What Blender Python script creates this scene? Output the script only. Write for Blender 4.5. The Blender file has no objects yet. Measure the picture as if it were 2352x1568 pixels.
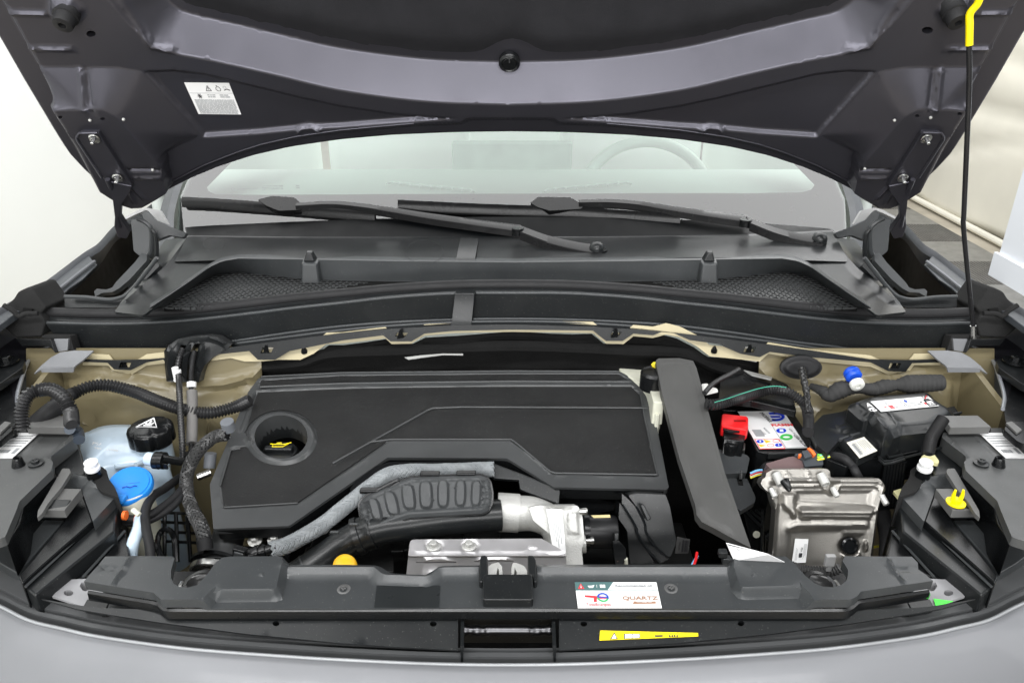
import bpy, math, random
import numpy as np
from mathutils import Vector, Matrix
from mathutils.geometry import delaunay_2d_cdt
random.seed(4); rng = np.random.default_rng(4)
S = bpy.context.scene
COL = S.collection
R = math.radians
# ------------------------------------------------------------------ camera, light, exposure
F, PW, PH, TILT, ZC = 1740.0, 2352.0, 1568.0, R(25), 1.524
cam = bpy.data.objects.new('camera', bpy.data.cameras.new('camera')); COL.objects.link(cam)
cam.data.sensor_width = 36; cam.data.lens = 36 * F / PW; cam.data.clip_start = .02; cam.data.clip_end = 60
cam.location = (0, 0, ZC); cam.rotation_euler = (R(90) - TILT, 0, 0)
S.camera = cam
W = bpy.data.worlds.new('World'); S.world = W; W.use_nodes = True
W.node_tree.nodes['Background'].inputs[0].default_value = (.97, 1, .985, 1)
W.node_tree.nodes['Background'].inputs[1].default_value = .21
def area(name, loc, target, sx, sy, e, col=(1, 1, 1)):
    l = bpy.data.lights.new(name, 'AREA'); l.shape = 'RECTANGLE'; l.size = sx; l.size_y = sy; l.energy = e; l.color = col
    o = bpy.data.objects.new(name, l); COL.objects.link(o); o.location = loc
    o.rotation_euler = (Vector(target) - Vector(loc)).to_track_quat('-Z', 'Y').to_euler(); return o
area('ceiling_softbox', (0, -.35, 3.1), (0, .5, .9), 3.2, .4, 70)
area('ceiling_softbox', (.35, 3.0, 3.2), (.35, 2.6, .9), 5.0, 2.6, 140)
area('front_strip_light', (0, -2.3, 2.5), (0, 1.0, 1.2), 3.6, .35, 70)
area('front_strip_light', (0, -2.6, 1.75), (0, 1.0, 1.2), 3.6, .45, 62)
area('side_softbox', (-1.35, .5, 2.6), (0, 1.0, .9), .6, 1.6, 12)
area('side_softbox', (2.6, .4, 2.8), (0, 1.0, .9), .7, 2.0, 24)
area('curtain_fill_light', (2.0, 5.2, 3.1), (2.3, 5.2, 0), 1.2, 3.0, 70)  # added lamp that brightens the curtain and the right of the room
S.view_settings.view_transform = 'Standard'; S.view_settings.look = 'None'; S.view_settings.exposure = 0
# ------------------------------------------------------------------ measuring the photograph
def V(*a): return np.array(a, float)
CP, SP = math.cos(TILT), math.sin(TILT)
def ray(x, y):
    a = (x - PW / 2) / F; b = (y - PH / 2) / F
    return V(a, CP - b * SP, -(SP + b * CP))
O = V(0, 0, ZC)
def Z(x, y, z): d = ray(x, y); return O + d * ((z - ZC) / d[2])
def Y(x, y, Yv): d = ray(x, y); return O + d * (Yv / d[1])
def X(x, y, Xv): d = ray(x, y); return O + d * (Xv / d[0])
def Zs(pts, z): return [Z(p[0], p[1], z if len(p) < 3 else p[2]) for p in pts]
def Ys(pts, y): return [Y(p[0], p[1], y if len(p) < 3 else p[2]) for p in pts]
def mir(pts, c=1172): return [(2 * c - p[0],) + tuple(p[1:]) for p in reversed(pts)]
class Fr:
    "a flat frame on a real surface: origin, two axes, normal"
    def __init__(s, o, ex=(1, 0, 0), ey=(0, 1, 0)):
        s.o = V(*o); s.ex = V(*ex) / np.linalg.norm(ex); ey = V(*ey); ey = ey - s.ex * (ey @ s.ex); s.ey = ey / np.linalg.norm(ey)
        s.n = np.cross(s.ex, s.ey)
    def p(s, x, y):
        d = ray(x, y); t = ((s.o - O) @ s.n) / (d @ s.n); q = O + d * t - s.o
        return np.array([q @ s.ex, q @ s.ey])
    def ps(s, pts): return [s.p(*q[:2]) for q in pts]
    def w(s, u, v, h=0): return s.o + s.ex * u + s.ey * v + s.n * h
    def off(s, h): return Fr(s.o + s.n * h, s.ex, s.ey)
def fz(z): return Fr((0, 0, z))
# ------------------------------------------------------------------ shape helpers
def rs(pts, n, closed=False, smooth=False):
    P = np.array([np.array(p, float) for p in pts])
    if smooth:
        Q = np.vstack([P[-1], P, P[0], P[1]]) if closed else np.vstack([2 * P[0] - P[1], P, 2 * P[-1] - P[-2]])
        out = []
        for i in range(1, len(Q) - 2):
            for t in np.linspace(0, 1, 8, endpoint=False):
                a, b, c, d = Q[i - 1:i + 3]
                out.append(.5 * (2 * b + (c - a) * t + (2 * a - 5 * b + 4 * c - d) * t * t + (3 * b - a - 3 * c + d) * t ** 3))
        if not closed: out.append(P[-1])
        P = np.array(out)
    if closed: P = np.vstack([P, P[0]])
    L = np.r_[0, np.cumsum(np.linalg.norm(np.diff(P, axis=0), axis=1))]
    t = np.linspace(0, L[-1], n + 1)[:-1] if closed else np.linspace(0, L[-1], n)
    return np.stack([np.interp(t, L, P[:, k]) for k in range(P.shape[1])], 1)
def rnd(pts, r, k=4):
    "round the corners of a closed polygon by r (own units)"
    P = [np.array(p[:2], float) for p in pts]; out = []; n = len(P)
    for i in range(n):
        a, b, c = P[i - 1], P[i], P[(i + 1) % n]; u = a - b; w = c - b; lu, lw = np.linalg.norm(u), np.linalg.norm(w)
        q = min(r, lu * .45, lw * .45)
        if q < 1e-6: out.append(b); continue
        A = b + u / lu * q; C = b + w / lw * q
        for t in np.linspace(0, 1, k): out.append((1 - t) ** 2 * A + 2 * t * (1 - t) * b + t * t * C)
    return out
def link(o, parent=None):
    COL.objects.link(o)
    if parent is not None: o.parent = parent
    return o
def fin(me, sm=35):
    if sm is not None:
        me.polygons.foreach_set('use_smooth', [True] * len(me.polygons)); me.set_sharp_from_angle(angle=R(sm))
def mesh(name, vs, fs, m, parent=None, sm=35, bev=0, seg=2, loc=None):
    me = bpy.data.meshes.new(name); me.from_pydata([tuple(map(float, v)) for v in vs], [], fs); me.validate(); me.update()
    fin(me, sm); me.materials.append(m)
    o = link(bpy.data.objects.new(name, me), parent)
    if bev:
        b = o.modifiers.new('bevel', 'BEVEL'); b.width = bev; b.segments = seg; b.limit_method = 'ANGLE'; b.angle_limit = R(32); b.harden_normals = True
    return o
def empty(name, label, cat, loc=(0, 0, 0), group=None):
    o = bpy.data.objects.new(name, None); o.empty_display_size = .05; link(o); o.location = loc
    return tag(o, label, cat, group)
def tag(o, label, cat, group=None):
    o['label'] = label; o['category'] = cat
    if group: o['group'] = group
    return o
def struct(o): o['kind'] = 'structure'; return o
def fix(root):
    "children were written in world coordinates: keep them there under a root that stands at its own base"
    for c in root.children: c.matrix_parent_inverse = Matrix.Translation(-root.location)
    return root
class MB:
    def __init__(s): s.v = []; s.f = []
    def add(s, vs, fs):
        k = len(s.v); s.v += [V(*p) for p in vs]; s.f += [tuple(i + k for i in f) for f in fs]; return s
    def box(s, c, sz, M=None):
        h = V(*sz) / 2; vs = [V(i, j, k) * h for i in (-1, 1) for j in (-1, 1) for k in (-1, 1)]
        M = np.eye(3) if M is None else np.array(M)
        return s.add([M @ p + V(*c) for p in vs], [(0, 1, 3, 2), (4, 6, 7, 5), (0, 4, 5, 1), (2, 3, 7, 6), (0, 2, 6, 4), (1, 5, 7, 3)])
    def prism(s, top, bot):
        n = len(top); s.add(list(top) + list(bot), [tuple(range(n)), tuple(range(2 * n - 1, n - 1, -1))] + [(i, i + n, (i + 1) % n + n, (i + 1) % n) for i in range(n)]); return s
    def fbox(s, fr, u, v, h0, h1):
        c = [(u[0], v[0]), (u[1], v[0]), (u[1], v[1]), (u[0], v[1])]
        return s.prism([fr.w(a, b, h1) for a, b in c], [fr.w(a, b, h0) for a, b in c])
    def tube(s, path, r, n=12, caps=True, closed=False, flat=None):
        P = np.array([V(*p) for p in path]); N = len(P); T = np.gradient(P, axis=0)
        if closed: T = (np.roll(P, -1, 0) - np.roll(P, 1, 0))
        T /= np.linalg.norm(T, axis=1)[:, None] + 1e-12
        up = V(0, 0, 1) if abs(T[0][2]) < .9 else V(1, 0, 0)
        A = np.cross(T[0], up); A /= np.linalg.norm(A); rr = r if hasattr(r, '__len__') else [r] * N
        vs = []
        for i in range(N):
            A = A - T[i] * (A @ T[i]); A /= np.linalg.norm(A); B = np.cross(T[i], A)
            for k in range(n):
                t = 2 * math.pi * k / n; vs.append(P[i] + rr[i] * (A * math.cos(t) + B * math.sin(t) * (flat or 1)))
        fs = [(i * n + k, i * n + (k + 1) % n, (i + 1) % N * n + (k + 1) % n, (i + 1) % N * n + k) for i in range(N if closed else N - 1) for k in range(n)]
        if caps and not closed: fs += [tuple(range(n - 1, -1, -1)), tuple(range((N - 1) * n, N * n))]
        return s.add(vs, fs)
    def lathe(s, o, ax, prof, n=28):
        ax = V(*ax) / np.linalg.norm(ax); up = V(0, 0, 1) if abs(ax[2]) < .9 else V(1, 0, 0)
        A = np.cross(ax, up); A /= np.linalg.norm(A); B = np.cross(ax, A)
        vs = [V(*o) + ax * h + r * (A * math.cos(2 * math.pi * k / n) + B * math.sin(2 * math.pi * k / n)) for r, h in prof for k in range(n)]
        m = len(prof)
        fs = [(i * n + k, i * n + (k + 1) % n, (i + 1) * n + (k + 1) % n, (i + 1) * n + k) for i in range(m - 1) for k in range(n)]
        fs += [tuple(range(n - 1, -1, -1)), tuple(range((m - 1) * n, m * n))]
        return s.add(vs, fs)
    def loft(s, lines, closed=False):
        n = len(lines[0]); vs = [p for l in lines for p in l]
        fs = [(i * n + k, i * n + (k + 1) % n, (i + 1) * n + (k + 1) % n, (i + 1) * n + k) for i in range(len(lines) - 1) for k in range(n if closed else n - 1)]
        return s.add(vs, fs)
    def build(s, name, m, parent=None, sm=35, bev=0, seg=2): return mesh(name, s.v, s.f, m, parent, sm, bev, seg)
def plate(name, pts, fr, t, m, parent=None, r=0, bev=.0015, sm=35, h=0, down=None):
    "a slab whose top outline was measured in the photograph on frame fr"
    q = fr.ps(rnd(pts, r) if r else pts)
    a = sum(q[i][0] * q[(i + 1) % len(q)][1] - q[(i + 1) % len(q)][0] * q[i][1] for i in range(len(q)))
    if a < 0: q = q[::-1]
    top = [fr.w(*p, h) for p in q]; bot = [fr.w(*p, h - t) if down is None else fr.w(*p, h) + V(*down) for p in q]
    return MB().prism(top, bot).build(name, m, parent, sm, bev)
def inside(P, poly):
    x, y = P[:, 0], P[:, 1]; r = np.zeros(len(P), bool); n = len(poly)
    for i in range(n):
        x1, y1 = poly[i - 1]; x2, y2 = poly[i]
        if y1 == y2: continue
        c = ((y1 > y) != (y2 > y)) & (x < (x2 - x1) * (y - y1) / (y2 - y1) + x1); r ^= c
    return r
def dseg(P, L, closed):
    L = np.array(L); d = np.full(len(P), 9.); n = len(L)
    for i in range(n if closed else n - 1):
        a = L[i]; b = L[(i + 1) % n]; ab = b - a; t = np.clip(((P - a) @ ab) / (ab @ ab + 1e-15), 0, 1)
        d = np.minimum(d, np.linalg.norm(P - a - t[:, None] * ab, axis=1))
    return d
def sst(t): t = np.clip(t, 0, 1); return t * t * (3 - 2 * t)
def relief(name, fr, outline, feats, res, m, parent=None, thick=.006, holes=(), hole_d=.02, sm=40, surf=None, loc=False, r=0, walls=True):
    """a pressed or moulded panel: outline and features in photo pixels measured on fr (loc=True: already in frame units).
    feats: ('pad',poly,height,bevel) ('ramp',outer,inner,height) ('bead',line,height,halfwidth); surf(u,v)->extra height"""
    cv = (lambda q: [np.array(p[:2], float) for p in q]) if loc else fr.ps
    out = cv(rnd(outline, r) if r else outline); hs = [cv(h) for h in holes]
    ft = []
    for f in feats:
        if f[0] == 'ramp': ft.append(('ramp', cv(f[1]), cv(f[2]), f[3]))
        else: ft.append((f[0], cv(f[1])) + tuple(f[2:]))
    def H(P):
        h = np.zeros(len(P))
        for f in ft:
            if f[0] == 'pad':
                d = dseg(P, f[1], True); d[~inside(P, f[1])] *= -1; h += f[2] * sst(d / f[3])
            elif f[0] == 'bead': h += f[2] * sst(1 - dseg(P, f[1], False) / f[3])
            elif f[0] == 'ramp':
                do = dseg(P, f[1], True); di = dseg(P, f[2], True); io = inside(P, f[1]); ii = inside(P, f[2])
                h += f[3] * np.where(ii, 1, np.where(io, do / (do + di + 1e-9), 0))
        if surf is not None: h += surf(P[:, 0], P[:, 1])
        return h
    pts = []; edges = []
    def loop(q, step):
        L = []
        for i in range(len(q)):
            a, b = q[i], q[(i + 1) % len(q)]; k = max(1, int(np.linalg.norm(b - a) / step))
            L += [a + (b - a) * j / k for j in range(k)]
        return L
    for q in [out] + hs:
        L = loop(q, res); k = len(pts); pts += L; edges += [(k + i, k + (i + 1) % len(L)) for i in range(len(L))]
    ex = []
    for f in ft:
        if f[0] == 'ramp' and not loc == 2:
            for g in (f[1], f[2]):
                L = loop(g, res); A_ = np.array(L); k_ = inside(A_, out) & (dseg(A_, out, True) > res * .6)
                if k_.all(): k = len(pts); pts += L; edges += [(k + i, k + (i + 1) % len(L)) for i in range(len(L))]
    for f in ft:
        if f[0] == 'pad':
            L = np.array(loop(f[1], res)); T = np.roll(L, -1, 0) - np.roll(L, 1, 0); T /= np.linalg.norm(T, axis=1)[:, None] + 1e-9
            N = np.stack([-T[:, 1], T[:, 0]], 1)
            if not inside(L[:1] + N[:1] * 1e-4, f[1])[0]: N = -N
            for q in (-.5, 0, .33, .67, 1, 1.5): ex.append(L + N * f[3] * q)
        elif f[0] == 'bead':
            L = rs(f[1], max(2, int(sum(np.linalg.norm(np.diff(np.array(f[1]), axis=0), axis=1)) / res))); T = np.gradient(L, axis=0); T /= np.linalg.norm(T, axis=1)[:, None] + 1e-9
            N = np.stack([-T[:, 1], T[:, 0]], 1)
            for q in (-1.5, -1, -.5, 0, .5, 1, 1.5): ex.append(L + N * f[3] * q)
        else:
            for g in (f[1], f[2]):
                L = np.array(loop(g, res)); T = np.roll(L, -1, 0) - np.roll(L, 1, 0); T /= np.linalg.norm(T, axis=1)[:, None] + 1e-9
                N = np.stack([-T[:, 1], T[:, 0]], 1)
                for q in (-.006, -.0025, 0, .0025, .006): ex.append(L + N * q)
    A = np.array(out); lo, hi = A.min(0), A.max(0)
    gx, gy = np.meshgrid(np.arange(lo[0], hi[0], res), np.arange(lo[1], hi[1], res)); G = np.stack([gx.ravel(), gy.ravel()], 1)
    G[:, 0] += (np.floor((G[:, 1] - lo[1]) / res + .5) % 2) * res * .5
    E = np.vstack(ex) if ex else np.zeros((0, 2))
    def clean(Q, gap):
        if not len(Q): return Q
        k = inside(Q, out)
        for h in hs: k &= ~inside(Q, h)
        Q = Q[k]; k = dseg(Q, out, True) > gap
        for h in hs: k &= dseg(Q, h, True) > gap
        return Q[k]
    E = clean(E, res * .3); G = clean(G, res * .45)
    if len(E):
        _, i = np.unique(np.round(E / (res * .25)).astype(int), axis=0, return_index=True); E = E[i]
        key = set(map(tuple, np.round(E / res).astype(int))); G = G[[tuple(t) not in key for t in np.round(G / res).astype(int)]]
    allp = [Vector(p) for p in pts] + [Vector(p) for p in E] + [Vector(p) for p in G]
    vo, eo, fo, *_ = delaunay_2d_cdt(allp, edges, [], 0, 1e-7)
    P = np.array([tuple(v) for v in vo]); T = np.array([f for f in fo if len(f) == 3]); C = P[T].mean(1)
    k = inside(C, out)
    for h in hs: k &= ~inside(C, h)
    T = T[k]; h = H(P)
    a = np.cross(P[T[:, 1]] - P[T[:, 0]], P[T[:, 2]] - P[T[:, 0]]); T[a < 0] = T[a < 0][:, ::-1]; T = T[np.abs(a) > 1e-12]
    W3 = fr.o + P[:, :1] * fr.ex + P[:, 1:] * fr.ey + h[:, None] * fr.n
    vs = list(W3); fs = [tuple(map(int, t)) for t in T]
    if walls:
        cnt = {}
        for t in fs:
            for i in range(3):
                e = (t[i], t[(i + 1) % 3]); 
                if (e[1], e[0]) in cnt: cnt[(e[1], e[0])] = 0
                else: cnt[e] = 1
        new = {}
        def low(i):
            if i not in new:
                q = P[i:i + 1]; hd = any(dseg(q, g, True)[0] < res * .05 for g in hs) if hs else False
                new[i] = len(vs); vs.append(W3[i] - fr.n * (hole_d if hd else thick))
            return new[i]
        for e, c in cnt.items():
            if c: fs.append((e[1], e[0], low(e[0]), low(e[1])))
    return mesh(name, vs, fs, m, parent, sm)
# ------------------------------------------------------------------ materials
MATS = {}
def mat(name, col, rough=.5, dust=None, metal=0, bump=0, bs=300, var=.12, vs=14, coat=0, spec=.5, aniso=0, rv=.1, trans=0, ior=1.45, sss=0, stretch=(1, 1, 1)):
    if name in MATS: return MATS[name]
    m = bpy.data.materials.new(name); m.use_nodes = True; nt = m.node_tree; N = nt.nodes; b = N['Principled BSDF']
    tc = N.new('ShaderNodeTexCoord'); n1 = N.new('ShaderNodeTexNoise'); n1.inputs['Scale'].default_value = vs; n1.inputs['Detail'].default_value = 5
    nt.links.new(tc.outputs['Object'], n1.inputs['Vector'])
    mr = N.new('ShaderNodeMapRange'); mr.inputs[1].default_value = .3; mr.inputs[2].default_value = .7; mr.inputs[3].default_value = 1 - var; mr.inputs[4].default_value = 1 + var
    nt.links.new(n1.outputs[0], mr.inputs[0])
    mx = N.new('ShaderNodeVectorMath'); mx.operation = 'SCALE'; mx.inputs[0].default_value = col[:3]; nt.links.new(mr.outputs[0], mx.inputs['Scale'])
    nt.links.new(mx.outputs[0], b.inputs['Base Color'])
    m2 = N.new('ShaderNodeMapRange'); m2.inputs[1].default_value = .3; m2.inputs[2].default_value = .7; m2.inputs[3].default_value = max(0.02, rough * (1 - rv)); m2.inputs[4].default_value = min(1, rough * (1 + rv))
    n2 = N.new('ShaderNodeTexNoise'); n2.inputs['Scale'].default_value = vs * 3.1; nt.links.new(tc.outputs['Object'], n2.inputs['Vector']); nt.links.new(n2.outputs[0], m2.inputs[0])
    nt.links.new(m2.outputs[0], b.inputs['Roughness'])
    b.inputs['Metallic'].default_value = metal; b.inputs['Coat Weight'].default_value = coat; b.inputs['Specular IOR Level'].default_value = spec; b.inputs['Coat Roughness'].default_value = .08
    b.inputs['Transmission Weight'].default_value = trans; b.inputs['IOR'].default_value = ior
    if sss: b.inputs['Subsurface Weight'].default_value = sss; b.inputs['Subsurface Radius'].default_value = (.02, .02, .02)
    if dust is None: dust = .45 if name in ('black_plastic', 'grey_black_plastic', 'ribbed_soft_plastic', 'mid_grey_lid') else 0
    if dust:
        nd = N.new('ShaderNodeTexNoise'); nd.inputs['Scale'].default_value = 520; nd.inputs['Detail'].default_value = 1; nt.links.new(tc.outputs['Object'], nd.inputs['Vector'])
        n0 = N.new('ShaderNodeTexNoise'); n0.inputs['Scale'].default_value = 16; n0.inputs['Detail'].default_value = 4; nt.links.new(tc.outputs['Object'], n0.inputs['Vector'])
        md = N.new('ShaderNodeMapRange'); md.inputs[1].default_value = .70; md.inputs[2].default_value = .76; nt.links.new(nd.outputs[0], md.inputs[0])
        m0 = N.new('ShaderNodeMapRange'); m0.inputs[1].default_value = .48; m0.inputs[2].default_value = .72; m0.inputs[4].default_value = .035; nt.links.new(n0.outputs[0], m0.inputs[0])
        ad = N.new('ShaderNodeMath'); ad.operation = 'MULTIPLY_ADD'; ad.inputs[1].default_value = dust; nt.links.new(md.outputs[0], ad.inputs[0]); nt.links.new(m0.outputs[0], ad.inputs[2])
        mm = N.new('ShaderNodeMix'); mm.data_type = 'RGBA'; mm.inputs[7].default_value = (.15, .15, .14, 1); nt.links.new(ad.outputs[0], mm.inputs[0]); nt.links.new(mx.outputs[0], mm.inputs[6]); nt.links.new(mm.outputs[2], b.inputs['Base Color'])
    if bump:
        n3 = N.new('ShaderNodeTexNoise'); n3.inputs['Scale'].default_value = bs; n3.inputs['Detail'].default_value = 3
        mp = N.new('ShaderNodeMapping'); mp.inputs['Scale'].default_value = stretch; nt.links.new(tc.outputs['Object'], mp.inputs[0]); nt.links.new(mp.outputs[0], n3.inputs['Vector'])
        bp = N.new('ShaderNodeBump'); bp.inputs['Strength'].default_value = bump; bp.inputs['Distance'].default_value = .001; nt.links.new(n3.outputs[0], bp.inputs['Height']); nt.links.new(bp.outputs[0], b.inputs['Normal'])
    MATS[name] = m; m.diffuse_color = (*col[:3], 1); return m
plastic = mat('black_plastic', (.010, .0112, .012), .30, spec=.42, bump=.04, bs=1200, rv=.04)
plastic_dark = mat('dark_plastic', (.005, .0055, .006), .25, spec=.4, bump=.1, bs=700)
plastic_gloss = mat('gloss_plastic', (.008, .009, .01), .16)
plastic_grey = mat('grey_black_plastic', (.038, .041, .043), .32, spec=.45, bump=.05, bs=1300, rv=.04)
rubber = mat('rubber', (.015, .015, .016), .55, spec=.3, bump=.2, bs=500)
foamm = mat('foam', (.018, .018, .018), .9, spec=.2, bump=.6, bs=700)
felt = mat('felt', (.009, .009, .009), .97, bump=.9, bs=350, spec=.1)  # black felt; its plates also stand for shade in gaps, slots and wells
padm = mat('pad_fabric', (.024, .024, .027), .93, bump=.5, bs=900, spec=.15)
silver = mat('silver_paint', (.30, .315, .34), .36, metal=.55, coat=.6, var=.03, vs=3, bump=.05, bs=1400)
greyp = mat('under_paint', (.072, .0705, .084), .33, metal=.75, coat=.0, var=.04, vs=5, bump=.08, bs=1300)
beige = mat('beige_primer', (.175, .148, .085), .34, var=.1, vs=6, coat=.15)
alu = mat('cast_aluminium', (.55, .55, .53), .55, metal=.6, bump=.5, bs=450, var=.12, vs=25)
alus = mat('pressed_aluminium', (.28, .268, .247), .38, metal=.9, bump=.25, bs=700, var=.08, vs=20)
shield = mat('heat_shield', (.62, .61, .62), .45, metal=.8, bump=.15, bs=90, var=.08)
steel = mat('zinc_steel', (.62, .62, .60), .28, metal=1)
whitel = mat('white_label', (.80, .80, .80), .4, var=.02)
inkm = mat('black_print', (.02, .02, .025), .5)
greyink = mat('grey_print', (.3, .31, .32), .5)
redm = mat('red_plastic', (.72, .012, .015), .38, var=.05)
redink = mat('red_print', (.7, .04, .05), .5)
blueink = mat('blue_print', (.01, .07, .45), .5)
greenink = mat('green_print', (.03, .42, .12), .5)
yellow = mat('yellow_plastic', (.9, .72, .0), .4, var=.04)
orange = mat('orange_plastic', (.8, .16, .03), .4)
blue = mat('blue_cap_plastic', (.015, .21, .66), .34, var=.04)
mint = mat('milky_plastic', (.66, .74, .80), .3, sss=.3, var=.06, vs=18, coat=.2)
cream = mat('cream_plastic', (.62, .62, .52), .35, sss=.25, var=.06, vs=18)
whitep = mat('white_plastic', (.8, .8, .8), .35)
# ------------------------------------------------------------------ the room
wallm = mat('wall_paint', (.84, .86, .85), .7, var=.015, vs=1.2)
wallb = mat('cool_wall_paint', (.78, .81, .86), .6, var=.015, vs=1.5)
curt = mat('curtain_vinyl', (.82, .79, .69), .42, var=.06, vs=2.2, bump=.3, bs=6)
tilem = mat('floor_tile_plastic', (.13, .125, .115), .6, var=.15)
tilel = mat('floor_tile_light', (.20, .195, .18), .55, var=.15)
conc = mat('floor_concrete', (.42, .38, .31), .8, var=.15, vs=5)
struct(MB().box((0.6, 3, -.05), (9, 14, .1)).build('floor', conc))
struct(MB().box((-2.25, 3, 1.6), (.1, 12, 3.4)).build('wall_left', wallm))
w = MB().box((3.42, 2.55, 1.6), (1.25, 3.2, 3.3)).build('wall_right', wallb); struct(w)
sk = MB().prism([V(2.795, .95, .0), V(2.78, .95, .12), V(2.795, .95, .135)], [V(2.795, 4.16, .0), V(2.78, 4.16, .12), V(2.795, 4.16, .135)])
MB().box((2.785, 2.55, .075), (.022, 3.24, .15)).build('skirting_board', wallb, w, bev=.004)
# hanging vinyl curtain with soft folds
ct = MB(); ls = []
zz = np.linspace(.04, 3.2, 60)
for i in range(200):
    y = 3.0 + i * .03
    ls.append([V(3.18 + .03 * math.sin(y * 3.1 + .8 * math.sin(y * 1.3) + .25 * z) + .012 * math.sin(z * 2.1 + y * 2.7) + .03 * math.exp(-((z - .9 - .12 * math.sin(y)) ** 2) / .004) + .02 * math.exp(-((z - .45 - .2 * math.sin(y * 1.7)) ** 2) / .002) + .02 * math.exp(-((z - 1.3 - .3 * math.sin(y * .9 + 1)) ** 2) / .003), y, z) for z in zz])
ct.loft(ls); c = ct.build('curtain', curt, sm=60); sd = c.modifiers.new('thick', 'SOLIDIFY'); sd.thickness = .004
cu = empty('vinyl_curtain', 'cream vinyl curtain with soft creases hanging down to the tiled floor', 'curtain', (3.18, 5, 0)); c.parent = cu; c.name = 'sheet'
MB().tube([V(3.15, y, .035) for y in np.linspace(3, 9, 30)], .022, 10).build('bottom_hem', curt, cu)
fix(cu)
struct(MB().box((.6, 9.2, 1.6), (9, .1, 3.4)).build('wall_back', wallm))
fl = bpy.data.objects['floor']
def tile_mesh(kind):
    b = MB().box((0, 0, .006), (.396, .396, .012))
    if kind:
        for k in range(-9, 10): b.box((k * .0205, 0, .0135), (.009, .38, .005))
    return b.build('floor_tile', tilel if not kind else tilem, fl, bev=0)
t0 = [tile_mesh(0), tile_mesh(1)]; used = [0, 0]
for i in range(5):
    for j in range(16):
        k = (i + j) % 2
        if i == 4 and j < 4: continue
        o = t0[k] if not used[k] else t0[k].copy()
        if used[k]: COL.objects.link(o)
        used[k] = 1; o.parent = fl; o.location = (1.22 + i * .4, 2.2 + j * .4, .0)
# ------------------------------------------------------------------ hood
HA = R(60); HO = V(0, 1.308, 1.183)
hood_f = Fr(HO, (1, 0, 0), (0, -math.cos(HA), math.sin(HA)))   # normal looks down at the engine bay
crown = lambda u: .05 * (1 - (u / .75) ** 2)
class HoodFr(Fr):
    def p(s, x, y, h=0):
        u = 0
        for _ in range(8):
            d = ray(x, y); o = s.o + s.n * (h - crown(u)); t = ((o - O) @ s.n) / (d @ s.n); q = O + d * t - s.o; u = q @ s.ex
        return np.array([u, q @ s.ey])
HF = HoodFr(HO, (1, 0, 0), (0, -math.cos(HA), math.sin(HA)))
if HF.n[2] > 0: raise RuntimeError('hood normal')
rearL = [(335, 467), (360, 452), (390, 433), (440, 408), (500, 383), (580, 357), (667, 337), (784, 320), (900, 310), (1040, 304), (1172, 302)]
rear = rearL + mir(rearL)[1:]
sideR = mir([(0, 80), (60, 185), (133, 307), (160, 350), (190, 383), (212, 405), (240, 424), (270, 437), (300, 455)])
sideL = [(300, 455), (270, 437), (240, 424), (212, 405), (190, 383), (160, 350), (133, 307), (60, 185), (0, 80)]
op = [HF.p(*q) for q in rear + sideR]
opl = [HF.p(*q) for q in sideL]
top = [np.array(q) for q in ((.725, .45), (.72, .6), (.66, .76), (.45, .88), (0, .93), (-.45, .88), (-.66, .76), (-.72, .6), (-.725, .45))]
print('hood corner', opl[0], opl[-1], op[len(rear)], HF.p(0, 80))
outl = op + top + opl[::-1]
hood = empty('hood', 'raised dark grey bonnet seen from below, open above the whole engine bay', 'hood', tuple(HO))
hl = lambda pts: [HF.p(*q) for q in pts]
ML = lambda pts: pts + mir(pts)
insu = [(347, -10), (356, 15), (372, 32), (410, 57), (500, 78), (640, 110), (784, 141), (980, 165), (1172, 172)]; insu = [tuple(q) for q in rs(insu, 30, smooth=True)]; insu = hl(insu + mir(insu)[1:])
insu = insu + [np.array([-.58, .6]), np.array([0, .68]), np.array([.58, .6])] if insu[0][0] > 0 else insu + [np.array([.58, .6]), np.array([0, .68]), np.array([-.58, .6])]
beam = [(225, -40), (262, 0), (300, 45), (345, 85), (400, 110), (417, 115), (500, 131), (640, 163), (784, 197), (980, 223), (1172, 230)]; beam = [tuple(q) for q in rs(beam, 34, smooth=True)]; beam = hl(beam + mir(beam)[1:])
beam = beam + ([np.array([-.66, .62]), np.array([0, .76]), np.array([.66, .62])] if beam[0][0] > 0 else [np.array([.66, .62]), np.array([0, .76]), np.array([-.66, .62])])
feats = [('ramp', beam, insu, -.045)]
def both(f, pts, *a):
    feats.append((f, hl(pts)) + a); feats.append((f, hl(mir(pts))) + a)
pb = [(88, 141), (275, 143), (300, 148), (330, 152), (462, 300), (388, 335), (402, 412), (335, 452), (245, 420), (190, 330)]
pt_ = [(132, 214), (255, 212), (285, 228), (372, 330), (385, 350), (396, 405), (335, 446), (245, 415), (196, 330)]
feats.append(('ramp', hl(pb), hl(pt_), .03)); feats.append(('ramp', hl(mir(pb)), hl(mir(pt_)), .03))
tri = [(335, 152), (400, 150), (470, 158), (560, 180), (700, 214), (784, 232), (900, 250), (980, 257), (1070, 262), (950, 270), (784, 283), (690, 288), (600, 297), (470, 306), (465, 300)]
both('pad', tri, -.007, .006)
flan = [(-40, -60), (8, 0), (83, 137), (187, 303), (238, 405), (303, 448), (345, 446), (395, 418), (470, 380), (547, 350), (600, 333), (680, 315), (784, 300), (950, 285), (1060, 281), (1080, 271), (1172, 270)]
fo = hl(flan + mir(flan)[1:])
fo = fo + ([np.array([-.70, .58]), np.array([-.4, .84]), np.array([0, .9]), np.array([.4, .84]), np.array([.70, .58])] if fo[0][0] > 0 else [np.array([.70, .58]), np.array([.4, .84]), np.array([0, .9]), np.array([-.4, .84]), np.array([-.70, .58])])
feats.append(('pad', fo, .012, .008))
both('bead', [(28, 18), (112, 20)], .004, .006); both('bead', [(72, 100), (168, 101)], .004, .006)
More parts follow.
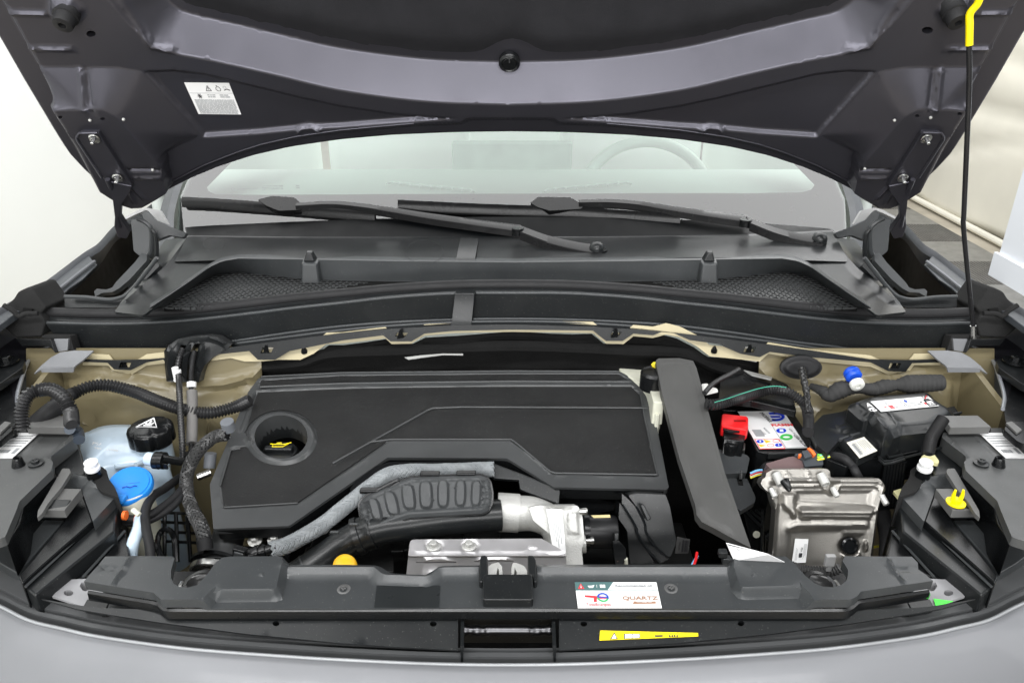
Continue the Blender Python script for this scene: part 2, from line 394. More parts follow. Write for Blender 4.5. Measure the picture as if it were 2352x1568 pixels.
both('bead', [(262, -30), (325, 55), (352, 96), (400, 105)], .004, .006)
both('bead', [(255, 350), (288, 351)], -.0035, .005); both('bead', [(318, 351), (388, 352)], -.0035, .005)
both('bead', [(272, 368), (300, 369), (325, 425)], .003, .005); both('bead', [(330, 369), (392, 368)], .003, .005); both('bead', [(302, 370), (345, 415)], .003, .005)
both('bead', [(190, 146), (212, 212)], .003, .005); both('bead', [(205, 146), (230, 214)], -.003, .005)
both('pad', [(118, -25), (170, -20), (205, 12), (185, 40), (150, 50), (118, 20)], .012, .012)
both('bead', [(688, 291), (694, 284), (720, 282), (735, 289)], .004, .005)
feats.append(('bead', hl(flan[9:]), .003, .004)); feats.append(('bead', hl(mir(flan[9:])), .003, .004))
def ell(c, rx, ry, n=14): return [(c[0] + rx * math.cos(t), c[1] + ry * math.sin(t)) for t in np.linspace(0, 2 * math.pi, n, endpoint=False)]
hh = [ell((215, 67), 11, 7.5), ell((2124, 59), 13, 8), ell((160, 229), 5, 3.5), ell((255, 233), 5.5, 3.5), ell((2088, 226), 5.5, 3.5), ell((2183, 221), 5.5, 3.5)]
relief('inner_panel', hood_f, outl, feats, .0062, greyp, hood, thick=.004, holes=[hl(h) for h in hh], hole_d=.012, surf=lambda u, v: -crown(u), loc=True, sm=60)
# outer skin of the bonnet
ou = np.array([np.array(q) for q in outl]); ce = ou.mean(0)
def skin(name, h, m, sc, parent):
    q = (ou - ce) * sc + ce
    return relief(name, hood_f, [tuple(p) for p in q], [], .05, m, parent, thick=.003, surf=lambda u, v: -crown(u) + h, loc=True, sm=60)
skin('outer_skin', -.062, silver, 1.0, hood)
# rolled edge joining skin and inner panel
loopp = rs(outl, 240, closed=True); eb = MB()
eb.loft([[hood_f.w(p[0], p[1], -crown(p[0]) + a) for p in (loopp - ce) * s_ + ce] for a, s_ in ((.0, .999), (-.002, 1.004), (-.03, 1.005), (-.0635, 1.0))], closed=True)
eb.build('folded_edge', greyp, hood, sm=50)
# pressed edges of the inner frame
rearL_ = [(303, 446), (345, 445), (395, 417), (470, 379), (547, 349), (600, 332), (680, 314), (784, 299), (950, 284)]
def hedge(line, h, r_, name='pressed_edge'): MB().tube([hood_f.w(q[0], q[1], h - crown(q[0])) for q in rs(line, 140)], r_, 8).build(name, greyp, hood, 60)
for q_ in (rearL_, mir(rearL_)): hedge([HF.p(a_, b_, .0125) for a_, b_ in q_], .0125, .0013)
# padded insulation mat
def insu_s(u, v): return -crown(u) - .036 + .014 * sst(np.minimum((dseg(np.stack([u, v], 1), insu, True)) / .05, 1)) - .012 * np.exp(-((u) ** 2 + (v - HF.p(1170, 140)[1]) ** 2) / .0012)
relief('insulation_mat', hood_f, insu, [], .014, padm, hood, thick=.01, surf=insu_s, loc=True, sm=70)
def hp(x, y, h=0): u, v = HF.p(x, y, h); return hood_f.w(u, v, h - crown(u))
dn = hood_f.n
c = MB().lathe(hp(1170, 138, -.031), dn, [(.0165, 0), (.0165, .009), (.014, .011), (.013, .0125), (.011, .011), (.010, .012), (.003, .012)])
c.box(hp(1170, 138, -.0175), (.002, .008, .009)); c.build('fixing_clip', plastic_dark, hood)
# stops, studs, information sticker
for cx, cy in ((150, 30), (2192, 24)):
    ax = V(0, -.75, -.66) + V(-.05 if cx < 1000 else .05, 0, 0)
    b = MB().lathe(hp(cx + (8 if cx < 1000 else -6), cy - 10, .008), ax, [(.020, -.012), (.0185, .0), (.0165, .003), (.0165, .016), (.0145, .017), (.0135, .028), (.0125, .031), (.009, .032), (.005, .032), (.004, .026)])
    b.build('rubber_stop', rubber, hood)
for q in ((207, 276), (284, 274), (351, 390), (2054, 276), (2137, 270), (1986, 387)):
    MB().lathe(hp(q[0], q[1], .0425), dn, [(.0024, 0), (.0022, .002), (.001, .003)], 14).build('stud', alu, hood)
def text(s, fr, u, v, size, m, parent, h=.0006, rot=0, mirx=False, name='lettering', bold=0, ax='CENTER', sx=1):
    cu = bpy.data.curves.new(name, 'FONT'); cu.body = s; cu.size = size; cu.align_x = ax; cu.align_y = 'CENTER'; cu.extrude = .0001; cu.offset = bold; cu.resolution_u = 3
    t = bpy.data.objects.new('t', cu); me = bpy.data.meshes.new_from_object(t); bpy.data.objects.remove(t)
    c_, s_ = math.cos(rot), math.sin(rot); vs = []
    for q in me.vertices:
        x, y = q.co.x * sx, q.co.y
        vs.append(fr.w(u + x * c_ - y * s_, v + x * s_ + y * c_, h + q.co.z))
    for i, q in enumerate(me.vertices): q.co = vs[i]
    me.materials.clear(); me.materials.append(m); me.name = name
    return link(bpy.data.objects.new(name, me), parent)
class Sub:
    "local coordinates (0..1, 0..1) on a sticker: a top left, b top right, c bottom right, d bottom left"
    def __init__(s, a, b, c, d): s.q = [V(*k) for k in (a, b, c, d)]; ex = s.q[1] - s.q[0] + s.q[2] - s.q[3]; ey = s.q[0] - s.q[3] + s.q[1] - s.q[2]; s.n = np.cross(ex, ey); s.n /= np.linalg.norm(s.n); s.W = np.linalg.norm(ex) / 2; s.H = np.linalg.norm(ey) / 2
    def at(s, x, y, h=0): a, b, c, d = s.q; return (a * (1 - x) + b * x) * (1 - y) + (d * (1 - x) + c * x) * y + s.n * h
    def w(s, u, v, h=0): return s.at(u / s.W, 1 - v / s.H, h)
    def quad(s, mb, x0, y0, x1, y1, h=.0006, t=.0002): c = [(x0, y1), (x1, y1), (x1, y0), (x0, y0)]; mb.prism([s.at(*k, h) for k in c], [s.at(*k, h - t) for k in c])
    def poly(s, mb, pts, h=.0006, t=.0003):
        a = sum(pts[i][0] * pts[(i + 1) % len(pts)][1] - pts[(i + 1) % len(pts)][0] * pts[i][1] for i in range(len(pts)))
        if a > 0: pts = pts[::-1]
        mb.prism([s.at(*k, h) for k in pts], [s.at(*k, h - t) for k in pts])
    def ring(s, mb, cx, cy, r, w=.15, h=.0006, n=24, a0=0, a1=360):
        asp = s.W / s.H; L = []
        A = [R(a0 + (a1 - a0) * i / n) for i in range(n + 1)]
        for q in (r, r * (1 - w)): L.append([s.at(cx + q * math.cos(t), cy + q * asp * math.sin(t), h) for t in A])
        mb.loft([L[1], L[0]])
    def text(s, t, x, y, hgt, m, parent, rot=0, sx=1, ax='CENTER', bold=0, name='lettering'): return text(t, s, x * s.W, (1 - y) * s.H, hgt * s.H, m, parent, .0014, rot, ax=ax, sx=sx, bold=bold, name=name)
    def base(s, m, parent, name='label', t=.0004): 
        mb = MB(); s.quad(mb, 0, 0, 1, 1, .0003, t + .0003); return mb.build(name, m, parent, None)
    def lines(s, mb, x0, x1, ys, hh, seed=1, gap=.012):
        q = random.Random(seed)
        for y in ys:
            x = x0
            while x < x1 - .02:
                w_ = q.uniform(.03, .12); s.quad(mb, x, y, min(x + w_, x1), y + hh); x += w_ + gap
    def bars(s, mb, x0, x1, y0, y1, n=28, seed=2):
        q = random.Random(seed); st = (x1 - x0) / n
        for i in range(n): s.quad(mb, x0 + i * st, y0, x0 + i * st + st * q.uniform(.25, .75), y1)
def px_sub(fn, a, b, c, d): return Sub(fn(*a), fn(*b), fn(*c), fn(*d))
hlab = px_sub(lambda x, y: hp(x, y, .0065), (423, 190), (526, 191), (554, 263), (456, 262))
lb = hlab.base(whitel, hood); mb = MB()
hlab.lines(mb, .06, .96, [.52 + i * .036 for i in range(13)], .02, 3, .01); hlab.lines(mb, .4, .58, [.36, .42], .03, 4); hlab.lines(mb, .68, .9, [.36, .42], .03, 5)
hlab.quad(mb, .0, .31, 1, .318)
mb.build('small_print', greyink, lb, None)['kind'] = 'stuff'
mb = MB()
for cx in (.48,):
    for a, b_ in (((cx - .06, .24), (cx + .06, .24)), ((cx + .06, .24), (cx, .08)), ((cx, .08), (cx - .06, .24))): 
        mb.tube([hlab.at(*a, .0007), hlab.at(*b_, .0007)], .0004, 4)
mb.tube([hlab.at(.48, .13, .0007), hlab.at(.48, .2, .0007)], .0004, 4)
fl_ = [(.69, .24), (.65, .2), (.66, .14), (.69, .11), (.68, .07), (.73, .12), (.76, .18), (.74, .24)]
mb.tube([hlab.at(*p, .0007) for p in fl_ + fl_[:1]], .0004, 4)
hlab.ring(mb, .86, .13, .035); mb.tube([hlab.at(.83, .22, .0007), hlab.at(.9, .18, .0007), hlab.at(.96, .22, .0007)], .0006, 4)
for k in range(6):
    t = k * math.pi / 3; mb.tube([hlab.at(.22, .41, .0007), hlab.at(.22 + .05 * math.cos(t), .41 + .08 * math.sin(t), .0007)], .0005, 4)
hlab.ring(mb, .22, .41, .04)
mb.build('symbols', inkm, lb, None)
# hinges
def hinge(sgn):
    M_ = (lambda q: q) if sgn < 0 else (lambda q: mir(q))
    hg = hood
    fr = hood_f.off(.05)
    # plate bolted to the bonnet
    pl = M_([(176, 318), (184, 307), (226, 306), (303, 425), (300, 437), (284, 455), (262, 440), (238, 412)])
    q = [HF.p(*k, .05) for k in pl]; a = sum(q[i][0] * q[(i + 1) % len(q)][1] - q[(i + 1) % len(q)][0] * q[i][1] for i in range(len(q)))
    if a < 0: q = q[::-1]
    f = lambda k, h: hood_f.w(k[0], k[1], h - crown(k[0]))
    o = MB().prism([f(k, .050) for k in q], [f(k, .040) for k in q]).build('hinge_plate', greyp, hg, bev=.002)
    e = M_([(234, 408), (175, 318), (182, 306), (224, 305)]); MB().tube(rs([hp(*k, .051) for k in e], 24), .0022, 8).build('hinge_flange', greyp, o)
    arm = M_([(240, 415), (258, 455), (263, 500), (262, 520), (270, 545), (290, 549), (298, 532), (276, 498), (278, 470), (300, 440), (303, 428)])
    top3 = []; 
    for i, k in enumerate(arm):
        h0 = .036 if k[1] < 445 else None
        top3.append(hp(k[0], k[1], .052) if h0 else Y(k[0], k[1], 1.222 + .08 * min(1, (k[1] - 445) / 90)))
    bot3 = [p + V(0, .010, .004) for p in top3]
    # orientation
    MB().prism(top3, bot3).build('hinge_arm', greyp, hg, bev=.0015)
    rib = M_([(247, 412), (266, 460), (271, 500), (275, 520)]); MB().tube(rs([Y(k[0], k[1], 1.212 + .08 * max(0, min(1, (k[1] - 400) / 130))) for k in rib], 20, smooth=True), .004, 8).build('hinge_rib', greyp, hg)
    for bx, by in M_([(217, 318), (271, 408)]):
        b = MB().lathe(hp(bx, by, .051), dn, [(.0085, 0), (.0085, .0016), (.0065, .003)], 20); b.lathe(hp(bx, by, .054), dn, [(.0054, 0), (.0054, .005), (.0045, .0056)], 6); b.lathe(hp(bx, by, .060), dn, [(.0026, 0), (.0026, .012), (.002, .013)], 10)
        b.build('hinge_bolt', steel, hg, 30)
hinge(-1); hinge(1)
fix(hood)
# ------------------------------------------------------------------ prop rod
rod = empty('hood_prop_rod', 'black steel prop rod with bright yellow grip holding up the right of the bonnet', 'prop rod', (.75, 1.13, 1.0))
rp = [Y(2254, -20, 1.09), Y(2246, 8, 1.095), Y(2228, 32, 1.10), Y(2227, 60, 1.10), Y(2226, 105, 1.10)]
rp2 = [Y(2226, 102, 1.10), Y(2226, 200, 1.105), Y(2220, 350, 1.115), Y(2214, 490, 1.125), Y(2213, 520, 1.13), Y(2222, 620, 1.14), Y(2235, 745, 1.145), Y(2236, 775, 1.145)]
MB().tube(rs(rp, 30, smooth=True), .0049, 14).build('grip', yellow, rod)
MB().tube(rs(rp2, 50, smooth=True), .0036, 12).build('rod', mat('rod_paint', (.03, .03, .032), .25, metal=.5), rod)
MB().tube([Y(2235, 748, 1.145), Y(2236, 782, 1.143)], .0045, 10).build('pivot_end', steel, rod)
fix(rod)
# ------------------------------------------------------------------ windscreen and cabin
GA = R(29); wf = Fr((0, 1.52, 1.058), (1, 0, 0), (0, math.cos(GA), math.sin(GA)))
class GlassFr(Fr):
    pass
def gm():
    m = bpy.data.materials.new('windscreen_glass'); m.use_nodes = True; nt = m.node_tree; nt.nodes.clear(); N = nt.nodes
    o = N.new('ShaderNodeOutputMaterial'); t = N.new('ShaderNodeBsdfTransparent'); g = N.new('ShaderNodeBsdfGlossy'); x = N.new('ShaderNodeMixShader'); fr_ = N.new('ShaderNodeFresnel')
    t.inputs[0].default_value = (.80, .95, .87, 1); g.inputs[0].default_value = (1, 1, 1, 1); g.inputs['Roughness'].default_value = .01
    fr_.inputs[0].default_value = 1.85
    nt.links.new(fr_.outputs[0], x.inputs[0]); nt.links.new(t.outputs[0], x.inputs[1]); nt.links.new(g.outputs[0], x.inputs[2]); nt.links.new(x.outputs[0], o.inputs[0]); return m
glassm = gm()
bow = lambda u: -.035 * (u / .7) ** 2
frit = mat('black_enamel', (.010, .011, .012), .3, var=.0, spec=.5, coat=0)
ws = empty('windscreen', 'wide raked windscreen with dark enamel border reflecting the bright studio ceiling', 'windscreen', (0, 1.52, 1.058))
gl = [(-.715, .02), (-.66, -.03), (-.3, -.035), (.3, -.035), (.66, -.03), (.715, .02), (.745, .15), (.73, .4), (.62, .66), (.3, .72), (-.3, .72), (-.62, .66), (-.73, .4), (-.745, .15)]
relief('glass', wf, gl, [], .05, glassm, ws, loc=True, surf=lambda u, v: bow(u), thick=.005, walls=False, sm=60)
# enamel border: a ring just under the glass
inn = wf.ps([(462, 400), (466, 410), (483, 419), (600, 428), (784, 436), (980, 441), (1176, 442), (1370, 440), (1568, 433), (1720, 426), (1850, 416), (1875, 408), (1884, 395)])
inn = [np.array(q) for q in inn] + [np.array([.50, .58]), np.array([.3, .63]), np.array([-.3, .63]), np.array([-.50, .58])]
relief('enamel_border', wf, gl, [], .05, frit, ws, loc=True, surf=lambda u, v: bow(u) - .004, thick=.001, holes=[inn], hole_d=.001, sm=60)
stk = Sub(*[wf.w(*wf.p(x, y), -.003 + bow(wf.p(x, y)[0])) for x, y in ((520, 404), (686, 410), (688, 421), (519, 417))])
mb = MB(); 
for i in range(9): stk.ring(mb, .13 + i * .031, .5, .012, .4, h=0)
stk.ring(mb, .03, .5, .03, .4, h=0); stk.lines(mb, .45, .75, [.05, .35, .65], .15, 3); stk.lines(mb, .93, .98, [.1, .5], .2, 5)
mb.build('etched_marks', greyink, ws, None)['kind'] = 'stuff'
fix(ws)
cab = empty('cabin_interior', 'dashboard, central screen, steering wheel and seats in haze-paled colours seen through the windscreen', 'car interior', (0, 2.2, 1.0))
dashm = mat('dashboard_plastic', (.56, .60, .57), .8, var=.02)  # windscreen haze and brightness are put into these pale cabin colours
seatm = mat('seat_fabric', (.80, .84, .81), .8, var=.03); scrm = mat('screen_back', (.46, .50, .48), .7); 
dz = 1.075
mb = MB(); L = []
for y, z in ((1.62, dz - .03), (1.78, dz), (2.05, dz + .005), (2.10, dz - .01), (2.12, dz - .3)): L.append([V(x * (.70 + .15 * min(1, (y - 1.5) / .5)), y, z) for x in np.linspace(-1, 1, 20)])
mb.loft(L); mb.build('dashboard', dashm, cab, 50)
def vent(sg):
    q = [(888, 423), (900, 419), (1080, 436), (1088, 441)]
    M_ = (lambda k: k) if sg < 0 else (lambda k: mir(k, 1169))
    a = M_(q); f = fz(dz + .008); mb = MB(); mb.tube([f.w(*f.p(*k)) for k in a] , .003, 6)
    for t in np.linspace(.1, .9, 7): 
        p = np.array(a[1]) * (1 - t) + np.array(a[2]) * t; mb.tube([f.w(*f.p(p[0], p[1] - 3)), f.w(*f.p(p[0], p[1] + 4))], .002, 5)
    mb.build('demister_vent', seatm, cab)
vent(-1); vent(1)
MB().box((0, 2.09, dz + .02), (.326, .03, .105)).build('display_screen', scrm, cab, bev=.006)
sw = V(.40, 2.22, .925); mb = MB(); A_ = V(1, 0, 0); B_ = V(0, .35, .93)
mb.tube([sw + .20 * (A_ * math.cos(t) + B_ * math.sin(t)) for t in np.linspace(0, 2 * math.pi, 48, endpoint=False)], .017, 12, closed=True)
mb.build('steering_wheel', dashm, cab)
for sx in (-.40, .42):
    mb = MB(); mb.box((sx, 2.75, 1.12), (.5, .14, .62)); mb.box((sx, 2.72, 1.46), (.28, .1, .2)); mb.build('front_seat', seatm, cab, bev=.05, seg=4)
MB().box((0, 3.3, 1.0), (1.3, .12, .7)).build('rear_seat', seatm, cab, bev=.05)
for sx in (-.86, .86): MB().box((sx, 2.6, .9), (.04, 1.6, .8)).build('door_panel', dashm, cab, bev=.02)
MB().box((0, 2.6, .55), (1.36, 2.2, .02)).build('cabin_floor', seatm, cab)
fix(cab)
# A pillars and the roof behind
body = empty('car_body', 'silver grey car body: nose, wings, pillars and beige primed engine bay walls', 'car', (0, 1.2, 0))
for sg in (-1, 1):
    c = [wf.w(sg * u, v, bow(u) + .001) for u, v in ((.716, .0), (.748, .15), (.735, .4), (.63, .66))]; c = rs(c, 24, smooth=True)
    MB().loft([c, [p + V(.012 * sg, -.004, .004) for p in c], [p + V(.034 * sg, -.002, -.006) for p in c], [p + V(.046 * sg, .02, -.05) for p in c]]).build('a_pillar', mat('pillar_paint', (.10, .105, .11), .45, metal=.3), body)
MB().box((0, 2.6, 1.47), (1.1, 1.0, .03)).build('roof', silver, body, bev=.01)
# ------------------------------------------------------------------ cowl panel
cowl = empty('cowl_panel', 'wide black plastic scuttle panel with two mesh grilles between windscreen and engine bay', 'cowl panel', (0, 1.3, 1.03))
N_ = 90
def band(name, lines, m, parent, sm=30):
    L = []
    for pts, mode, val in lines:
        q = rs([(p[0], p[1]) for p in pts], N_, smooth=True) if len(pts) > 2 else rs(pts, N_)
        L.append([(Y if mode == 'Y' else Z)(x, y, val) for x, y in q])
    return MB().loft(L).build(name, m, parent, sm)
sealc = [(75, 716), (220, 721), (333, 719), (450, 711), (567, 698), (680, 685), (784, 675), (900, 664), (1040, 656), (1176, 654)]; sealc = sealc + mir(sealc, 1175)[1:]
dyl = lambda pts, d, dx=0: [(p[0] + (dx if p[0] < 1000 else -dx), p[1] + d) for p in pts]
# rear flat part under the windscreen
rr = [(430, 546), (700, 549), (1000, 549), (1176, 548), (1400, 548), (1700, 543), (1915, 533)]
ridge_mid = [(513, 594), (550, 588), (690, 591), (900, 595), (1176, 598), (1450, 595), (1620, 590), (1801, 586), (1850, 600)]
fl1 = [(400, 600), (690, 591), (900, 595), (1176, 598), (1450, 595), (1620, 590), (1950, 600)]
band('top_panel', [([(425, 522), (500, 517), (784, 505), (1000, 500), (1176, 498), (1400, 500), (1700, 510), (1905, 525)], 'Y', 1.535), (dyl(rr, -3), 'Y', 1.485)], mat('deep_black_trim', (.003, .0035, .004), .4, spec=.12), cowl)
band('rear_panel', [(dyl(rr, -5), 'Y', 1.485), (dyl(rr, -1), 'Y', 1.478), (rr, 'Y', 1.47), (dyl(fl1, 1), 'Y', 1.335)], plastic, cowl, 50)
# side plains of the scuttle beside the trays
def pl(name, pts, z, m, parent, t=.004, r=0, bev=.0015): return plate(name, pts, fz(z), t, m, parent, r, bev)
fs = Fr((0, 1.335, 1.070), (1, 0, 0), (0, 1, .03))
ridgeL = [(337, 704), (400, 666), (450, 632), (485, 608), (513, 594), (550, 588), (690, 591)]
sideplate = [(425, 545), (380, 550), (355, 585), (340, 620), (290, 680), (262, 716), (330, 724)] + [(410, 662), (450, 632), (485, 608), (513, 594), (560, 585), (600, 560), (600, 546)]
for sg in (-1, 1):
    M_ = (lambda q: q) if sg < 0 else (lambda q: mir(q))
    relief('side_panel', fz(1.062), M_(sideplate), [('bead', M_([(430, 552), (395, 600), (372, 625), (330, 660), (290, 695)]), .005, .012)], .007, plastic, cowl, thick=.004, r=6)
# ridge, tray wall, tray floor
def tray():
    top = [(345, 704), (400, 668), (450, 634), (485, 609), (513, 596), (550, 590), (690, 592), (900, 596), (1176, 599)]; top = top + mir(top)[1:]
    bot = [(377, 704), (425, 672), (465, 646), (497, 630), (547, 624), (690, 639), (784, 643), (980, 646), (1176, 647)]; bot = bot + mir(bot)[1:]
    q1 = rs(top, 160); q2 = rs(bot, 160)
    A = [Z(x, y, 1.072) for x, y in q1]; A0 = [Z(x, y - 6, 1.070) for x, y in q1]; A1 = [p + V(0, -.006, -.001) for p in A]
    B = [Z(x, y, 1.034) for x, y in q2]; D = [p + V(0, -.004, -.0) for p in B]
    MB().loft([[p + V(0, .004, -.006) for p in A0], A0, A, A1, [(a * .15 + b * .85) for a, b in zip(A1, B)], B, D]).build('tray_rim', plastic_grey, cowl, 50)
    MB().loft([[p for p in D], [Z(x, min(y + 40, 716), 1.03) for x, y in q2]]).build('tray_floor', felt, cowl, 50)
tray()
meshm = mat('mesh_plastic', (.045, .047, .048), .4)
def grille(sg):
    M_ = (lambda q: q) if sg < 0 else (lambda q: mir(q))
    f = fz(1.034)
    poly = f.ps(M_([(374, 706), (420, 676), (465, 646), (497, 630), (547, 624), (690, 640), (784, 645), (850, 648), (700, 676), (560, 698), (450, 706)]))
    a = np.array(poly); lo, hi = a.min(0), a.max(0); mb = MB(); st = .0105
    def seg(p, q):
        n = 240; T = np.linspace(0, 1, n); P = np.outer(1 - T, p) + np.outer(T, q); k = inside(P, poly); i = 0
        while i < n:
            if k[i]:
                j = i
                while j + 1 < n and k[j + 1]: j += 1
                if j > i:
                    A, B = P[i], P[j]; d = (B - A) / (np.linalg.norm(B - A) + 1e-9); nn = np.array([-d[1], d[0]]) * .0011
                    mb.prism([f.w(*(A + nn), 0), f.w(*(A - nn), 0), f.w(*(B - nn), 0), f.w(*(B + nn), 0)], [f.w(*(A + nn), -.004), f.w(*(A - nn), -.004), f.w(*(B - nn), -.004), f.w(*(B + nn), -.004)])
                i = j + 1
            else: i += 1
    y = lo[1]
    while y < hi[1]: seg(np.array([lo[0], y]), np.array([hi[0], y])); y += st * .95
    x = lo[0] - .3
    while x < hi[0] + .3: seg(np.array([x, lo[1]]), np.array([x + (hi[1] - lo[1]) * (-.45 * sg), hi[1]])); x += st * 1.15
    mb.build('mesh_grille', meshm, cowl, None)
grille(-1); grille(1)
for cx, cy in ((713, 600), (1628, 600)):
    p = Y(cx, cy, 1.325); mb = MB()
    mb.prism([p + V(-.017, .012, .004), p + V(-.014, -.012, .0), p + V(.014, -.012, .0), p + V(.017, .012, .004)], [p + V(-.02, .012, -.04), p + V(-.017, -.02, -.04), p + V(.017, -.02, -.04), p + V(.02, .012, -.04)])
    mb.build('clip_tower', plastic_grey, cowl, bev=.004, seg=3)
    MB().prism([p + V(-.006, .005, .02), p + V(-.004, -.005, .018), p + V(.004, -.005, .018), p + V(.006, .005, .02)], [p + V(-.012, .01, .002), p + V(-.011, -.008, .002), p + V(.009, -.008, .002), p + V(.012, .01, .002)]).build('clip', plastic, cowl, bev=.002)
# joint straps in the middle
for n_, qs in (('joint_strap', [((1057, 549), 'Y', 1.468), ((1048, 592), 'Y', 1.333), ((1046, 600), 'Y', 1.325), ((1045, 645), 'Z', 1.034)]), ('joint_strap', [((1048, 668), 'Y', 1.172), ((1045, 676), 'Y', 1.166), ((1038, 736), 'Y', 1.158), ((1035, 754), 'Y', 1.150)])):
    L = []
    for i, ((x, y), m_, v) in enumerate(qs):
        a = (Y if m_ == 'Y' else Z)(x, y, v); b = (Y if m_ == 'Y' else Z)(x + (44 if n_ and qs[0][1] == 'Y' and qs[0][2] < 1.3 else 43) + i * 1.2, y, v); o_ = V(0, -.0025, .0025)
        L.append([a - V(.001, 0, .004), a + o_, b + o_, b + V(.001, 0, -.004)])
    MB().loft(L).build(n_, plastic, cowl, 30, bev=.001)
for c_, r_ in (((492, 552), 24), ((975, 570), 43)):
    f = fz(1.0735); q = [f.w(*f.p(c_[0] + r_ * 1.0 * math.cos(t), c_[1] + 8 + r_ * .62 * math.sin(t))) for t in np.linspace(0, 2 * math.pi, 40, endpoint=False)]; MB().tube(q, .0004, 5, closed=True).build('moulded_circle', plastic, cowl, 60)
    
# bonnet seal: hollow rubber tube along the front of the scuttle
seal = MB().tube([Y(x, y, 1.20) for x, y in rs(sealc, 120, smooth=True)], .0093, 16).build('hood_seal', rubber)
tag(seal, 'long black rubber tube seal running across the car in front of the scuttle', 'rubber seal')
# front face of the scuttle with its ledges
c1 = [(84, 733), (220, 738), (333, 736), (450, 727), (567, 714), (680, 700), (784, 689), (900, 678), (1040, 669), (1176, 667)]; c1 = c1 + mir(c1, 1175)[1:]
c2 = [(107, 742), (230, 745), (333, 743), (450, 735), (567, 722), (680, 708), (784, 697), (900, 684), (1040, 675), (1176, 674)]; c2 = c2 + mir(c2, 1175)[1:]
c3 = [(150, 804), (260, 806), (383, 803), (440, 795), (533, 784), (650, 766), (784, 749), (900, 740), (1040, 734), (1176, 732)]; c3 = c3 + mir(c3, 1175)[1:]
c4 = [(190, 826), (260, 828), (360, 826), (440, 812), (533, 798), (650, 783), (784, 766), (900, 756), (1040, 748), (1176, 746)]; c4 = c4 + mir(c4, 1172)[1:]
band('front_face', [(c1, 'Y', 1.197), (dyl(c1, -5), 'Y', 1.190), (dyl(c1, 1), 'Y', 1.184), (dyl(c1, 5), 'Y', 1.184), (dyl(c2, 0), 'Y', 1.178), (dyl(c2, 4), 'Y', 1.174), (dyl(c3, -3), 'Y', 1.172), (c3, 'Y', 1.168), (dyl(c3, 5), 'Y', 1.160), (dyl(c4, -6), 'Y', 1.155), (c4, 'Y', 1.150)], plastic, cowl, 28)
for ln_, yv, rr_ in ((dyl(c1, -2), 1.193, .0038), (dyl(c2, -1), 1.178, .0032), (dyl(c3, 0), 1.167, .0026), (dyl(c4, -8), 1.157, .0026)):
    MB().tube([Y(x, y, yv) for x, y in rs(ln_, 110, smooth=True)], rr_, 8).build('moulded_bead', plastic_grey, cowl, 60)
# lower flange with notched tabs, beige body flange under it
flg = [(190, 831), (247, 833), (262, 848), (300, 850), (337, 832), (375, 826), (384, 838), (470, 838), (482, 816), (525, 811), (572, 806), (592, 826), (632, 826), (665, 806), (720, 795), (784, 782), (880, 770), (897, 784), (945, 784), (975, 766), (1040, 760), (1176, 757)]
flgr = [(1362, 759), (1392, 783), (1430, 783), (1455, 766), (1500, 770), (1520, 762), (1545, 764), (1585, 781), (1650, 790), (1700, 812), (1745, 820), (1768, 808), (1860, 820), (2000, 832), (2040, 852), (2080, 854), (2095, 834), (2160, 832)]
flg = flg + flgr
upp = [(p[0], np.interp(p[0], [q[0] for q in c4], [q[1] for q in c4]) - 1) for p in flg]
def fl_band(name, lo, dy, yv, m, parent, th, slots=()):
    f = Fr((0, yv, 1.0), (1, 0, 0), (0, .25, 1))
    out = [(x, y + dy) for x, y in lo] + [(x, y) for x, y in reversed(upp)]
    return relief(name, Fr((0, yv, 1.0), (1, 0, 0), (0, .25, 1)), out, [], .02, m, parent, thick=th, holes=slots)
def fl_slot(x, y, w=30, h=14): return [(x - w / 2 + 5, y - h / 2), (x + w / 2, y - h / 2 + 1), (x + w / 2 - 6, y + h / 2), (x - w / 2, y + h / 2)]
sl = [fl_slot(287, 838), fl_slot(613, 804), fl_slot(922, 768, 30, 9), fl_slot(1415, 766, 26, 9), fl_slot(1722, 803), fl_slot(2055, 840)]
cf = fl_band('flange', flg, 0, 1.140, plastic, cowl, .003, sl)
for s_ in sl:
    m_ = np.mean(s_, axis=0); p = Y(m_[0], m_[1], 1.135)
    MB().prism([p + V(-.002, 0, .009), p + V(.002, 0, .009), p + V(.002, .004, .009)], [p + V(-.008, 0, -.008), p + V(.004, 0, -.006), p + V(.002, .004, -.006)]).build('clip', plastic_dark, cowl)
fix(cowl)
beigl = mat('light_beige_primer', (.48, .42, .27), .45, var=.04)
dark_gap = [(x, y + 8) for x, y in flg]
fx = [(190, 838), (250, 840), (264, 858), (302, 860), (337, 839), (380, 834), (480, 829), (530, 822), (562, 830), (600, 830), (640, 826), (690, 826), (720, 812), (750, 790), (784, 789), (885, 777), (900, 790), (945, 789), (975, 771), (1040, 765), (1176, 762), (1362, 765), (1392, 789), (1432, 790), (1455, 772), (1500, 776), (1530, 768), (1560, 775), (1600, 795), (1630, 818), (1700, 825), (1745, 830), (1765, 812), (1860, 828), (2000, 842), (2040, 860), (2082, 861), (2100, 838), (2160, 838)]
uppx = [(p[0], p[1] - 26) for p in fx]
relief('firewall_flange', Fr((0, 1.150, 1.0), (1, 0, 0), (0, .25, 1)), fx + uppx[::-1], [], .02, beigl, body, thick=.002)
for x, y in ((699, 803), (1640, 802)):
    p = Y(x, y, 1.145); MB().lathe(p + V(0, 0, -.004), (0, -.3, 1), [(.006, 0), (.0055, .004), (.002, .010), (.001, .012)], 12).build('stud', plastic_dark, body)
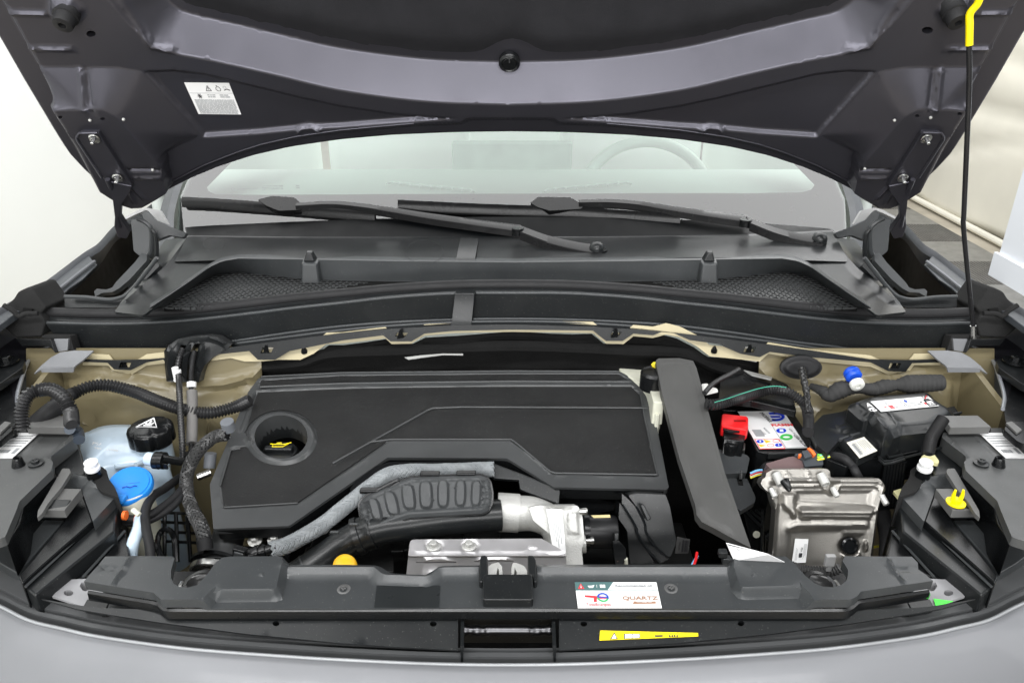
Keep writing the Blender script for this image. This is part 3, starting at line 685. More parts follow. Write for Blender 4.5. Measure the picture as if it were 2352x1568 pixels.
# ------------------------------------------------------------------ front of the car, slam panel
def tl(ox, oy, k): return lambda pts: [(p[0] / k + ox, p[1] / k + oy) + tuple(p[2:]) for p in pts]
t1, t2, t3 = tl(0, 0, 3), tl(784, 0, 3), tl(1568, 0, 3); t4, t5, t6 = tl(0, 522.67, 3), tl(784, 522.67, 3), tl(1568, 522.67, 3)
t7, t8, t9 = tl(0, 1045.33, 3), tl(784, 1045.33, 3), tl(1568, 1045.33, 3)
z1, z2, z3, z4 = tl(0, 350, 5.04), tl(1885.3, 350, 5.04), tl(0, 630, 5.04), tl(0, 875, 5.04)
za, zb, zc, zd, ze = tl(1604.2, 805, 5.755), tl(1943.7, 875, 5.755), tl(1691.7, 1038.3, 5.04), tl(408.3, 1079.2, 5.04), tl(1283.3, 1079.2, 5.04)
CF = 1168
mf = lambda pts: mir(pts, CF)
def grow(pts, lz): # front sheets in side-rising profile
    return [Z(x, y, z) for x, y, z in pts]
rim = [(-260, 1270), (-120, 1340), (0, 1394), (67, 1427), (140, 1445), (233, 1465), (433, 1492), (667, 1510), (784, 1517), (980, 1526), (1168, 1529)]
rim = rim + mf(rim)[1:]
def ring(pts, z, n=140, dz=0): return [Z(x, y, z - dz * ((x - 1176) / 1176) ** 2) for x, y in rs(pts, n, smooth=True)]
zr = .862
r0 = ring(rim, zr)
def shift(L, f, dz): 
    c = V(0, 1.4, 0); out = []
    for p in L:
        d = p - c; d[2] = 0; d /= np.linalg.norm(d); out.append(p + d * f + V(0, 0, dz))
    return out
nose = MB().loft([shift(r0, .30, -.50), shift(r0, .24, -.30), shift(r0, .17, -.16), shift(r0, .11, -.085), shift(r0, .06, -.035), shift(r0, .025, -.010), shift(r0, .008, -.0015), shift(r0, .002, .0005), r0, shift(r0, -.003, -.003), shift(r0, -.004, -.02)])
nose.build('nose_skin', mat('nose_paint', (.18, .184, .194), .5, metal=.45, coat=.1, var=.02, vs=3, bump=.05, bs=1500), body, 40)
inner = [(-260, 1180), (-120, 1240), (0, 1292), (47, 1329), (90, 1369), (178, 1391), (260, 1404), (377, 1422), (560, 1448), (784, 1470), (980, 1481), (1168, 1485)]
inner = inner + mf(inner)[1:]
mid1 = [((a[0]), a[1] - 14) for a in rim]; 
m1 = ring([(x, y - 13) for x, y in rim], zr); m2 = ring([(x, y - 23) for x, y in rim], zr); m3 = ring([(x, y - 31) for x, y in rim], zr)
i0 = ring(inner, zr)
MB().tube([p + V(0, 0, .0012) for p in shift(r0, -.0005, 0)], .0019, 8).build('nose_highlight_line', mat('nose_highlight_paint', (.30, .31, .32), .45, metal=.3), body, 60)  # highlight along the rim, put in as a lighter raised line
trim = empty('front_edge_trim', 'dark grey plastic trim with two rubber grooves following the curved bonnet opening at the nose', 'trim', (0, .6, .85))
MB().loft([[p + V(0, 0, -.02) for p in shift(r0, -.004, 0)], [p + V(0, 0, -.004) for p in shift(r0, -.0045, 0)], [p + V(0, 0, -.0035) for p in m1], [p + V(0, 0, -.009) for p in shift(m1, -.002, 0)], [p + V(0, 0, -.009) for p in shift(m2, .002, 0)], [p + V(0, 0, -.001) for p in m2], [p + V(0, 0, -.0005) for p in m3], [p + V(0, 0, -.006) for p in shift(m3, -.002, 0)], [p + V(0, 0, -.006) for p in shift(m3, -.006, 0)], [p + V(0, 0, -.002) for p in shift(m3, -.0075, 0)], [p + V(0, 0, -.002) for p in i0], [p + V(0, 0, -.03) for p in shift(i0, -.003, 0)]]).build('trim_strip', mat('trim_grey', (.062, .064, .066), .42, spec=.4, bump=.1, bs=1000), trim, 30)
for pts in (t7([(728, 1098)]), t7([(1800, 1228)]), t8([(567, 1290)]), t8([(1703, 1287)]), t9([(472, 1230)]), t9([(1535, 1100)])):
    x, y = pts[0]; f = fz(zr - .0016); plate('slot_hole', [(x - 9, y - 3), (x + 8, y - 4), (x + 9, y + 3), (x - 8, y + 4)], f, .003, felt, trim, bev=0)
fix(trim)
# lower tray between trim and slam cover
tray_ = empty('lower_tray', 'black plastic tray with round holes in front of the slam panel cover', 'tray', (0, .6, .84))
to = t7([(270, 1010), (720, 1070), (1130, 1060), (2352, 1105)]) + [(1051, 1413), (1052, 1490)] + [(900, 1478), (784, 1471), (560, 1449), (377, 1424), (260, 1406), (178, 1393)]
lf = Fr((0, .62, .872), (1, 0, 0), (0, 1, .42))
def wide(sg):
    M_ = (lambda q: q) if sg < 0 else mf
    out = M_([(95, 1375), (200, 1392), (250, 1396), (380, 1400), (1052, 1402), (1052, 1492), (900, 1484), (784, 1476), (560, 1454), (377, 1430), (260, 1412), (178, 1398)])
    hs = [ell(M_([(634, 1431)])[0], 8, 6), ell(M_([(995, 1432)])[0], 8, 6)]
    relief('tray_half', lf, out, [], .008, plastic, tray_, thick=.004, holes=hs, hole_d=.012)
wide(-1); wide(1)
# opening frame with chrome bar inside
q = t8([(825, 1068), (1470, 1068), (1480, 1325), (820, 1325)])
a, b, c, d = [Z(*k, .876) for k in q]
mb = MB()
for p, r_ in ((a, b), (b, c), (d, a)):
    mb.prism([p + V(0, 0, .003), r_ + V(0, 0, .003), r_ + V(0, 0, -.045), p + V(0, 0, -.045)], [p + V(.0, .004, .003) if p is a and r_ is b else p + V(.004 if p is d else -.004, 0, .003), r_ + V(0, .004, .003) if p is a and r_ is b else r_ + V(.004 if p is d else -.004, 0, .003), r_ + V(0, 0, -.05), p + V(0, 0, -.05)])
mb.build('opening_frame', plastic, tray_)
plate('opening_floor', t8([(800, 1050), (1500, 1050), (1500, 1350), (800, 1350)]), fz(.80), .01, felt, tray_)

ba = [Y(*k, .640) for k in t8([(830, 1200), (900, 1203), (985, 1206), (1020, 1202), (1270, 1202), (1310, 1206), (1400, 1202), (1455, 1200)])]
MB().tube(rs(ba, 60), [.0055 + .0008 * math.sin(i * .8) * (i < 18 or i > 42) for i in range(60)], 14).build('chrome_bar', mat('chrome', (.10, .10, .105), .3, metal=1), tray_)
yl = px_sub(lambda x, y: lf.w(*lf.p(x, y), .0012), *t8([(1783, 1208), (2456, 1225), (2458, 1248), (1778, 1276)]))
o = yl.base(yellow, tray_)
mb = MB(); yl.poly(mb, [(.105, .95), (.145, .15), (.185, .95)]); yl.quad(mb, .245, .3, .41, .95); yl.quad(mb, .56, .55, .64, .85); 
for i in range(4): yl.poly(mb, [(.70 + i * .025, .95), (.71 + i * .025, .35), (.722 + i * .025, .95)])
mb.build('warning_symbols', inkm, o, None)
mb = MB(); yl.poly(mb, [(.12, .88), (.145, .35), (.172, .88)], .0009); yl.quad(mb, .255, .4, .325, .9, .0009); yl.quad(mb, .332, .4, .402, .9, .0009); mb.build('warning_fill', whitel, o, None)
fix(tray_)
# slam panel cover
sf = Fr((0, .67, .90), (1, 0, 0), (0, 1, .04))
slam = empty('slam_panel_cover', 'wide black plastic cover over the slam panel with latch in its middle and oil sticker', 'slam panel cover', (0, .67, .89))
so = t7([(600, 930), (650, 870), (700, 815), (745, 757), (1205, 750), (1219, 768), (1195, 855), (1195, 905), (1215, 945), (1250, 966), (1310, 972), (1375, 955), (1440, 885), (1500, 800), (1545, 765), (1600, 757), (2352, 752)]) + t8([(230, 757), (275, 772), (330, 805), (400, 828), (580, 835), (640, 820), (700, 780), (750, 760), (950, 757)])
so += t8([(960, 730), (1005, 730), (1012, 870), (1300, 870), (1288, 730), (1330, 730), (1345, 752), (2352, 750)])
so += t9([(305, 752), (312, 755), (700, 757), (770, 820), (830, 890), (890, 940), (950, 965), (1020, 970), (1075, 955), (1110, 925), (1122, 890), (1122, 850), (1085, 785), (1100, 755), (1560, 758), (1600, 800), (1605, 840), (1650, 880), (1705, 925), (1210, 1000), (1180, 1035), (1135, 1056), (0, 1056)]) + t8([(1460, 1050), (825, 1050)]) + t7([(2352, 1056), (1130, 1056), (1075, 1008), (750, 955)])
lb_ = t7([(1985, 770), (1985, 820), (1950, 975), (1900, 1008), (1490, 1012), (1445, 1056), (1400, 1100), (560, 1100), (560, 730), (1985, 730)])
rb_ = t9([(308, 730), (305, 830), (340, 940), (380, 985), (430, 995), (800, 985), (860, 1056), (900, 1100), (1800, 1100), (1700, 730)])
ff = [('pad', lb_, .014, .006), ('pad', rb_, .014, .006), ('bead', t7([(1990, 803), (2352, 803)]) + t8([(230, 803), (290, 855), (600, 868), (680, 805), (945, 803)]), .008, .012),
      ('bead', t8([(1345, 803), (2352, 803)]) + t9([(300, 803)]), .008, .012), ('pad', ell(t7([(1817, 884)])[0], 6, 6, 8), .003, .003), ('pad', ell(t9([(477, 884)])[0], 6, 6, 8), .003, .003),
      ('bead', t7([(925, 752), (862, 850), (808, 942)]), .0025, .003), ('bead', t9([(1385, 755), (1440, 850), (1502, 948)]), .0025, .003), ('bead', t7([(735, 838), (870, 842)]), -.002, .005), ('bead', t9([(1455, 850), (1600, 845)]), -.002, .005)]
relief('cover', sf, so, ff, .0065, plastic_grey, slam, thick=.012, sm=45)
# front fascia step under its edge
L = rs(t7([(600, 932), (750, 957), (1075, 1010), (1130, 1058), (2352, 1058)]) + t9([(0, 1058), (1135, 1058), (1180, 1037), (1210, 1002), (1705, 927)]), 120)
def Lw(h, dy): return [sf.w(*sf.p(x, y), h) + V(0, dy, 0) for x, y in L]
MB().loft([Lw(-.001, .002), Lw(-.003, -.001), Lw(-.013, -.002), Lw(-.0155, .0), Lw(-.018, .004)]).build('front_step', plastic_dark, slam, 30)
for k in (t7([(757, 903)])[0], t7([(2368, 922)])[0], t8([(2272, 918)])[0], t9([(1545, 900)])[0]):
    p = sf.w(*sf.p(*k), -.002 if 400 < k[0] < 1900 else -.008); mb = MB().lathe(p, (0, -.1, 1), [(.0092, -.002), (.0092, .001), (.007, .0025), (.0045, .003), (.004, .0015), (.001, .0015)], 24)
    mb.box(p + V(0, 0, .0035), (.006, .002, .001)); mb.box(p + V(0, 0, .0035), (.002, .006, .001)); mb.build('screw', mat('dull_screw', (.12, .12, .12), .45, metal=.4), slam, bev=.0005)
ol = px_sub(lambda x, y: sf.w(*sf.p(x, y), .001), *t8([(1608, 878), (2170, 878), (2208, 1055), (1630, 1055)]))
o = ol.base(whitel, slam, 'oil_sticker'); mb = MB(); teal = mat('teal_print', (.07, .14, .14), .5)
ol.poly(mb, [(.0, .0), (.47, .0), (.385, .33), (.0, .33)]); ol.quad(mb, 0, .325, 1, .335); mb.build('teal_band', teal, o, None)
mb = MB(); ol.poly(mb, [(.03, .28), (.068, .07), (.105, .28)], .0011); mb.build('warning_triangle', redink, o, None)
mb = MB(); ol.poly(mb, [(.062, .25), (.068, .12), (.074, .25)], .0014); ol.poly(mb, [(.15, .16), (.20, .16), (.235, .13), (.215, .24), (.165, .24), (.16, .2)], .0011); ol.quad(mb, .258, .13, .263, .23, .0011); ol.quad(mb, .30, .12, .33, .24, .0011); ol.quad(mb, .334, .12, .364, .24, .0011); mb.build('white_icons', whitel, o, None)
ol.text('Recommended oil', .71, .175, .15, greyink, o, bold=.00012); 
ol.text('QUARTZ', .76, .66, .19, mat('copper_print', (.35, .20, .13), .5), o, bold=.0001, sx=1.35)
mb = MB(); ol.poly(mb, [(.66, .86), (.68, .76), (.94, .76), (.94, .84)]); mb.build('copper_band', MATS['copper_print'], o, None)
ol.text('POWERED OIL', .80, .805, .055, whitel, o, bold=.0001, sx=1.2).location = (0, 0, .0004)
ol.text('TotalEnergies', .25, .90, .13, redink, o, sx=1.0)
mb = MB(); ol.poly(mb, [(.10, .53), (.30, .58), (.38, .60), (.38, .66), (.24, .66), (.235, .78), (.20, .78), (.205, .63), (.10, .60)], .001); mb.build('logo_stroke', redink, o, None)
mb = MB(); ol.ring(mb, .315, .62, .07, .3, .0012, 24, 20, 200); mb.build('logo_arc', greenink, o, None)
mb = MB(); ol.ring(mb, .315, .62, .07, .3, .0013, 24, 180, 380); ol.quad(mb, .255, .6, .38, .64, .0013); mb.build('logo_arc', blueink, o, None)
mb = MB(); ol.quad(mb, .505, .5, .507, .95); mb.build('divider_line', greyink, o, None)
# dark film patch and latch
plate('film_patch', t8([(245, 900), (680, 900), (672, 1048), (228, 1048)]), sf, .0006, mat('film_black', (.016, .018, .019), .3), slam, bev=0, h=.0012)
fix(slam)
latch = empty('bonnet_latch', 'steel bonnet latch jaws in black housing at the middle of the slam panel', 'latch', (0, .69, .88))
for pts in ([(955, 752), (965, 728), (1002, 728), (1010, 745), (1008, 860), (975, 915), (950, 912)], [(1283, 728), (1325, 730), (1342, 760), (1350, 905), (1330, 918), (1312, 870), (1290, 862)]):
    plate('guide_cheek', t8(pts), sf, .03, plastic, latch, bev=.002, h=.010)
for pts in ([(1012, 866), (1014, 790), (1040, 770), (1085, 762), (1108, 790), (1112, 866), (1085, 868), (1088, 810), (1075, 800), (1065, 868)], [(1172, 866), (1172, 800), (1182, 765), (1215, 768), (1260, 788), (1280, 820), (1278, 866), (1205, 866), (1210, 830), (1195, 800), (1190, 850)]):
    plate('jaw', t8(pts), sf, .010, alu, latch, bev=.001, h=.006, r=1)
plate('latch_box', t8([(985, 868), (1310, 868), (1320, 900), (1320, 1046), (975, 1046), (975, 900)]), sf, .02, plastic, latch, r=6, bev=.003, h=.012)
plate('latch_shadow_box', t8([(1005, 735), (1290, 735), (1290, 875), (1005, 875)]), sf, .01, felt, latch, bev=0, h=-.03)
fix(latch)
# ------------------------------------------------------------------ engine bay shell
def pz(name, pts, z, m, parent, t=.004, r=0, bev=.0015, down=None): return plate(name, pts, fz(z), t, m, parent, r, bev, down=down)
def col(*pp): return [np.array(p) for p in pp]
MB().box((0, .95, .42), (1.5, .9, .02)).build('dark_underside_filler', felt, body)  # added black sheet that darkens the gaps under the engine
bw = Fr((0, 1.12, .85), (1, 0, 0), (0, .22, 1))
def wallside(sg):
    M_ = (lambda q: q) if sg < 0 else (lambda q: mir(q, 1172))
    out = bw.ps(M_([(60, 800), (600, 800), (600, 1000), (590, 1300), (60, 1300)]))
    fe = []
    P_ = lambda q: bw.ps(M_(q))
    fe.append(('pad', P_([(150, 860), (240, 838), (330, 862), (450, 880), (520, 890), (600, 880), (640, 1400), (150, 1400)]), .03, .03))
    fe.append(('bead', P_([(160, 850), (300, 868), (420, 885), (520, 880), (585, 862)]), .012, .012))
    fe.append(('bead', P_([(245, 905), (245, 985)]), .0012, .002)); fe.append(('bead', P_([(175, 955), (215, 958)]), .003, .004))
    for k in ((267, 922), (303, 925), (338, 932), (368, 935)): fe.append(('pad', P_(ell(k, 6, 6, 8)), .002, .003))
    fe.append(('bead', P_([(455, 925), (485, 930), (500, 960), (490, 990)]), .006, .008))
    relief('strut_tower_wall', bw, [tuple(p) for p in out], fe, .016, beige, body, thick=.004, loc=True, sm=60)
    # side wall under the wing
    xs = -.76 * (1 if sg < 0 else -1)
    so_ = [Y(*k, 1.12) for k in M_([(150, 800), (150, 1300)])]
    A = [V(xs * 1.0 - (.0), y, z) for y, z in ((1.0, .93), (1.14, .96), (1.14, .45), (1.0, .45))]
    MB().prism(A, [p + V(.01 * sg, 0, 0) for p in A]).build('inner_wing_panel', beige, body)
wallside(-1); wallside(1)
fl2 = Fr((0, 1.16, .85), (1, 0, 0), (0, .05, 1))
relief('bulkhead_insulation', fl2, [(x, y + 12) for x, y in fx if 530 < x < 1800] + [(1800, 1300), (555, 1300)], [('bead', [(600, 900), (1600, 900)], .01, .02)], .03, felt, body, thick=.02, surf=lambda u, v: .006 * np.sin(u * 31 + 2 * np.sin(v * 40)) + .004 * np.sin(v * 70 + u * 9))
ins = [(560, 832), (600, 842), (700, 838), (800, 846), (930, 858), (1010, 862)]
MB().tube(rs([Y(x, y + 16, 1.158) for x, y in ((575, 825), (690, 816), (760, 796), (900, 790), (1176, 780), (1450, 790), (1570, 796), (1640, 824), (1700, 838))], 60, smooth=True), .016, 10, flat=.6).build('bulkhead_padding', felt, body)
plate('torn_foil', t5([(435, 893), (540, 880), (700, 867), (840, 868), (838, 880), (700, 878), (560, 896), (462, 910)]), Fr((0, 1.12, .9), (1, 0, 0), (0, .3, 1)), .0008, mat('dull_foil', (.3, .3, .29), .5, metal=.5), body, bev=0)
# ------------------------------------------------------------------ wings, gutters
for sg in (-1, 1):
    M_ = (lambda q: q) if sg < 0 else (lambda q: mir(q, 1173))
    def ff_(pts): return [Z(x, y, 1.04) for x, y in M_(pts)]
    outer = [(-330, 905), (-150, 805), (0, 706), (83, 661), (190, 582), (224, 560), (262, 519), (300, 497), (340, 475), (385, 432)]
    inner_ = [(-240, 930), (-75, 812), (40, 752), (112, 706), (159, 661), (190, 641), (222, 606), (243, 585), (262, 560), (300, 530), (345, 500), (392, 455)]
    n = 60; o_ = rs([Z(x, y, 1.04) for x, y in (outer if sg < 0 else [(2346 - a, b) for a, b in outer])], n, smooth=True); i_ = rs([Z(x, y, 1.027) for x, y in (inner_ if sg < 0 else [(2346 - a, b) for a, b in inner_])], n)
    sx = V(.01 * sg, 0, 0)
    L = [[p + V(sg * .075, .03, -.35) for p in o_], [p + V(sg * .055, .02, -.16) for p in o_], [p + V(sg * .03, .01, -.06) for p in o_], [p + V(sg * .010, .0, -.014) for p in o_], [p + V(sg * .003, 0, -.003) for p in o_], o_, [p - V(sg * .004, 0, .006) for p in o_], [p - V(sg * .005, 0, .014) for p in o_]]
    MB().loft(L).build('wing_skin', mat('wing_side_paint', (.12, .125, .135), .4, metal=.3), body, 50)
    fr_o = [p - V(sg * .005, 0, .012) for p in o_]
    # ledge and flange: wing paint darkened for the bonnet's reflection; bent edge kept lighter
    lf_ = fz(1.031)
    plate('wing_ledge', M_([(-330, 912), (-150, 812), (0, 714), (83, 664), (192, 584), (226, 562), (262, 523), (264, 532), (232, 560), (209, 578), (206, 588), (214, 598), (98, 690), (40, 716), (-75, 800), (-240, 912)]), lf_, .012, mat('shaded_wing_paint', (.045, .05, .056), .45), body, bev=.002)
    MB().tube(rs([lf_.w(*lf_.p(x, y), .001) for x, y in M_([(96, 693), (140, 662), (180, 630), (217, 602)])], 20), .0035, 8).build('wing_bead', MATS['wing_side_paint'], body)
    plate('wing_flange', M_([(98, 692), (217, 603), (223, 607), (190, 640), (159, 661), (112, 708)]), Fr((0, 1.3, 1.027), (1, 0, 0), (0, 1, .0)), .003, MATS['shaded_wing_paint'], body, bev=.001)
    A = o_[44:]; MB().loft([A, [a + V(-sg * .006, -.002, -.02) for a in A], [a + V(-sg * .006, 0, -.30) for a in A]]).build('wing_inner_edge', greyp, body, 30)
    # dark well between wing and scuttle
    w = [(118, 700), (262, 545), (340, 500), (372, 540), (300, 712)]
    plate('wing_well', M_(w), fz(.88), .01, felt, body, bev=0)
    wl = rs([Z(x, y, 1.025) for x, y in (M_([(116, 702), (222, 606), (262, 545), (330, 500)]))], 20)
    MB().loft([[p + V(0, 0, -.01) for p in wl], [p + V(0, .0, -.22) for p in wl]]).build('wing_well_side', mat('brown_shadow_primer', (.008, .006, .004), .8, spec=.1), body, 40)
    # front of wing: black block end of the seal, bracket plate, bolts
body2 = body
for sg in (-1, 1):
    M_ = (lambda q: q) if sg < 0 else (lambda q: mir(q, 1173))
    bl = empty('foam_end_block', 'black foam block closing the %s end of the rubber bonnet seal' % ('left' if sg < 0 else 'right'), 'foam block', tuple(Y(50, 720, 1.17)), 'foam end blocks of the bonnet seal') if False else empty('foam_end_block', 'black foam block closing the %s end of the rubber bonnet seal' % ('left' if sg < 0 else 'right'), 'foam block', (.68 * sg, 1.15, 1.0), 'foam blocks at the ends of the bonnet seal')
    q = M_(z3([(0, 430), (60, 370), (150, 285), (200, 205), (320, 150), (370, 160), (530, 385), (470, 465), (520, 560), (475, 725), (180, 738), (0, 590)]))
    plate('block_body', q, Fr((0, 1.165, 1.0), (1, 0, 0), (0, .5, 1)), .07, foamm, bl, bev=.006, down=(0, .07, -.01))
    ln = [Y(x, y, 1.163) for x, y in M_(z3([(60, 372), (170, 440), (240, 500), (330, 470), (460, 470)]))]
    MB().tube(rs([p + V(0, -.003, .004) for p in ln], 30, smooth=True), .004, 8).build('block_ridge', foamm, bl)
    sl_ = M_(z3([(270, 385), (380, 400), (330, 470), (260, 420)])); plate('block_notch', sl_, Fr((0, 1.16, 1.0), (1, 0, 0), (0, .5, 1)), .003, felt, bl, bev=0)
    fix(bl)
# scuttle side gutters (drain channels and hinge covers)
for sg in (-1, 1):
    M_ = (lambda q: q) if sg < 0 else (lambda q: mir(q, 1173))
    side = 'left' if sg < 0 else 'right'
    gc = empty('hinge_cover', 'black moulded cover beside the %s bonnet hinge at the corner of the windscreen' % side, 'hinge cover', (.64 * sg, 1.35, .95), 'covers beside the bonnet hinges')
    FW = lambda Yv: Fr((0, Yv, 1.0), (1, 0, 0), (0, .6, 1))
    plate('cover_cup', M_(z1([(1510, 780), (1600, 765), (1700, 840), (1745, 930), (1740, 1100), (1690, 1210), (1610, 1195), (1545, 1140), (1525, 900)])), FW(1.34), .03, plastic_grey, gc, r=4, bev=.003)
    lip = [Y(x, y, 1.335) for x, y in M_(z1([(1590, 765), (1690, 815), (1750, 900), (1745, 1130), (1690, 1225), (1590, 1320), (1560, 1385), (1400, 1567)]))]
    MB().tube(rs(lip, 50, smooth=True), .0042, 8).build('cover_lip', plastic_grey, gc)
    lip = [Y(x, y, 1.33) for x, y in M_(z1([(1760, 890), (1800, 960), (1815, 1130), (1790, 1260), (1700, 1370), (1500, 1567)]))]
    MB().tube(rs(lip, 50, smooth=True), .004, 8).build('cover_lip', plastic, gc)
    rail = M_(z3([(1088, 195), (1120, 165), (1230, 175), (1300, 150), (1340, 90), (1560, -140), (1640, -250), (1700, -230), (1700, -160), (1500, 60), (1380, 160), (1300, 205), (1180, 215), (1100, 260)]))
    plate('side_rail', rail, Fr((0, 1.27, 1.03), (1, 0, 0), (0, .7, .7)), .012, plastic_grey, gc, r=2, bev=.003)
    rail = M_(z3([(745, 250), (1000, 260), (1250, 285), (1400, 250), (1560, 100), (1800, -150), (1850, -100), (1600, 150), (1500, 300), (1330, 390), (745, 385)]))
    plate('side_rail', rail, Fr((0, 1.22, 1.02), (1, 0, 0), (0, .55, .8)), .012, plastic, gc, r=3, bev=.002)
    e = [Y(x, y, 1.215) for x, y in M_(z3([(748, 256), (1000, 265), (1250, 292), (1400, 268), (1500, 210), (1650, 30), (1820, -190)]))]
    MB().tube(rs(e, 50, smooth=True), .0035, 8).build('rail_edge', plastic_grey, gc)
    wing = M_(z1([(1640, 700), (1690, 670), (1730, 700), (1800, 780), (1970, 860), (2160, 930), (2130, 980), (2100, 985), (1960, 960), (1800, 1020), (1770, 900), (1660, 770)]))
    plate('corner_cover', wing, Fr((0, 1.42, 1.08), (1, 0, 0), (0, .5, .8)), .01, plastic_grey, gc, r=3, bev=.003)
    shld = M_(z1([(1540, 700), (1600, 665), (1700, 640), (1850, 670), (1950, 840), (1800, 780), (1730, 690), (1690, 665), (1640, 690), (1600, 705), (1420, 790), (1410, 770)]))
    plate('pillar_foot', shld, Fr((0, 1.48, 1.10), (1, 0, 0), (0, .4, .9)), .01, mat('pillar_foot_paint', (.42, .42, .42), .45), gc, r=3, bev=.002)
    fix(gc)
    # bracket plate of the wing with bolted strap, at the edge of the frame
    bk = empty('wing_bracket', 'dark steel bracket with black bolted support at the %s edge of the engine bay' % side, 'bracket', (.68 * sg, .95, .9), 'brackets at the engine bay edges')
    g = M_(z3([(-150, 640), (0, 600), (110, 660), (240, 790), (560, 825), (575, 840), (420, 920), (330, 1000), (270, 1150), (200, 1370), (180, 1500), (0, 1600), (-150, 1650)]))
    plate('bracket_sheet', g, Fr((0, 1.05, .94), (1, 0, 0), (0, 1, .1)), .004, greyp, bk, r=1.5, bev=.001)
    MB().tube(rs([Z(x, y, .955) for x, y in M_(z3([(560, 830), (420, 920), (330, 1000), (270, 1150), (200, 1400), (215, 1560)]))], 40, smooth=True), .003, 8).build('bracket_edge', silver, bk)
    MB().tube(rs([Z(x, y, .949) for x, y in M_(z3([(50, 800), (80, 840), (140, 885), (210, 880)]))], 20, smooth=True), .004, 8).build('bracket_bead', greyp, bk)
    arm = M_(z3([(-200, 900), (0, 950), (100, 945), (200, 955), (290, 1000), (260, 1080), (0, 1260), (-200, 1350)])); plate('support', arm, fz(.968), .012, plastic, bk, r=3, bev=.002)
    pb_ = M_(z3([(75, 1010)]))[0]; p = Z(*pb_, .972)
    MB().lathe(p, (0, 0, 1), [(.018, 0), (.018, .002), (.010, .002), (.010, .003)]).lathe(p, (0, 0, 1), [(.0075, 0), (.0075, .009), (.006, .010)], 6).build('bolt', plastic_dark, bk)
    blk = M_(z3([(-80, 1270), (95, 1225), (150, 1440), (205, 1560), (170, 1760), (-100, 1850)])); plate('side_box', blk, fz(.945), .12, plastic_dark, bk, r=2)
    fix(bk)
    # bright folded metal tongue under the scuttle end
    tg = empty('metal_tongue', 'bent silver metal tongue under the %s end of the scuttle panel' % side, 'bracket', (.6 * sg, 1.08, .9), 'silver metal tongues')
    sur = [(390, 1150), (470, 1060), (590, 960), (700, 900), (860, 880), (1085, 882), (950, 1000), (880, 1050), (850, 1085), (510, 1075), (440, 1120)]
    f_ = Fr((0, 1.09, .95), (1, 0, 0), (0, .8, .55)); plate('tongue', M_(z3(sur)), f_, .003, mat('zinc_sheet', (.20, .205, .215), .42, metal=.3), tg, r=1.5, bev=.001)
    plate('tongue_lip', M_(z3([(470, 1085), (860, 1072), (850, 1135), (480, 1135)])), Fr((0, 1.06, .93), (1, 0, 0), (0, .1, 1)), .003, MATS['zinc_sheet'], tg, r=2, bev=.001)
    plate('tongue_clip', M_(z3([(610, 750), (790, 745), (780, 880), (640, 900)])), Fr((0, 1.135, .97), (1, 0, 0), (0, .3, 1)), .01, MATS['zinc_sheet'], tg, r=1.5, bev=.001)
    plate('foam_pad', M_(z3([(490, 705), (810, 710), (860, 880), (780, 880), (790, 760), (610, 755), (590, 745), (480, 735)])), Fr((0, 1.14, .97), (1, 0, 0), (0, .3, 1)), .02, foamm, tg, r=1.5, bev=.002)
    plate('rail_flange', M_(z3([(180, 745), (590, 750), (640, 910), (570, 830), (250, 830)])), Fr((0, 1.12, .96), (1, 0, 0), (0, .4, 1)), .01, plastic_dark, tg, bev=.001)
    fix(tg)
# ------------------------------------------------------------------ scuttle drain with two hoses, left
dr = empty('drain_funnel', 'black drain funnel under the scuttle with two slots and thin hoses hanging from it', 'drain funnel', (-.41, 1.1, .85))
df = Fr((0, 1.125, .95), (1, 0, 0), (0, .28, 1))
relief('funnel', df, t4([(1130, 850), (1165, 810), (1230, 765), (1330, 748), (1430, 742), (1500, 752), (1570, 795), (1600, 800), (1560, 840), (1460, 900), (1410, 950), (1390, 1000), (1378, 1060), (1150, 1058), (1140, 950)]),
       [('bead', t4([(1150, 845), (1180, 810), (1240, 775), (1330, 760), (1420, 755), (1490, 765), (1550, 800)]), .004, .006), ('bead', t4([(1300, 830), (1275, 900), (1268, 1050)]), .010, .010), ('bead', t4([(1180, 850), (1165, 950), (1180, 1058)]), .008, .010), ('bead', t4([(1400, 830), (1375, 920), (1360, 1058)]), .008, .010)], .01, plastic, dr, thick=.02,
       holes=[t4([(1245, 808), (1290, 806), (1240, 900), (1240, 1052), (1198, 1050), (1205, 920)]), t4([(1340, 800), (1385, 796), (1345, 880), (1325, 960), (1332, 1048), (1292, 1050), (1300, 900)])], hole_d=.02)
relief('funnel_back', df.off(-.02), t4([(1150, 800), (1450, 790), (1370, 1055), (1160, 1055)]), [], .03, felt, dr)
fix(dr)
def corr(path, r, pitch=.0042, amp=.34, n=14, sm_=True):
    P = rs(path, 400, smooth=sm_); L = sum(np.linalg.norm(np.diff(P, axis=0), axis=1)); k = max(20, int(L / (pitch * 1.3))) * 4
    P = rs(P, k); rr = [r * (1 + amp * (1, .6, -.6, -1)[i % 4] * .5) for i in range(len(P))]
    return MB().tube(P, rr, n)
def hose(name, label, cat, path, r, m, corrug=False, group=None, flat=None, **k):
    b = corr(path, r, **k) if corrug else MB().tube(rs(path, 120, smooth=True), r, 14, flat=flat)
    return tag(b.build(name, m, sm=60 if not corrug else 50), label, cat, group)
conduit = mat('conduit_plastic', (.02, .02, .021), .3)
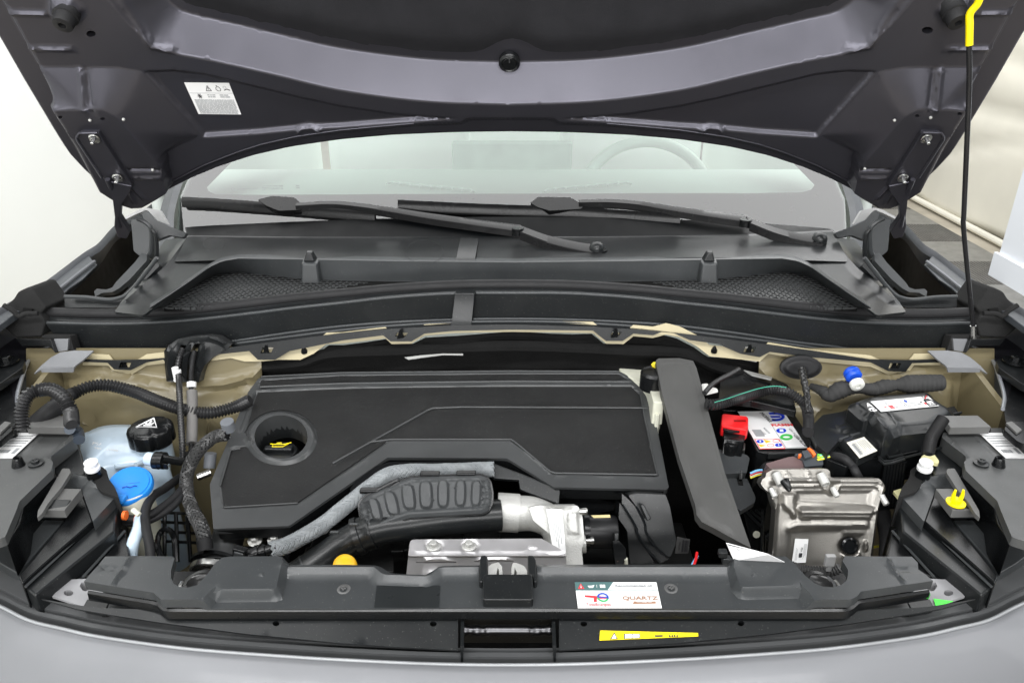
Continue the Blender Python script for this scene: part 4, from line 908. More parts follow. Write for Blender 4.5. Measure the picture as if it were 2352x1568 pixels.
h1 = hose('drain_hose', 'thin corrugated black hose dropping from the left slot of the drain funnel', 'hose', [Y(x, y, Yv) for x, y, Yv in t4([(1262, 830, 1.13), (1235, 900, 1.12), (1222, 980, 1.105)])] + [Y(411, 870, 1.09), Y(412, 900, 1.06), Y(415, 960, 1.02), Y(419, 1020, .98), Y(420, 1060, .96)], .0044, conduit, True, 'hoses hanging from the drain funnel', pitch=.004)
b = MB(); 
for i in range(6): b.lathe(Y(407.5, 852 + i * 4, 1.10), (0, 0, 1), [(.006, -.0012), (.006, .0012)], 14)
b.lathe(Y(407.5, 872, 1.10), (0, 0, 1), [(.0055, 0), (.0055, .022)], 14).build('white_collar', whitep, h1)
h2 = hose('sleeved_hose', 'thin black hose in grey felt sleeve dropping from the right slot of the drain funnel', 'hose', [Y(447, 805, 1.125), Y(441, 840, 1.115), Y(439, 880, 1.09), Y(439, 1020, 1.0), Y(436, 1060, .98), Y(431, 1090, .96)], .0038, rubber, False, 'hoses hanging from the drain funnel')
MB().tube([Y(440, 878, 1.088), Y(440, 890, 1.082)], .0075, 14).build('white_collar', whitep, h2)
sleeve = mat('grey_felt', (.16, .155, .15), .95, bump=1.0, bs=500)
MB().tube(rs([Y(441, 898, 1.075), Y(442, 960, 1.04), Y(440, 1019, 1.0)], 20), .0084, 14).build('felt_sleeve', sleeve, h2)
# ------------------------------------------------------------------ left side hoses
hose('wiring_conduit', 'thick corrugated black conduit arching over the strut tower behind the coolant tank', 'hose', [Y(x, y, v) for x, y, v in [(90, 960, .98), (130, 925, 1.0), (165, 905, 1.04), (205, 888, 1.06), (250, 885, 1.07), (310, 900, 1.07), (360, 920, 1.06), (420, 940, 1.05), (480, 948, 1.05), (540, 934, 1.06), (575, 918, 1.06)]], .0088, conduit, True, pitch=.0037)
hose('headlamp_conduit', 'corrugated black conduit looping up out of the left headlamp housing', 'hose', [Y(x, y, v) for x, y, v in [(52, 985, .92), (50, 945, .93), (62, 910, .94), (90, 896, .95), (120, 895, .95), (148, 915, .94), (162, 945, .93), (165, 975, .90)]], .0088, conduit, True, pitch=.0037)
hose('taped_harness', 'thick black taped wiring harness between the two conduits at the left', 'hose', [Y(x, y, v) for x, y, v in [(80, 975, .97), (115, 945, .98), (150, 925, 1.0)]], .013, rubber)
hose('tank_vent_pipe', 'short dark round connector behind the left headlamp housing box', 'pipe', [Y(x, y, v) for x, y, v in [(160, 985, .90), (178, 990, .92), (182, 1010, .9)]], .0075, mat('slate_plastic', (.035, .045, .06), .4))
hose('coolant_hose', 'thin black rubber hose curving down past the washer filler neck', 'hose', [Y(x, y, v) for x, y, v in [(415, 1095, .96), (380, 1120, .92), (350, 1140, .88), (333, 1175, .84), (335, 1210, .81), (343, 1250, .79), (348, 1300, .77)]], .0062, rubber)
hose('bundle_hose', 'black hose bundle with orange marks passing under the blue cap', 'hose', [Y(x, y, v) for x, y, v in [(262, 1186, .84), (310, 1192, .84), (345, 1182, .85), (385, 1155, .88), (420, 1120, .92), (430, 1080, .96), (436, 1040, 1.0)]], .0058, rubber)
hose('bundle_hose', 'lower black hose of the pair running beneath the blue washer cap', 'hose', [Y(x, y, v) for x, y, v in [(262, 1198, .84), (310, 1200, .84), (350, 1192, .85), (400, 1160, .88), (424, 1125, .92)]], .005, rubber)
hb = [o for o in COL.objects if o.name.startswith('bundle_hose')]
for (x, y), o_ in zip(((287, 1183), (315, 1193)), hb): MB().lathe(Y(x, y, .833), (1, .0, 0), [(.0066, -.002), (.0066, .002)], 12).build('paint_band', orange, o_)
def braid(name, col1, col2, sc):
    m = mat(name, col1, .6); nt = m.node_tree; b = nt.nodes['Principled BSDF']
    tc = nt.nodes.new('ShaderNodeUVMap') if False else nt.nodes.new('ShaderNodeTexCoord'); br = nt.nodes.new('ShaderNodeTexVoronoi'); br.inputs['Scale'].default_value = sc
    mp = nt.nodes.new('ShaderNodeMapping'); mp.inputs['Scale'].default_value = (1, 1, 1.8); mp.inputs['Rotation'].default_value = (.5, .6, .7); nt.links.new(tc.outputs['Object'], mp.inputs[0]); nt.links.new(mp.outputs[0], br.inputs[0])
    cr = nt.nodes.new('ShaderNodeValToRGB'); cr.color_ramp.elements[0].position = .1; cr.color_ramp.elements[1].position = .75; cr.color_ramp.elements[0].color = (*col2, 1); cr.color_ramp.elements[1].color = (*col1, 1)
    nt.links.new(br.outputs['Distance'], cr.inputs[0]); nt.links.new(cr.outputs[0], b.inputs['Base Color'])
    bp = nt.nodes.new('ShaderNodeBump'); bp.inputs['Strength'].default_value = .8; bp.inputs['Distance'].default_value = .001; bp.invert = True; nt.links.new(br.outputs['Distance'], bp.inputs['Height']); nt.links.new(bp.outputs[0], b.inputs['Normal']); return m
def weave(name, path, r, m, parent=None, n=10, turns=None, wr=.0011, core_m=None):
    "a braided sleeve: strands wound both ways round a core"
    P = rs(path, 160, smooth=True); core = MB().tube(P, r, 16); strands = MB()
    L = sum(np.linalg.norm(np.diff(P, axis=0), axis=1)); T = np.gradient(P, axis=0); T /= np.linalg.norm(T, axis=1)[:, None]
    A = np.cross(T, V(0, 0, 1)); A /= np.linalg.norm(A, axis=1)[:, None]; B = np.cross(T, A); s = np.linspace(0, L, len(P))
    for d in (-1, 1):
        for k in range(n):
            for o_ in (-.5, .5):
                ph = d * s * (turns or 1.1) / r + 2 * math.pi * k / n
                hgt = r * (1.0 + .05 * np.sin(ph * n / 2 * 1.0 + (0 if d > 0 else math.pi)))[:, None]
                q = P + (A * np.cos(ph)[:, None] + B * np.sin(ph)[:, None]) * hgt + T * (o_ * wr * 2.1)
                strands.tube(q, wr, 4, caps=False)
    o = core.build(name, core_m or m, parent, 60); s_o = strands.build('braid_strands', m, o, 60); return o
bb = weave('braided_sleeve', [Y(x, y, v) for x, y, v in [(522, 998, .98), (495, 1002, .98), (460, 1030, .96), (433, 1075, .94), (428, 1120, .92), (440, 1165, .89), (462, 1210, .85), (470, 1240, .83)]], .0088, mat('black_braid', (.04, .04, .04), .35), wr=.0010, n=7, core_m=plastic_dark)
tag(bb, 'thick black braided sleeve curving down along the left edge of the engine cover', 'braided hose')
MB().tube([Y(468, 1232, .835), Y(472, 1262, .825)], .0105, 14).build('end_collar', rubber, bb)
# hose end and quick connector near the tank
# ------------------------------------------------------------------ coolant tank
ct_ = empty('coolant_tank', 'milky translucent coolant expansion tank with black screw cap at the left', 'coolant tank', (-.47, .95, .7))
f_ = fz(.86)
tk = [(176, 1120), (181, 1020), (200, 1004), (232, 991), (280, 986), (340, 990), (376, 1012), (380, 1040), (388, 1060), (372, 1072), (340, 1084), (300, 1090), (240, 1100)]
base = rs([f_.w(*f_.p(x, y)) for x, y in tk], 60, closed=True, smooth=True); cc = base.mean(0)
def tring(s_, dz): return [cc + (p - cc) * s_ + V(0, 0, dz) for p in base]
tk_m = MB().loft([tring(.97, -.20), tring(1.0, -.18), tring(1.0, -.045), tring(1.015, -.042), tring(1.015, -.036), tring(1.0, -.033), tring(.99, -.012), tring(.93, .008), tring(.82, .018), tring(.5, .026), tring(.1, .028), tring(.002, .028)], closed=True)
tank_m = mat('tank_plastic', (.52, .63, .73), .22, sss=.35, var=.12, vs=22, coat=.3, bump=.2, bs=40)
tk_m.build('tank_body', tank_m, ct_, 60)
for a, b_ in (((250, 1075), (300, 1050)), ((300, 1065), (345, 1048)), ((270, 1095), (330, 1075)), ((310, 1035), (352, 1052)), ((230, 1050), (262, 1075)), ((318, 1090), (362, 1060))):
    MB().tube([f_.off(.018).w(*f_.p(*a)), f_.off(.008).w(*f_.p(*b_))], .004, 8).build('tank_rib', tank_m, ct_, 60)
ts = px_sub(lambda x, y: Z(x, y, .8855), (212, 1014), (282, 1022), (280, 1040), (208, 1032)); ts.text('PSA', .2, .3, .5, whitep, ct_); ts.text('9804153080', .5, .85, .35, whitep, ct_)
cp = Z(341, 968, .925) 
b = MB().lathe(cp + V(0, 0, -.036), (0, 0, 1), [(.031, 0), (.0335, .003), (.0335, .023), (.0322, .026), (.030, .0285), (.025, .0305), (.0, .031)], 84)
for i, p in enumerate(b.v):
    d = p - cp; a = math.atan2(d[1], d[0]); r_ = math.hypot(d[0], d[1])
    if r_ > .028: 
        k = (max(0, math.cos(a * 6)) ** 6) * .09; b.v[i] = cp + V(d[0] * (1 - k), d[1] * (1 - k), d[2])
b.build('screw_cap', plastic_dark, ct_, 38)
MB().lathe(cp + V(0, 0, -.05), (0, 0, 1), [(.026, -.02), (.026, .02)]).build('filler_neck', tank_m, ct_)
tr = Sub(cp + V(-.016, .017, -.004), cp + V(.016, .017, -.004), cp + V(.016, -.010, -.004), cp + V(-.016, -.010, -.004))
mb = MB(); mb.tube([tr.at(*p, 0) for p in ((.5, .0), (.98, .95), (.02, .95), (.5, .0))], .0012, 6); mb.tube([tr.at(.3, .8), tr.at(.7, .8)], .001, 5); mb.tube([tr.at(.5, .3), tr.at(.5, .75)], .0016, 5)
for s_ in (-1, 1): mb.tube([tr.at(.5 + s_ * .06, .62), tr.at(.5 + s_ * .16, .62), tr.at(.5 + s_ * .18, .5)], .0011, 5)
mb.build('warning_triangle', whitep, ct_)
MB().tube([Y(340, 1053, .92), Y(360, 1056, .915)], .010, 16).build('outlet_stub', tank_m, ct_)
fix(ct_)
cn = empty('hose_connector', 'black quick connector clipped on the outlet of the coolant tank', 'connector', (-.41, .92, .8))
b = MB(); 
for dx in (0, 10): b.lathe(Y(362 + dx, 1057, .912), (1, -.1, -.05), [(.0125, -.004), (.0125, .004)], 18)
b.tube([Y(370, 1052, .91), Y(416, 1060, .93)], .006, 10); b.build('connector_body', plastic_dark, cn)
MB().prism([Y(352, 1062, .905), Y(385, 1064, .905), Y(388, 1078, .905), Y(354, 1076, .905)], [Y(352, 1062, .925), Y(385, 1064, .925), Y(388, 1078, .925), Y(354, 1076, .925)]).build('release_clip', plastic_dark, cn, bev=.002); fix(cn)
# washer filler
wn = empty('washer_filler', 'round washer fluid filler with bright blue hinged cap and milky neck', 'washer filler', (-.44, .84, .7))
wc = Z(299, 1112, .893); cz = V(.14, -.36, 1); cz /= np.linalg.norm(cz)
b = MB().lathe(wc, cz, [(.0, .004), (.025, .004), (.0255, .0025), (.0285, .0025), (.030, .0), (.030, -.006), (.027, -.008)][::-1], 48)
for i, p in enumerate(b.v):
    d = p - wc
    if d[1] < -.018: b.v[i] = p + V(0, -(-.018 - d[1]) * .3, 0)
b.build('blue_cap', blue, wn, 40)
MB().prism([wc + V(-.018, -.022, .002), wc + V(.008, -.024, .002), wc + V(.004, -.036, -.002), wc + V(-.014, -.034, -.002)], [wc + V(-.018, -.022, -.006), wc + V(.008, -.024, -.006), wc + V(.004, -.036, -.008), wc + V(-.014, -.034, -.008)]).build('cap_tab', blue, wn, bev=.002)
ws_ = Sub(wc + V(-.016, .014, .0058), wc + V(.018, .014, .0036), wc + V(.018, -.012, .0008), wc + V(-.016, -.012, .003))
mb = MB(); mb.tube([ws_.at(*p) for p in ((0, .75), (.12, .2), (.5, .12), (.95, .05), (.85, .5), (.5, .62), (0, .75))], .0006, 6); mb.tube([ws_.at(*p) for p in ((.3, .95), (.45, .85), (.6, .92), (.75, .75), (.85, .8))], .0006, 6); mb.tube([ws_.at(.45, .35), ws_.at(.5, .55)], .0005, 5); mb.build('washer_symbol', mat('dark_blue_line', (0, .03, .35), .4), wn)
MB().lathe(wc + V(.004, -.002, -.075), V(-.05, .0, 1), [(.018, -.10), (.020, -.02), (.024, .0), (.0255, .02), (.0262, .068)], 36).build('filler_neck', cream, wn, 60)
MB().tube([Y(305, 1170, .815), Y(320, 1182, .81)], .0035, 10).build('neck_spout', cream, wn)
MB().tube(rs([Y(322, 1190, .83), Y(318, 1215, .81), Y(305, 1250, .79), Y(300, 1290, .78)], 20, smooth=True), .008, 12).build('lower_pipe', tank_m, wn, 60)
fix(wn)
# ------------------------------------------------------------------ headlamp housings and side ducts
f90 = fz(.90)
def sidebox(sg):
    M_ = (lambda q: q) if sg < 0 else mf
    side = 'left' if sg < 0 else 'right'
    hb = empty('headlamp_housing', 'black %s headlamp housing with white sticker beside the engine bay' % side, 'headlamp housing', (.62 * sg, .85, .8), 'headlamp housings')
    # main lid
    lid = M_(z4([(-260, 560), (150, 540), (575, 550), (855, 600), (870, 650), (600, 890), (590, 1000), (300, 1300), (-260, 1300)]))
    relief('housing_lid', fz(.925), lid, [('bead', M_(z4([(565, 555), (180, 930)])), .003, .004), ('bead', M_(z4([(850, 615), (590, 900)])), .003, .006)], .01, mat('mid_grey_lid', (.06, .062, .062), .45, bump=.15, bs=1100), hb, thick=.02)
    plate('housing_side', M_(z4([(870, 640), (905, 690), (1000, 1020), (960, 1100), (640, 1100), (600, 900)])), fz(.905), .14, plastic, hb, bev=.003)
    plate('raised_cap', M_(z4([(455, 395), (865, 400), (770, 535), (300, 528)])), fz(.945), .012, mat('matt_grey_lid', (.11, .11, .107), .5, bump=.2, bs=1200), hb, r=2, bev=.003)
    plate('cap_side', M_(z4([(300, 535), (775, 545), (865, 408), (868, 470), (780, 590), (300, 570)])), fz(.928), .03, plastic_dark, hb, r=2)
    plate('corner_block', M_(z4([(-200, 480), (60, 460), (140, 530), (145, 560), (0, 690), (-200, 780)])), fz(.95), .010, plastic_dark, hb, r=2, bev=.004)
    plate('corner_block_top', M_(z4([(-60, 560), (60, 462), (130, 478), (0, 600)])), fz(.953), .004, MATS['matt_grey_lid'], hb, r=2)
    sp = M_(z4([(180, 600), (455, 600), (140, 893), (-140, 893)])) if sg < 0 else zb([(1755, 685), (2055, 683), (2410, 1020), (2110, 1020)])
    if sg < 0: a, b_, c_, d_ = sp
    else: a, b_, c_, d_ = sp
    f = fz(.9275); st = Sub(*[f.w(*f.p(*k)) for k in (a, b_, c_, d_)]); o = st.base(whitel, hb, 'sticker'); mb = MB(); st.lines(mb, .1, .9, [.12, .2, .32, .4, .52], .035, 7 + sg); st.bars(mb, .15, .6, .68, .8, 18); st.quad(mb, .75, .62, .9, .84); mb.build('small_print', greyink, o, None)['kind'] = 'stuff'
    # the long bracket in front of it
    br = [(-110, 1055), (0, 1053), (108, 1050), (122, 1060), (118, 1080), (45, 1150), (38, 1170), (12, 1232), (0, 1237), (-110, 1270)]
    relief('mounting_arm', fz(.938), M_(br), [], .03, MATS['mid_grey_lid'], hb, thick=.012, r=3)
    e = M_([(122, 1064), (47, 1152), (12, 1234)]); plate('arm_side', M_([(118, 1078), (128, 1090), (55, 1160), (46, 1200), (15, 1250), (10, 1235), (40, 1165)]), fz(.926), .05, plastic_dark, hb)
    # stubs on the arm
    p = Z(*M_(t7([(127, 62)]))[0], .94); MB().lathe(p, (-.1 * sg, 0, 1), [(.0085, -.002), (.0075, .002), (.006, .009), (.005, .011), (.003, .010), (.003, .005)], 24).build('rubber_plug', plastic_dark, hb)
    p = Z(*M_(t7([(247, 55)]))[0], .94); MB().lathe(p, (0, 0, 1), [(.0098, -.001), (.0098, .0012), (.0052, .002), (.005, .005), (.003, .0055), (.002, .004)], 24).build('push_rivet', plastic, hb)
    fix(hb)
    du = empty('side_duct', 'black stepped air duct moulding between the %s headlamp and the slam panel' % side, 'duct', (.5 * sg, .75, .75), 'stepped side duct mouldings')
    # lowest sloping face
    fs_ = Fr((0, .70, .885), (1, 0, 0), (0, 1, .16))
    plate('duct_shelf', M_(t7([(225, 440), (440, 445), (120, 815), (0, 745), (-250, 560), (0, 560), (130, 430)])), Fr((0, .70, .872), (1, 0, 0), (0, 1, .1)), .02, plastic_grey, du, bev=.002)
    plate('duct_block', M_(t7([(410, 226), (560, 230), (443, 378), (278, 374)])), fz(.915), .012, MATS['matt_grey_lid'], du, r=1.5, bev=.003)
    q = M_(t7([(278, 376), (443, 380), (440, 440), (250, 438)])); a = [Z(*k, .912) for k in q[:]]
    yb = Z(*M_(t7([(360, 378)]))[0], .912)[1]
    fr_f = Fr((0, yb - .001, .9), (1, 0, 0), (0, -.15, 1)); plate('duct_block_front', q, fr_f, .02, plastic, du, bev=.002)
    plate('duct_block_side', M_(t7([(443, 380), (560, 232), (640, 450), (150, 880), (130, 830), (440, 455)])), fz(.895), .16, plastic_dark, du, bev=.002)
    relief('duct_wing', fz(.90), M_(t7([(410, 222), (470, 160), (560, 145), (640, 185), (700, 235), (755, 250), (800, 252), (805, 275), (640, 455), (560, 232)])), [('bead', M_(t7([(470, 165), (560, 175), (640, 215)])), .01, .015)], .015, plastic_grey, du, thick=.015, r=2)
    plate('duct_wall', M_(t7([(645, 450), (808, 268), (832, 320), (800, 400), (790, 520), (240, 965), (170, 905), (150, 880)])), fz(.885), .2, plastic, du, bev=.003)
    plate('duct_wall_outer', M_(t7([(800, 480), (865, 510), (905, 720), (560, 845), (370, 970), (270, 965), (800, 540)])), fz(.865), .2, plastic_dark, du, bev=.003)
    plate('rubber_tongue', M_(t7([(430, 88), (480, 90), (488, 115), (420, 222), (330, 330), (290, 400), (255, 430), (260, 380)])), fz(.922), .006, MATS['matt_grey_lid'], du, r=3)
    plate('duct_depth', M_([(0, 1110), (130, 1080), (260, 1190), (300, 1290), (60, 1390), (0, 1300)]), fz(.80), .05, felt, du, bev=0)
    for a_, b__ in (((650, 460), (175, 905)), ((790, 545), (440, 860)), ((860, 520), (570, 840))):
        l_ = [Z(*k, .8885 if a_[0] < 700 else .868) for k in M_(t7([a_, b__]))]; MB().tube(l_, .0018, 6).build('duct_ridge', plastic_grey, du)
    fix(du)
    tb = empty('adjuster', 'white topped adjuster on black bracket beside the %s side duct' % side, 'adjuster', (.52 * sg, .82, .85), 'white topped adjusters')
    p = Z(*M_(t7([(632, 72)]))[0], .925); ax = (0.1 * -sg, -.15, 1)
    MB().lathe(p, ax, [(.0100, -.006), (.0100, -.002), (.0072, -.001), (.0072, .003), (.0088, .004), (.0088, .007), (.0052, .0075), (.004, .005)], 26).build('white_cap', whitep, tb)
    MB().lathe(p, ax, [(.011, -.035), (.009, -.006)], 20).build('bracket_post', plastic_dark, tb)
    plate('bracket', M_(t7([(580, 150), (610, 90), (700, 75), (735, 100), (740, 150), (790, 215), (820, 290), (700, 250), (640, 180)])), fz(.905), .05, foamm, tb, r=4, bev=.004)
    fix(tb)
    # perforated metal corner under the slam cover end
    mc = empty('corner_plate', 'grey metal corner plate with two oval holes at the %s front corner' % side, 'metal plate', (.52 * sg, .66, .87), 'corner plates at the front')
    out = M_([(120, 1370), (150, 1330), (235, 1322), (245, 1345), (200, 1358), (205, 1400), (140, 1392)])
    relief('plate_sheet', fz(.868), M_(t7([(360, 970), (460, 855), (760, 840), (760, 1060), (560, 1035)])), [], .03, mat('grey_sheet_metal', (.30, .30, .31), .5, metal=.2), mc, thick=.003, holes=[ell(M_(t7([(472, 946)]))[0], 11, 7), M_(t7([(548, 900), (560, 875), (590, 872), (625, 905), (620, 920), (590, 935), (570, 930)]))])
    plate('angle_piece', M_(t7([(600, 985), (760, 1005), (725, 1070), (570, 1040)])), fz(.872), .01, plastic, mc)
    plate('angle_cover', M_(t7([(775, 980), (1060, 1012), (1125, 1080), (730, 1070)])), fz(.876), .006, plastic_grey, mc, r=2)
    plate('angle_lip', M_(t7([(850, 1095), (1370, 1090), (1400, 1105), (1380, 1122), (1050, 1120)])), fz(.872), .006, plastic, mc, r=2)
    fix(mc)
sidebox(-1); sidebox(1)
yc = empty('yellow_clip', 'bright yellow plastic clip with two prongs standing on the right duct block', 'clip', tuple(Z(1568 + 1880 / 3, 1045 + 320 / 3, .915)))
p = Z(1568 + 1882 / 3, 1045.3 + 325 / 3, .918)
MB().lathe(p, (0, 0, 1), [(.0118, -.001), (.0118, .001), (.006, .002), (.0058, .006), (.004, .007)], 24).build('clip_base', yellow, yc)
for s_ in (-1, 1): MB().tube([p + V(s_ * .0045, 0, .004), p + V(s_ * .0058, 0, .012), p + V(s_ * .005, 0, .020)], [.003, .0024, .0015], 10).build('prong', yellow, yc)
fix(yc)
gs = tag(plate('green_sticker', t9([(1728, 985), (1865, 1003), (1745, 1040)]), fz(.8705), .0006, mat('green_paint', (.06, .85, .05), .4), bev=0), 'bright green triangular sticker on the right front metal corner', 'sticker')
tag(plate('green_tag', t9([(1665, 945), (1700, 935), (1708, 960), (1695, 985), (1660, 975)]), fz(.890), .001, mat('green_dark', (.01, .22, .01), .5), bev=0), 'dark green tag under the right end of the slam panel cover', 'tag')
# ------------------------------------------------------------------ engine cover
ef = Fr((0, .85, .85), (1, 0, 0), (0, .29, .08))
rib = mat('ribbed_soft_plastic', (.021, .0213, .0217), .5, spec=.35, var=.15)
nt = rib.node_tree; wv = nt.nodes.new('ShaderNodeTexWave'); wv.inputs['Scale'].default_value = 190; wv.inputs['Distortion'].default_value = 2.5; wv.inputs['Detail'].default_value = 3; wv.inputs['Detail Scale'].default_value = 40
tc = [n for n in nt.nodes if n.type == 'TEX_COORD'][0]; nt.links.new(tc.outputs['Object'], wv.inputs[0]); bp = nt.nodes.new('ShaderNodeBump'); bp.inputs['Strength'].default_value = .9; bp.inputs['Distance'].default_value = .001
nt.links.new(wv.outputs[1], bp.inputs['Height']); nt.links.new(bp.outputs[0], nt.nodes['Principled BSDF'].inputs['Normal'])
ec = empty('engine_cover', 'large black engine cover with textured pads and a round opening over the oil cap', 'engine cover', (0, .95, .8))
eo = [(596, 866), (784, 856), (980, 853), (1176, 852), (1420, 853), (1480, 880), (1492, 900), (1500, 935), (1536, 1118), (1528, 1124), (1290, 1118)] + t8([(1280, 150), (1130, 15), (310, 5)]) + t7([(1000 + 1352, 5)])[:0] + [(880, 1050)] + t7([(2000, 485), (1465, 505), (1440, 195), (1530, 0)]) + [(570, 900)]
eo = [(594, 868), (784, 857), (980, 854), (1176, 853), (1424, 853), (1484, 885), (1496, 915), (1536, 1118), (1530, 1124), (1272, 1118), (1165, 1052), (890, 1050), (664, 1207), (490, 1214), (482, 1112), (570, 900)]
p1 = [(592, 898), (784, 890), (1176, 885), (1470, 890), (1490, 935), (1014, 935), (990, 937), (760, 1070), (845, 1012), (1172, 1012), (1200, 1030), (1265, 1092), (1510, 1095), (1492, 940), (1470, 893)]
padA = t4([(1752, 1128), (1760, 1120), (2352, 1100)]) + t5([(2010, 1080), (2060, 1130), (2170, 1560)]) + [(1512, 1096), (1268, 1088), (1172, 1012), (898, 1012)] + t7([(2040, 340), (1530, 378), (1510, 190), (1600, 10)]) + t4([(1580, 1510), (1700, 1500), (1756, 1500), (1756, 1420), (1640, 1415)])
pA = [(584, 898), (784, 889), (1176, 884), (1452, 884), (1472, 905), (1512, 1094), (1268, 1088), (1172, 1012), (898, 1012), (685, 1158), (512, 1168), (504, 1112), (528, 1028), (548, 1024), (580, 1020), (560, 990), (547, 994)]
hole = ell((646, 1005), 61, 50, 30)
ring_ = ell((646, 1005), 82, 62, 34)
efe = [('pad', pA, -.0045, .003), ('pad', [(597, 872), (784, 861), (1176, 857), (1422, 857), (1450, 872), (1176, 876), (784, 880), (590, 894)], -.003, .003),
       ('bead', [(764, 1066), (990, 936), (1060, 933), (1488, 935)], .0022, .0035), ('bead', [(845, 1014), (896, 1009), (1176, 1009), (1262, 1086)], .0022, .003),
       ('pad', ring_, .0065, .006), ('pad', [(500, 1026), (548, 1024), (560, 990), (547, 992)], .0, .002)]
# split: frame relief, then textured pads laid into it
relief('cover_frame', ef, eo, efe, .0085, mat('cover_frame_plastic', (.046, .048, .049), .34, bump=.15, bs=1000), ec, thick=.012, r=2, holes=[hole], hole_d=.045, sm=40)
def shrink(q, s): return q
padpoly = [(592, 901), (784, 893), (1000, 888), (1450, 888), (1468, 907), (1507, 1089), (1270, 1083), (1175, 1007), (896, 1007), (683, 1153), (516, 1163), (508, 1114), (533, 1031), (552, 1029)]
hole2 = ell((646, 1005), 84, 64, 34)
pf_ = [('bead', [(764, 1066), (990, 936), (1060, 933), (1500, 935)], .0034, .0036), ('pad', [(764, 1068), (990, 939), (1500, 938), (1507, 1089), (1270, 1083), (1175, 1007), (896, 1007), (840, 1045)], -.0015, .003)]
relief('textured_pad', ef.off(-.0018), padpoly, pf_, .009, rib, ec, thick=.003, r=2, holes=[hole2], hole_d=.002, sm=40)
relief('rear_strip', ef.off(-.001), [(600, 872), (784, 862), (1176, 859), (1420, 859), (1440, 871), (1176, 873), (784, 876), (596, 889)], [], .015, rib, ec, thick=.003)
for ln_, rr_ in (([(764, 1064), (990, 938), (1060, 935), (1500, 937)], .0017), ([(845, 1016), (897, 1009), (1176, 1009), (1268, 1086), (1508, 1090)], .0015), ([(684, 1155), (515, 1165)], .0013), ([(598, 889), (784, 881), (1000, 878), (1176, 876), (1450, 877)], .0022), ([(1470, 905), (1510, 1092)], .0013), ([(600, 865), (784, 856), (1176, 852), (1422, 853)], .0014), ([(506, 1116), (530, 1033), (552, 1030)], .0013)):
    MB().tube(rs([ef.w(*ef.p(x, y), .0004) for x, y in ln_], 60), rr_, 8).build('crease_ridge', MATS['cover_frame_plastic'], ec, 60)
# side skirts going down
sk1 = [(482, 1113), (490, 1214), (664, 1208), (890, 1052), (1165, 1054), (1272, 1119), (1530, 1125), (1536, 1119)]
L0 = [ef.w(*ef.p(x, y), -.004) for x, y in rs(sk1, 80)]; MB().loft([L0, [p + V(0, .003, -.010) for p in L0], [p + V(0, .006, -.020) for p in L0]]).build('front_skirt', plastic_dark, ec, 30)
MB().loft([[ef.w(*ef.p(x, y), -.002) for x, y in ell((646, 1005), 62, 51, 40)], [ef.w(*ef.p(x, y), -.05) for x, y in ell((646, 1005), 60, 49, 40)]], closed=True).build('well_wall', plastic, ec, 60)
fix(ec)
MB
oc = empty('oil_filler_cap', 'black oil filler cap with yellow oil can mark down inside the round opening', 'oil cap', tuple(ef.w(*ef.p(646, 1030), -.06)))
efo = ef.off(-.026); p = efo.w(*efo.p(641, 1036)); 
MB().lathe(p, (0, 0, 1), [(.030, -.02), (.030, -.005), (.027, .0), (.0, .002)], 40).build('cap_disc', plastic, oc)
MB().box(p + V(0, 0, .004), (.046, .013, .010)).build('cap_grip', plastic, oc, bev=.004)
s_ = Sub(p + V(-.020, .012, .0015), p + V(.020, .012, .0015), p + V(.020, -.008, .0015), p + V(-.020, -.008, .0015)); s_ = Sub(*[q + V(0, 0, .009) for q in s_.q])
mb = MB(); mb.tube([s_.at(*k) for k in ((.15, .35), (.3, .4), (.7, .4), (.95, .15))], .0007, 6); mb.tube([s_.at(*k) for k in ((.28, .4), (.28, .75), (.7, .75), (.88, .25))], .0007, 6); mb.tube([s_.at(.4, .4), s_.at(.4, .2), s_.at(.58, .2)], .0007, 6); mb.build('oil_can_mark', yellow, oc)
fix(oc)
# dark rear engine plate
rp_ = empty('rear_engine_shield', 'dark grey shield plate behind the engine cover in the shadow', 'shield', (0, 1.05, .9))
relief('shield_sheet', Fr((0, 1.12, .90), (1, 0, 0), (0, 1, .1)), t5([(-250, 1000), (300, 950), (650, 925), (1600, 918), (1700, 970), (1700, 1010), (-250, 1040)]), [], .03, plastic_dark, rp_, thick=.01)
for x, y in t5([(660, 972), (850, 964), (1033, 961), (1395, 936)]): MB().box(Z(x, y, .912), (.012, .004, .003)).build('tab', whitep if x > 1200 else plastic_grey, rp_)
fix(rp_)
gd = empty('grey_dipstick_cap', 'small ribbed grey round cap at the rear left corner of the engine cover', 'cap', tuple(Y(520, 970, 1.0)))
b = MB().lathe(Y(521, 968, .985), (0, -.2, 1), [(.010, -.016), (.010, -.006), (.0098, .0), (.0, .001)], 20); b.build('cap_body', mat('mid_grey_plastic', (.14, .15, .165), .5), gd); fix(gd)
hose('grey_ball_stud', 'grey rubber foot and pale metal tube beside the braided sleeve', 'mount', [Y(484, 1040, .99), Y(482, 1060, .985), Y(481, 1075, .98)], .009, MATS['mid_grey_plastic'])
tag(MB().tube([Y(453, 1096, .95), Y(484, 1084, .96)], .0055, 12).build('metal_tube', steel), 'short bright metal tube end left of the engine cover', 'tube')
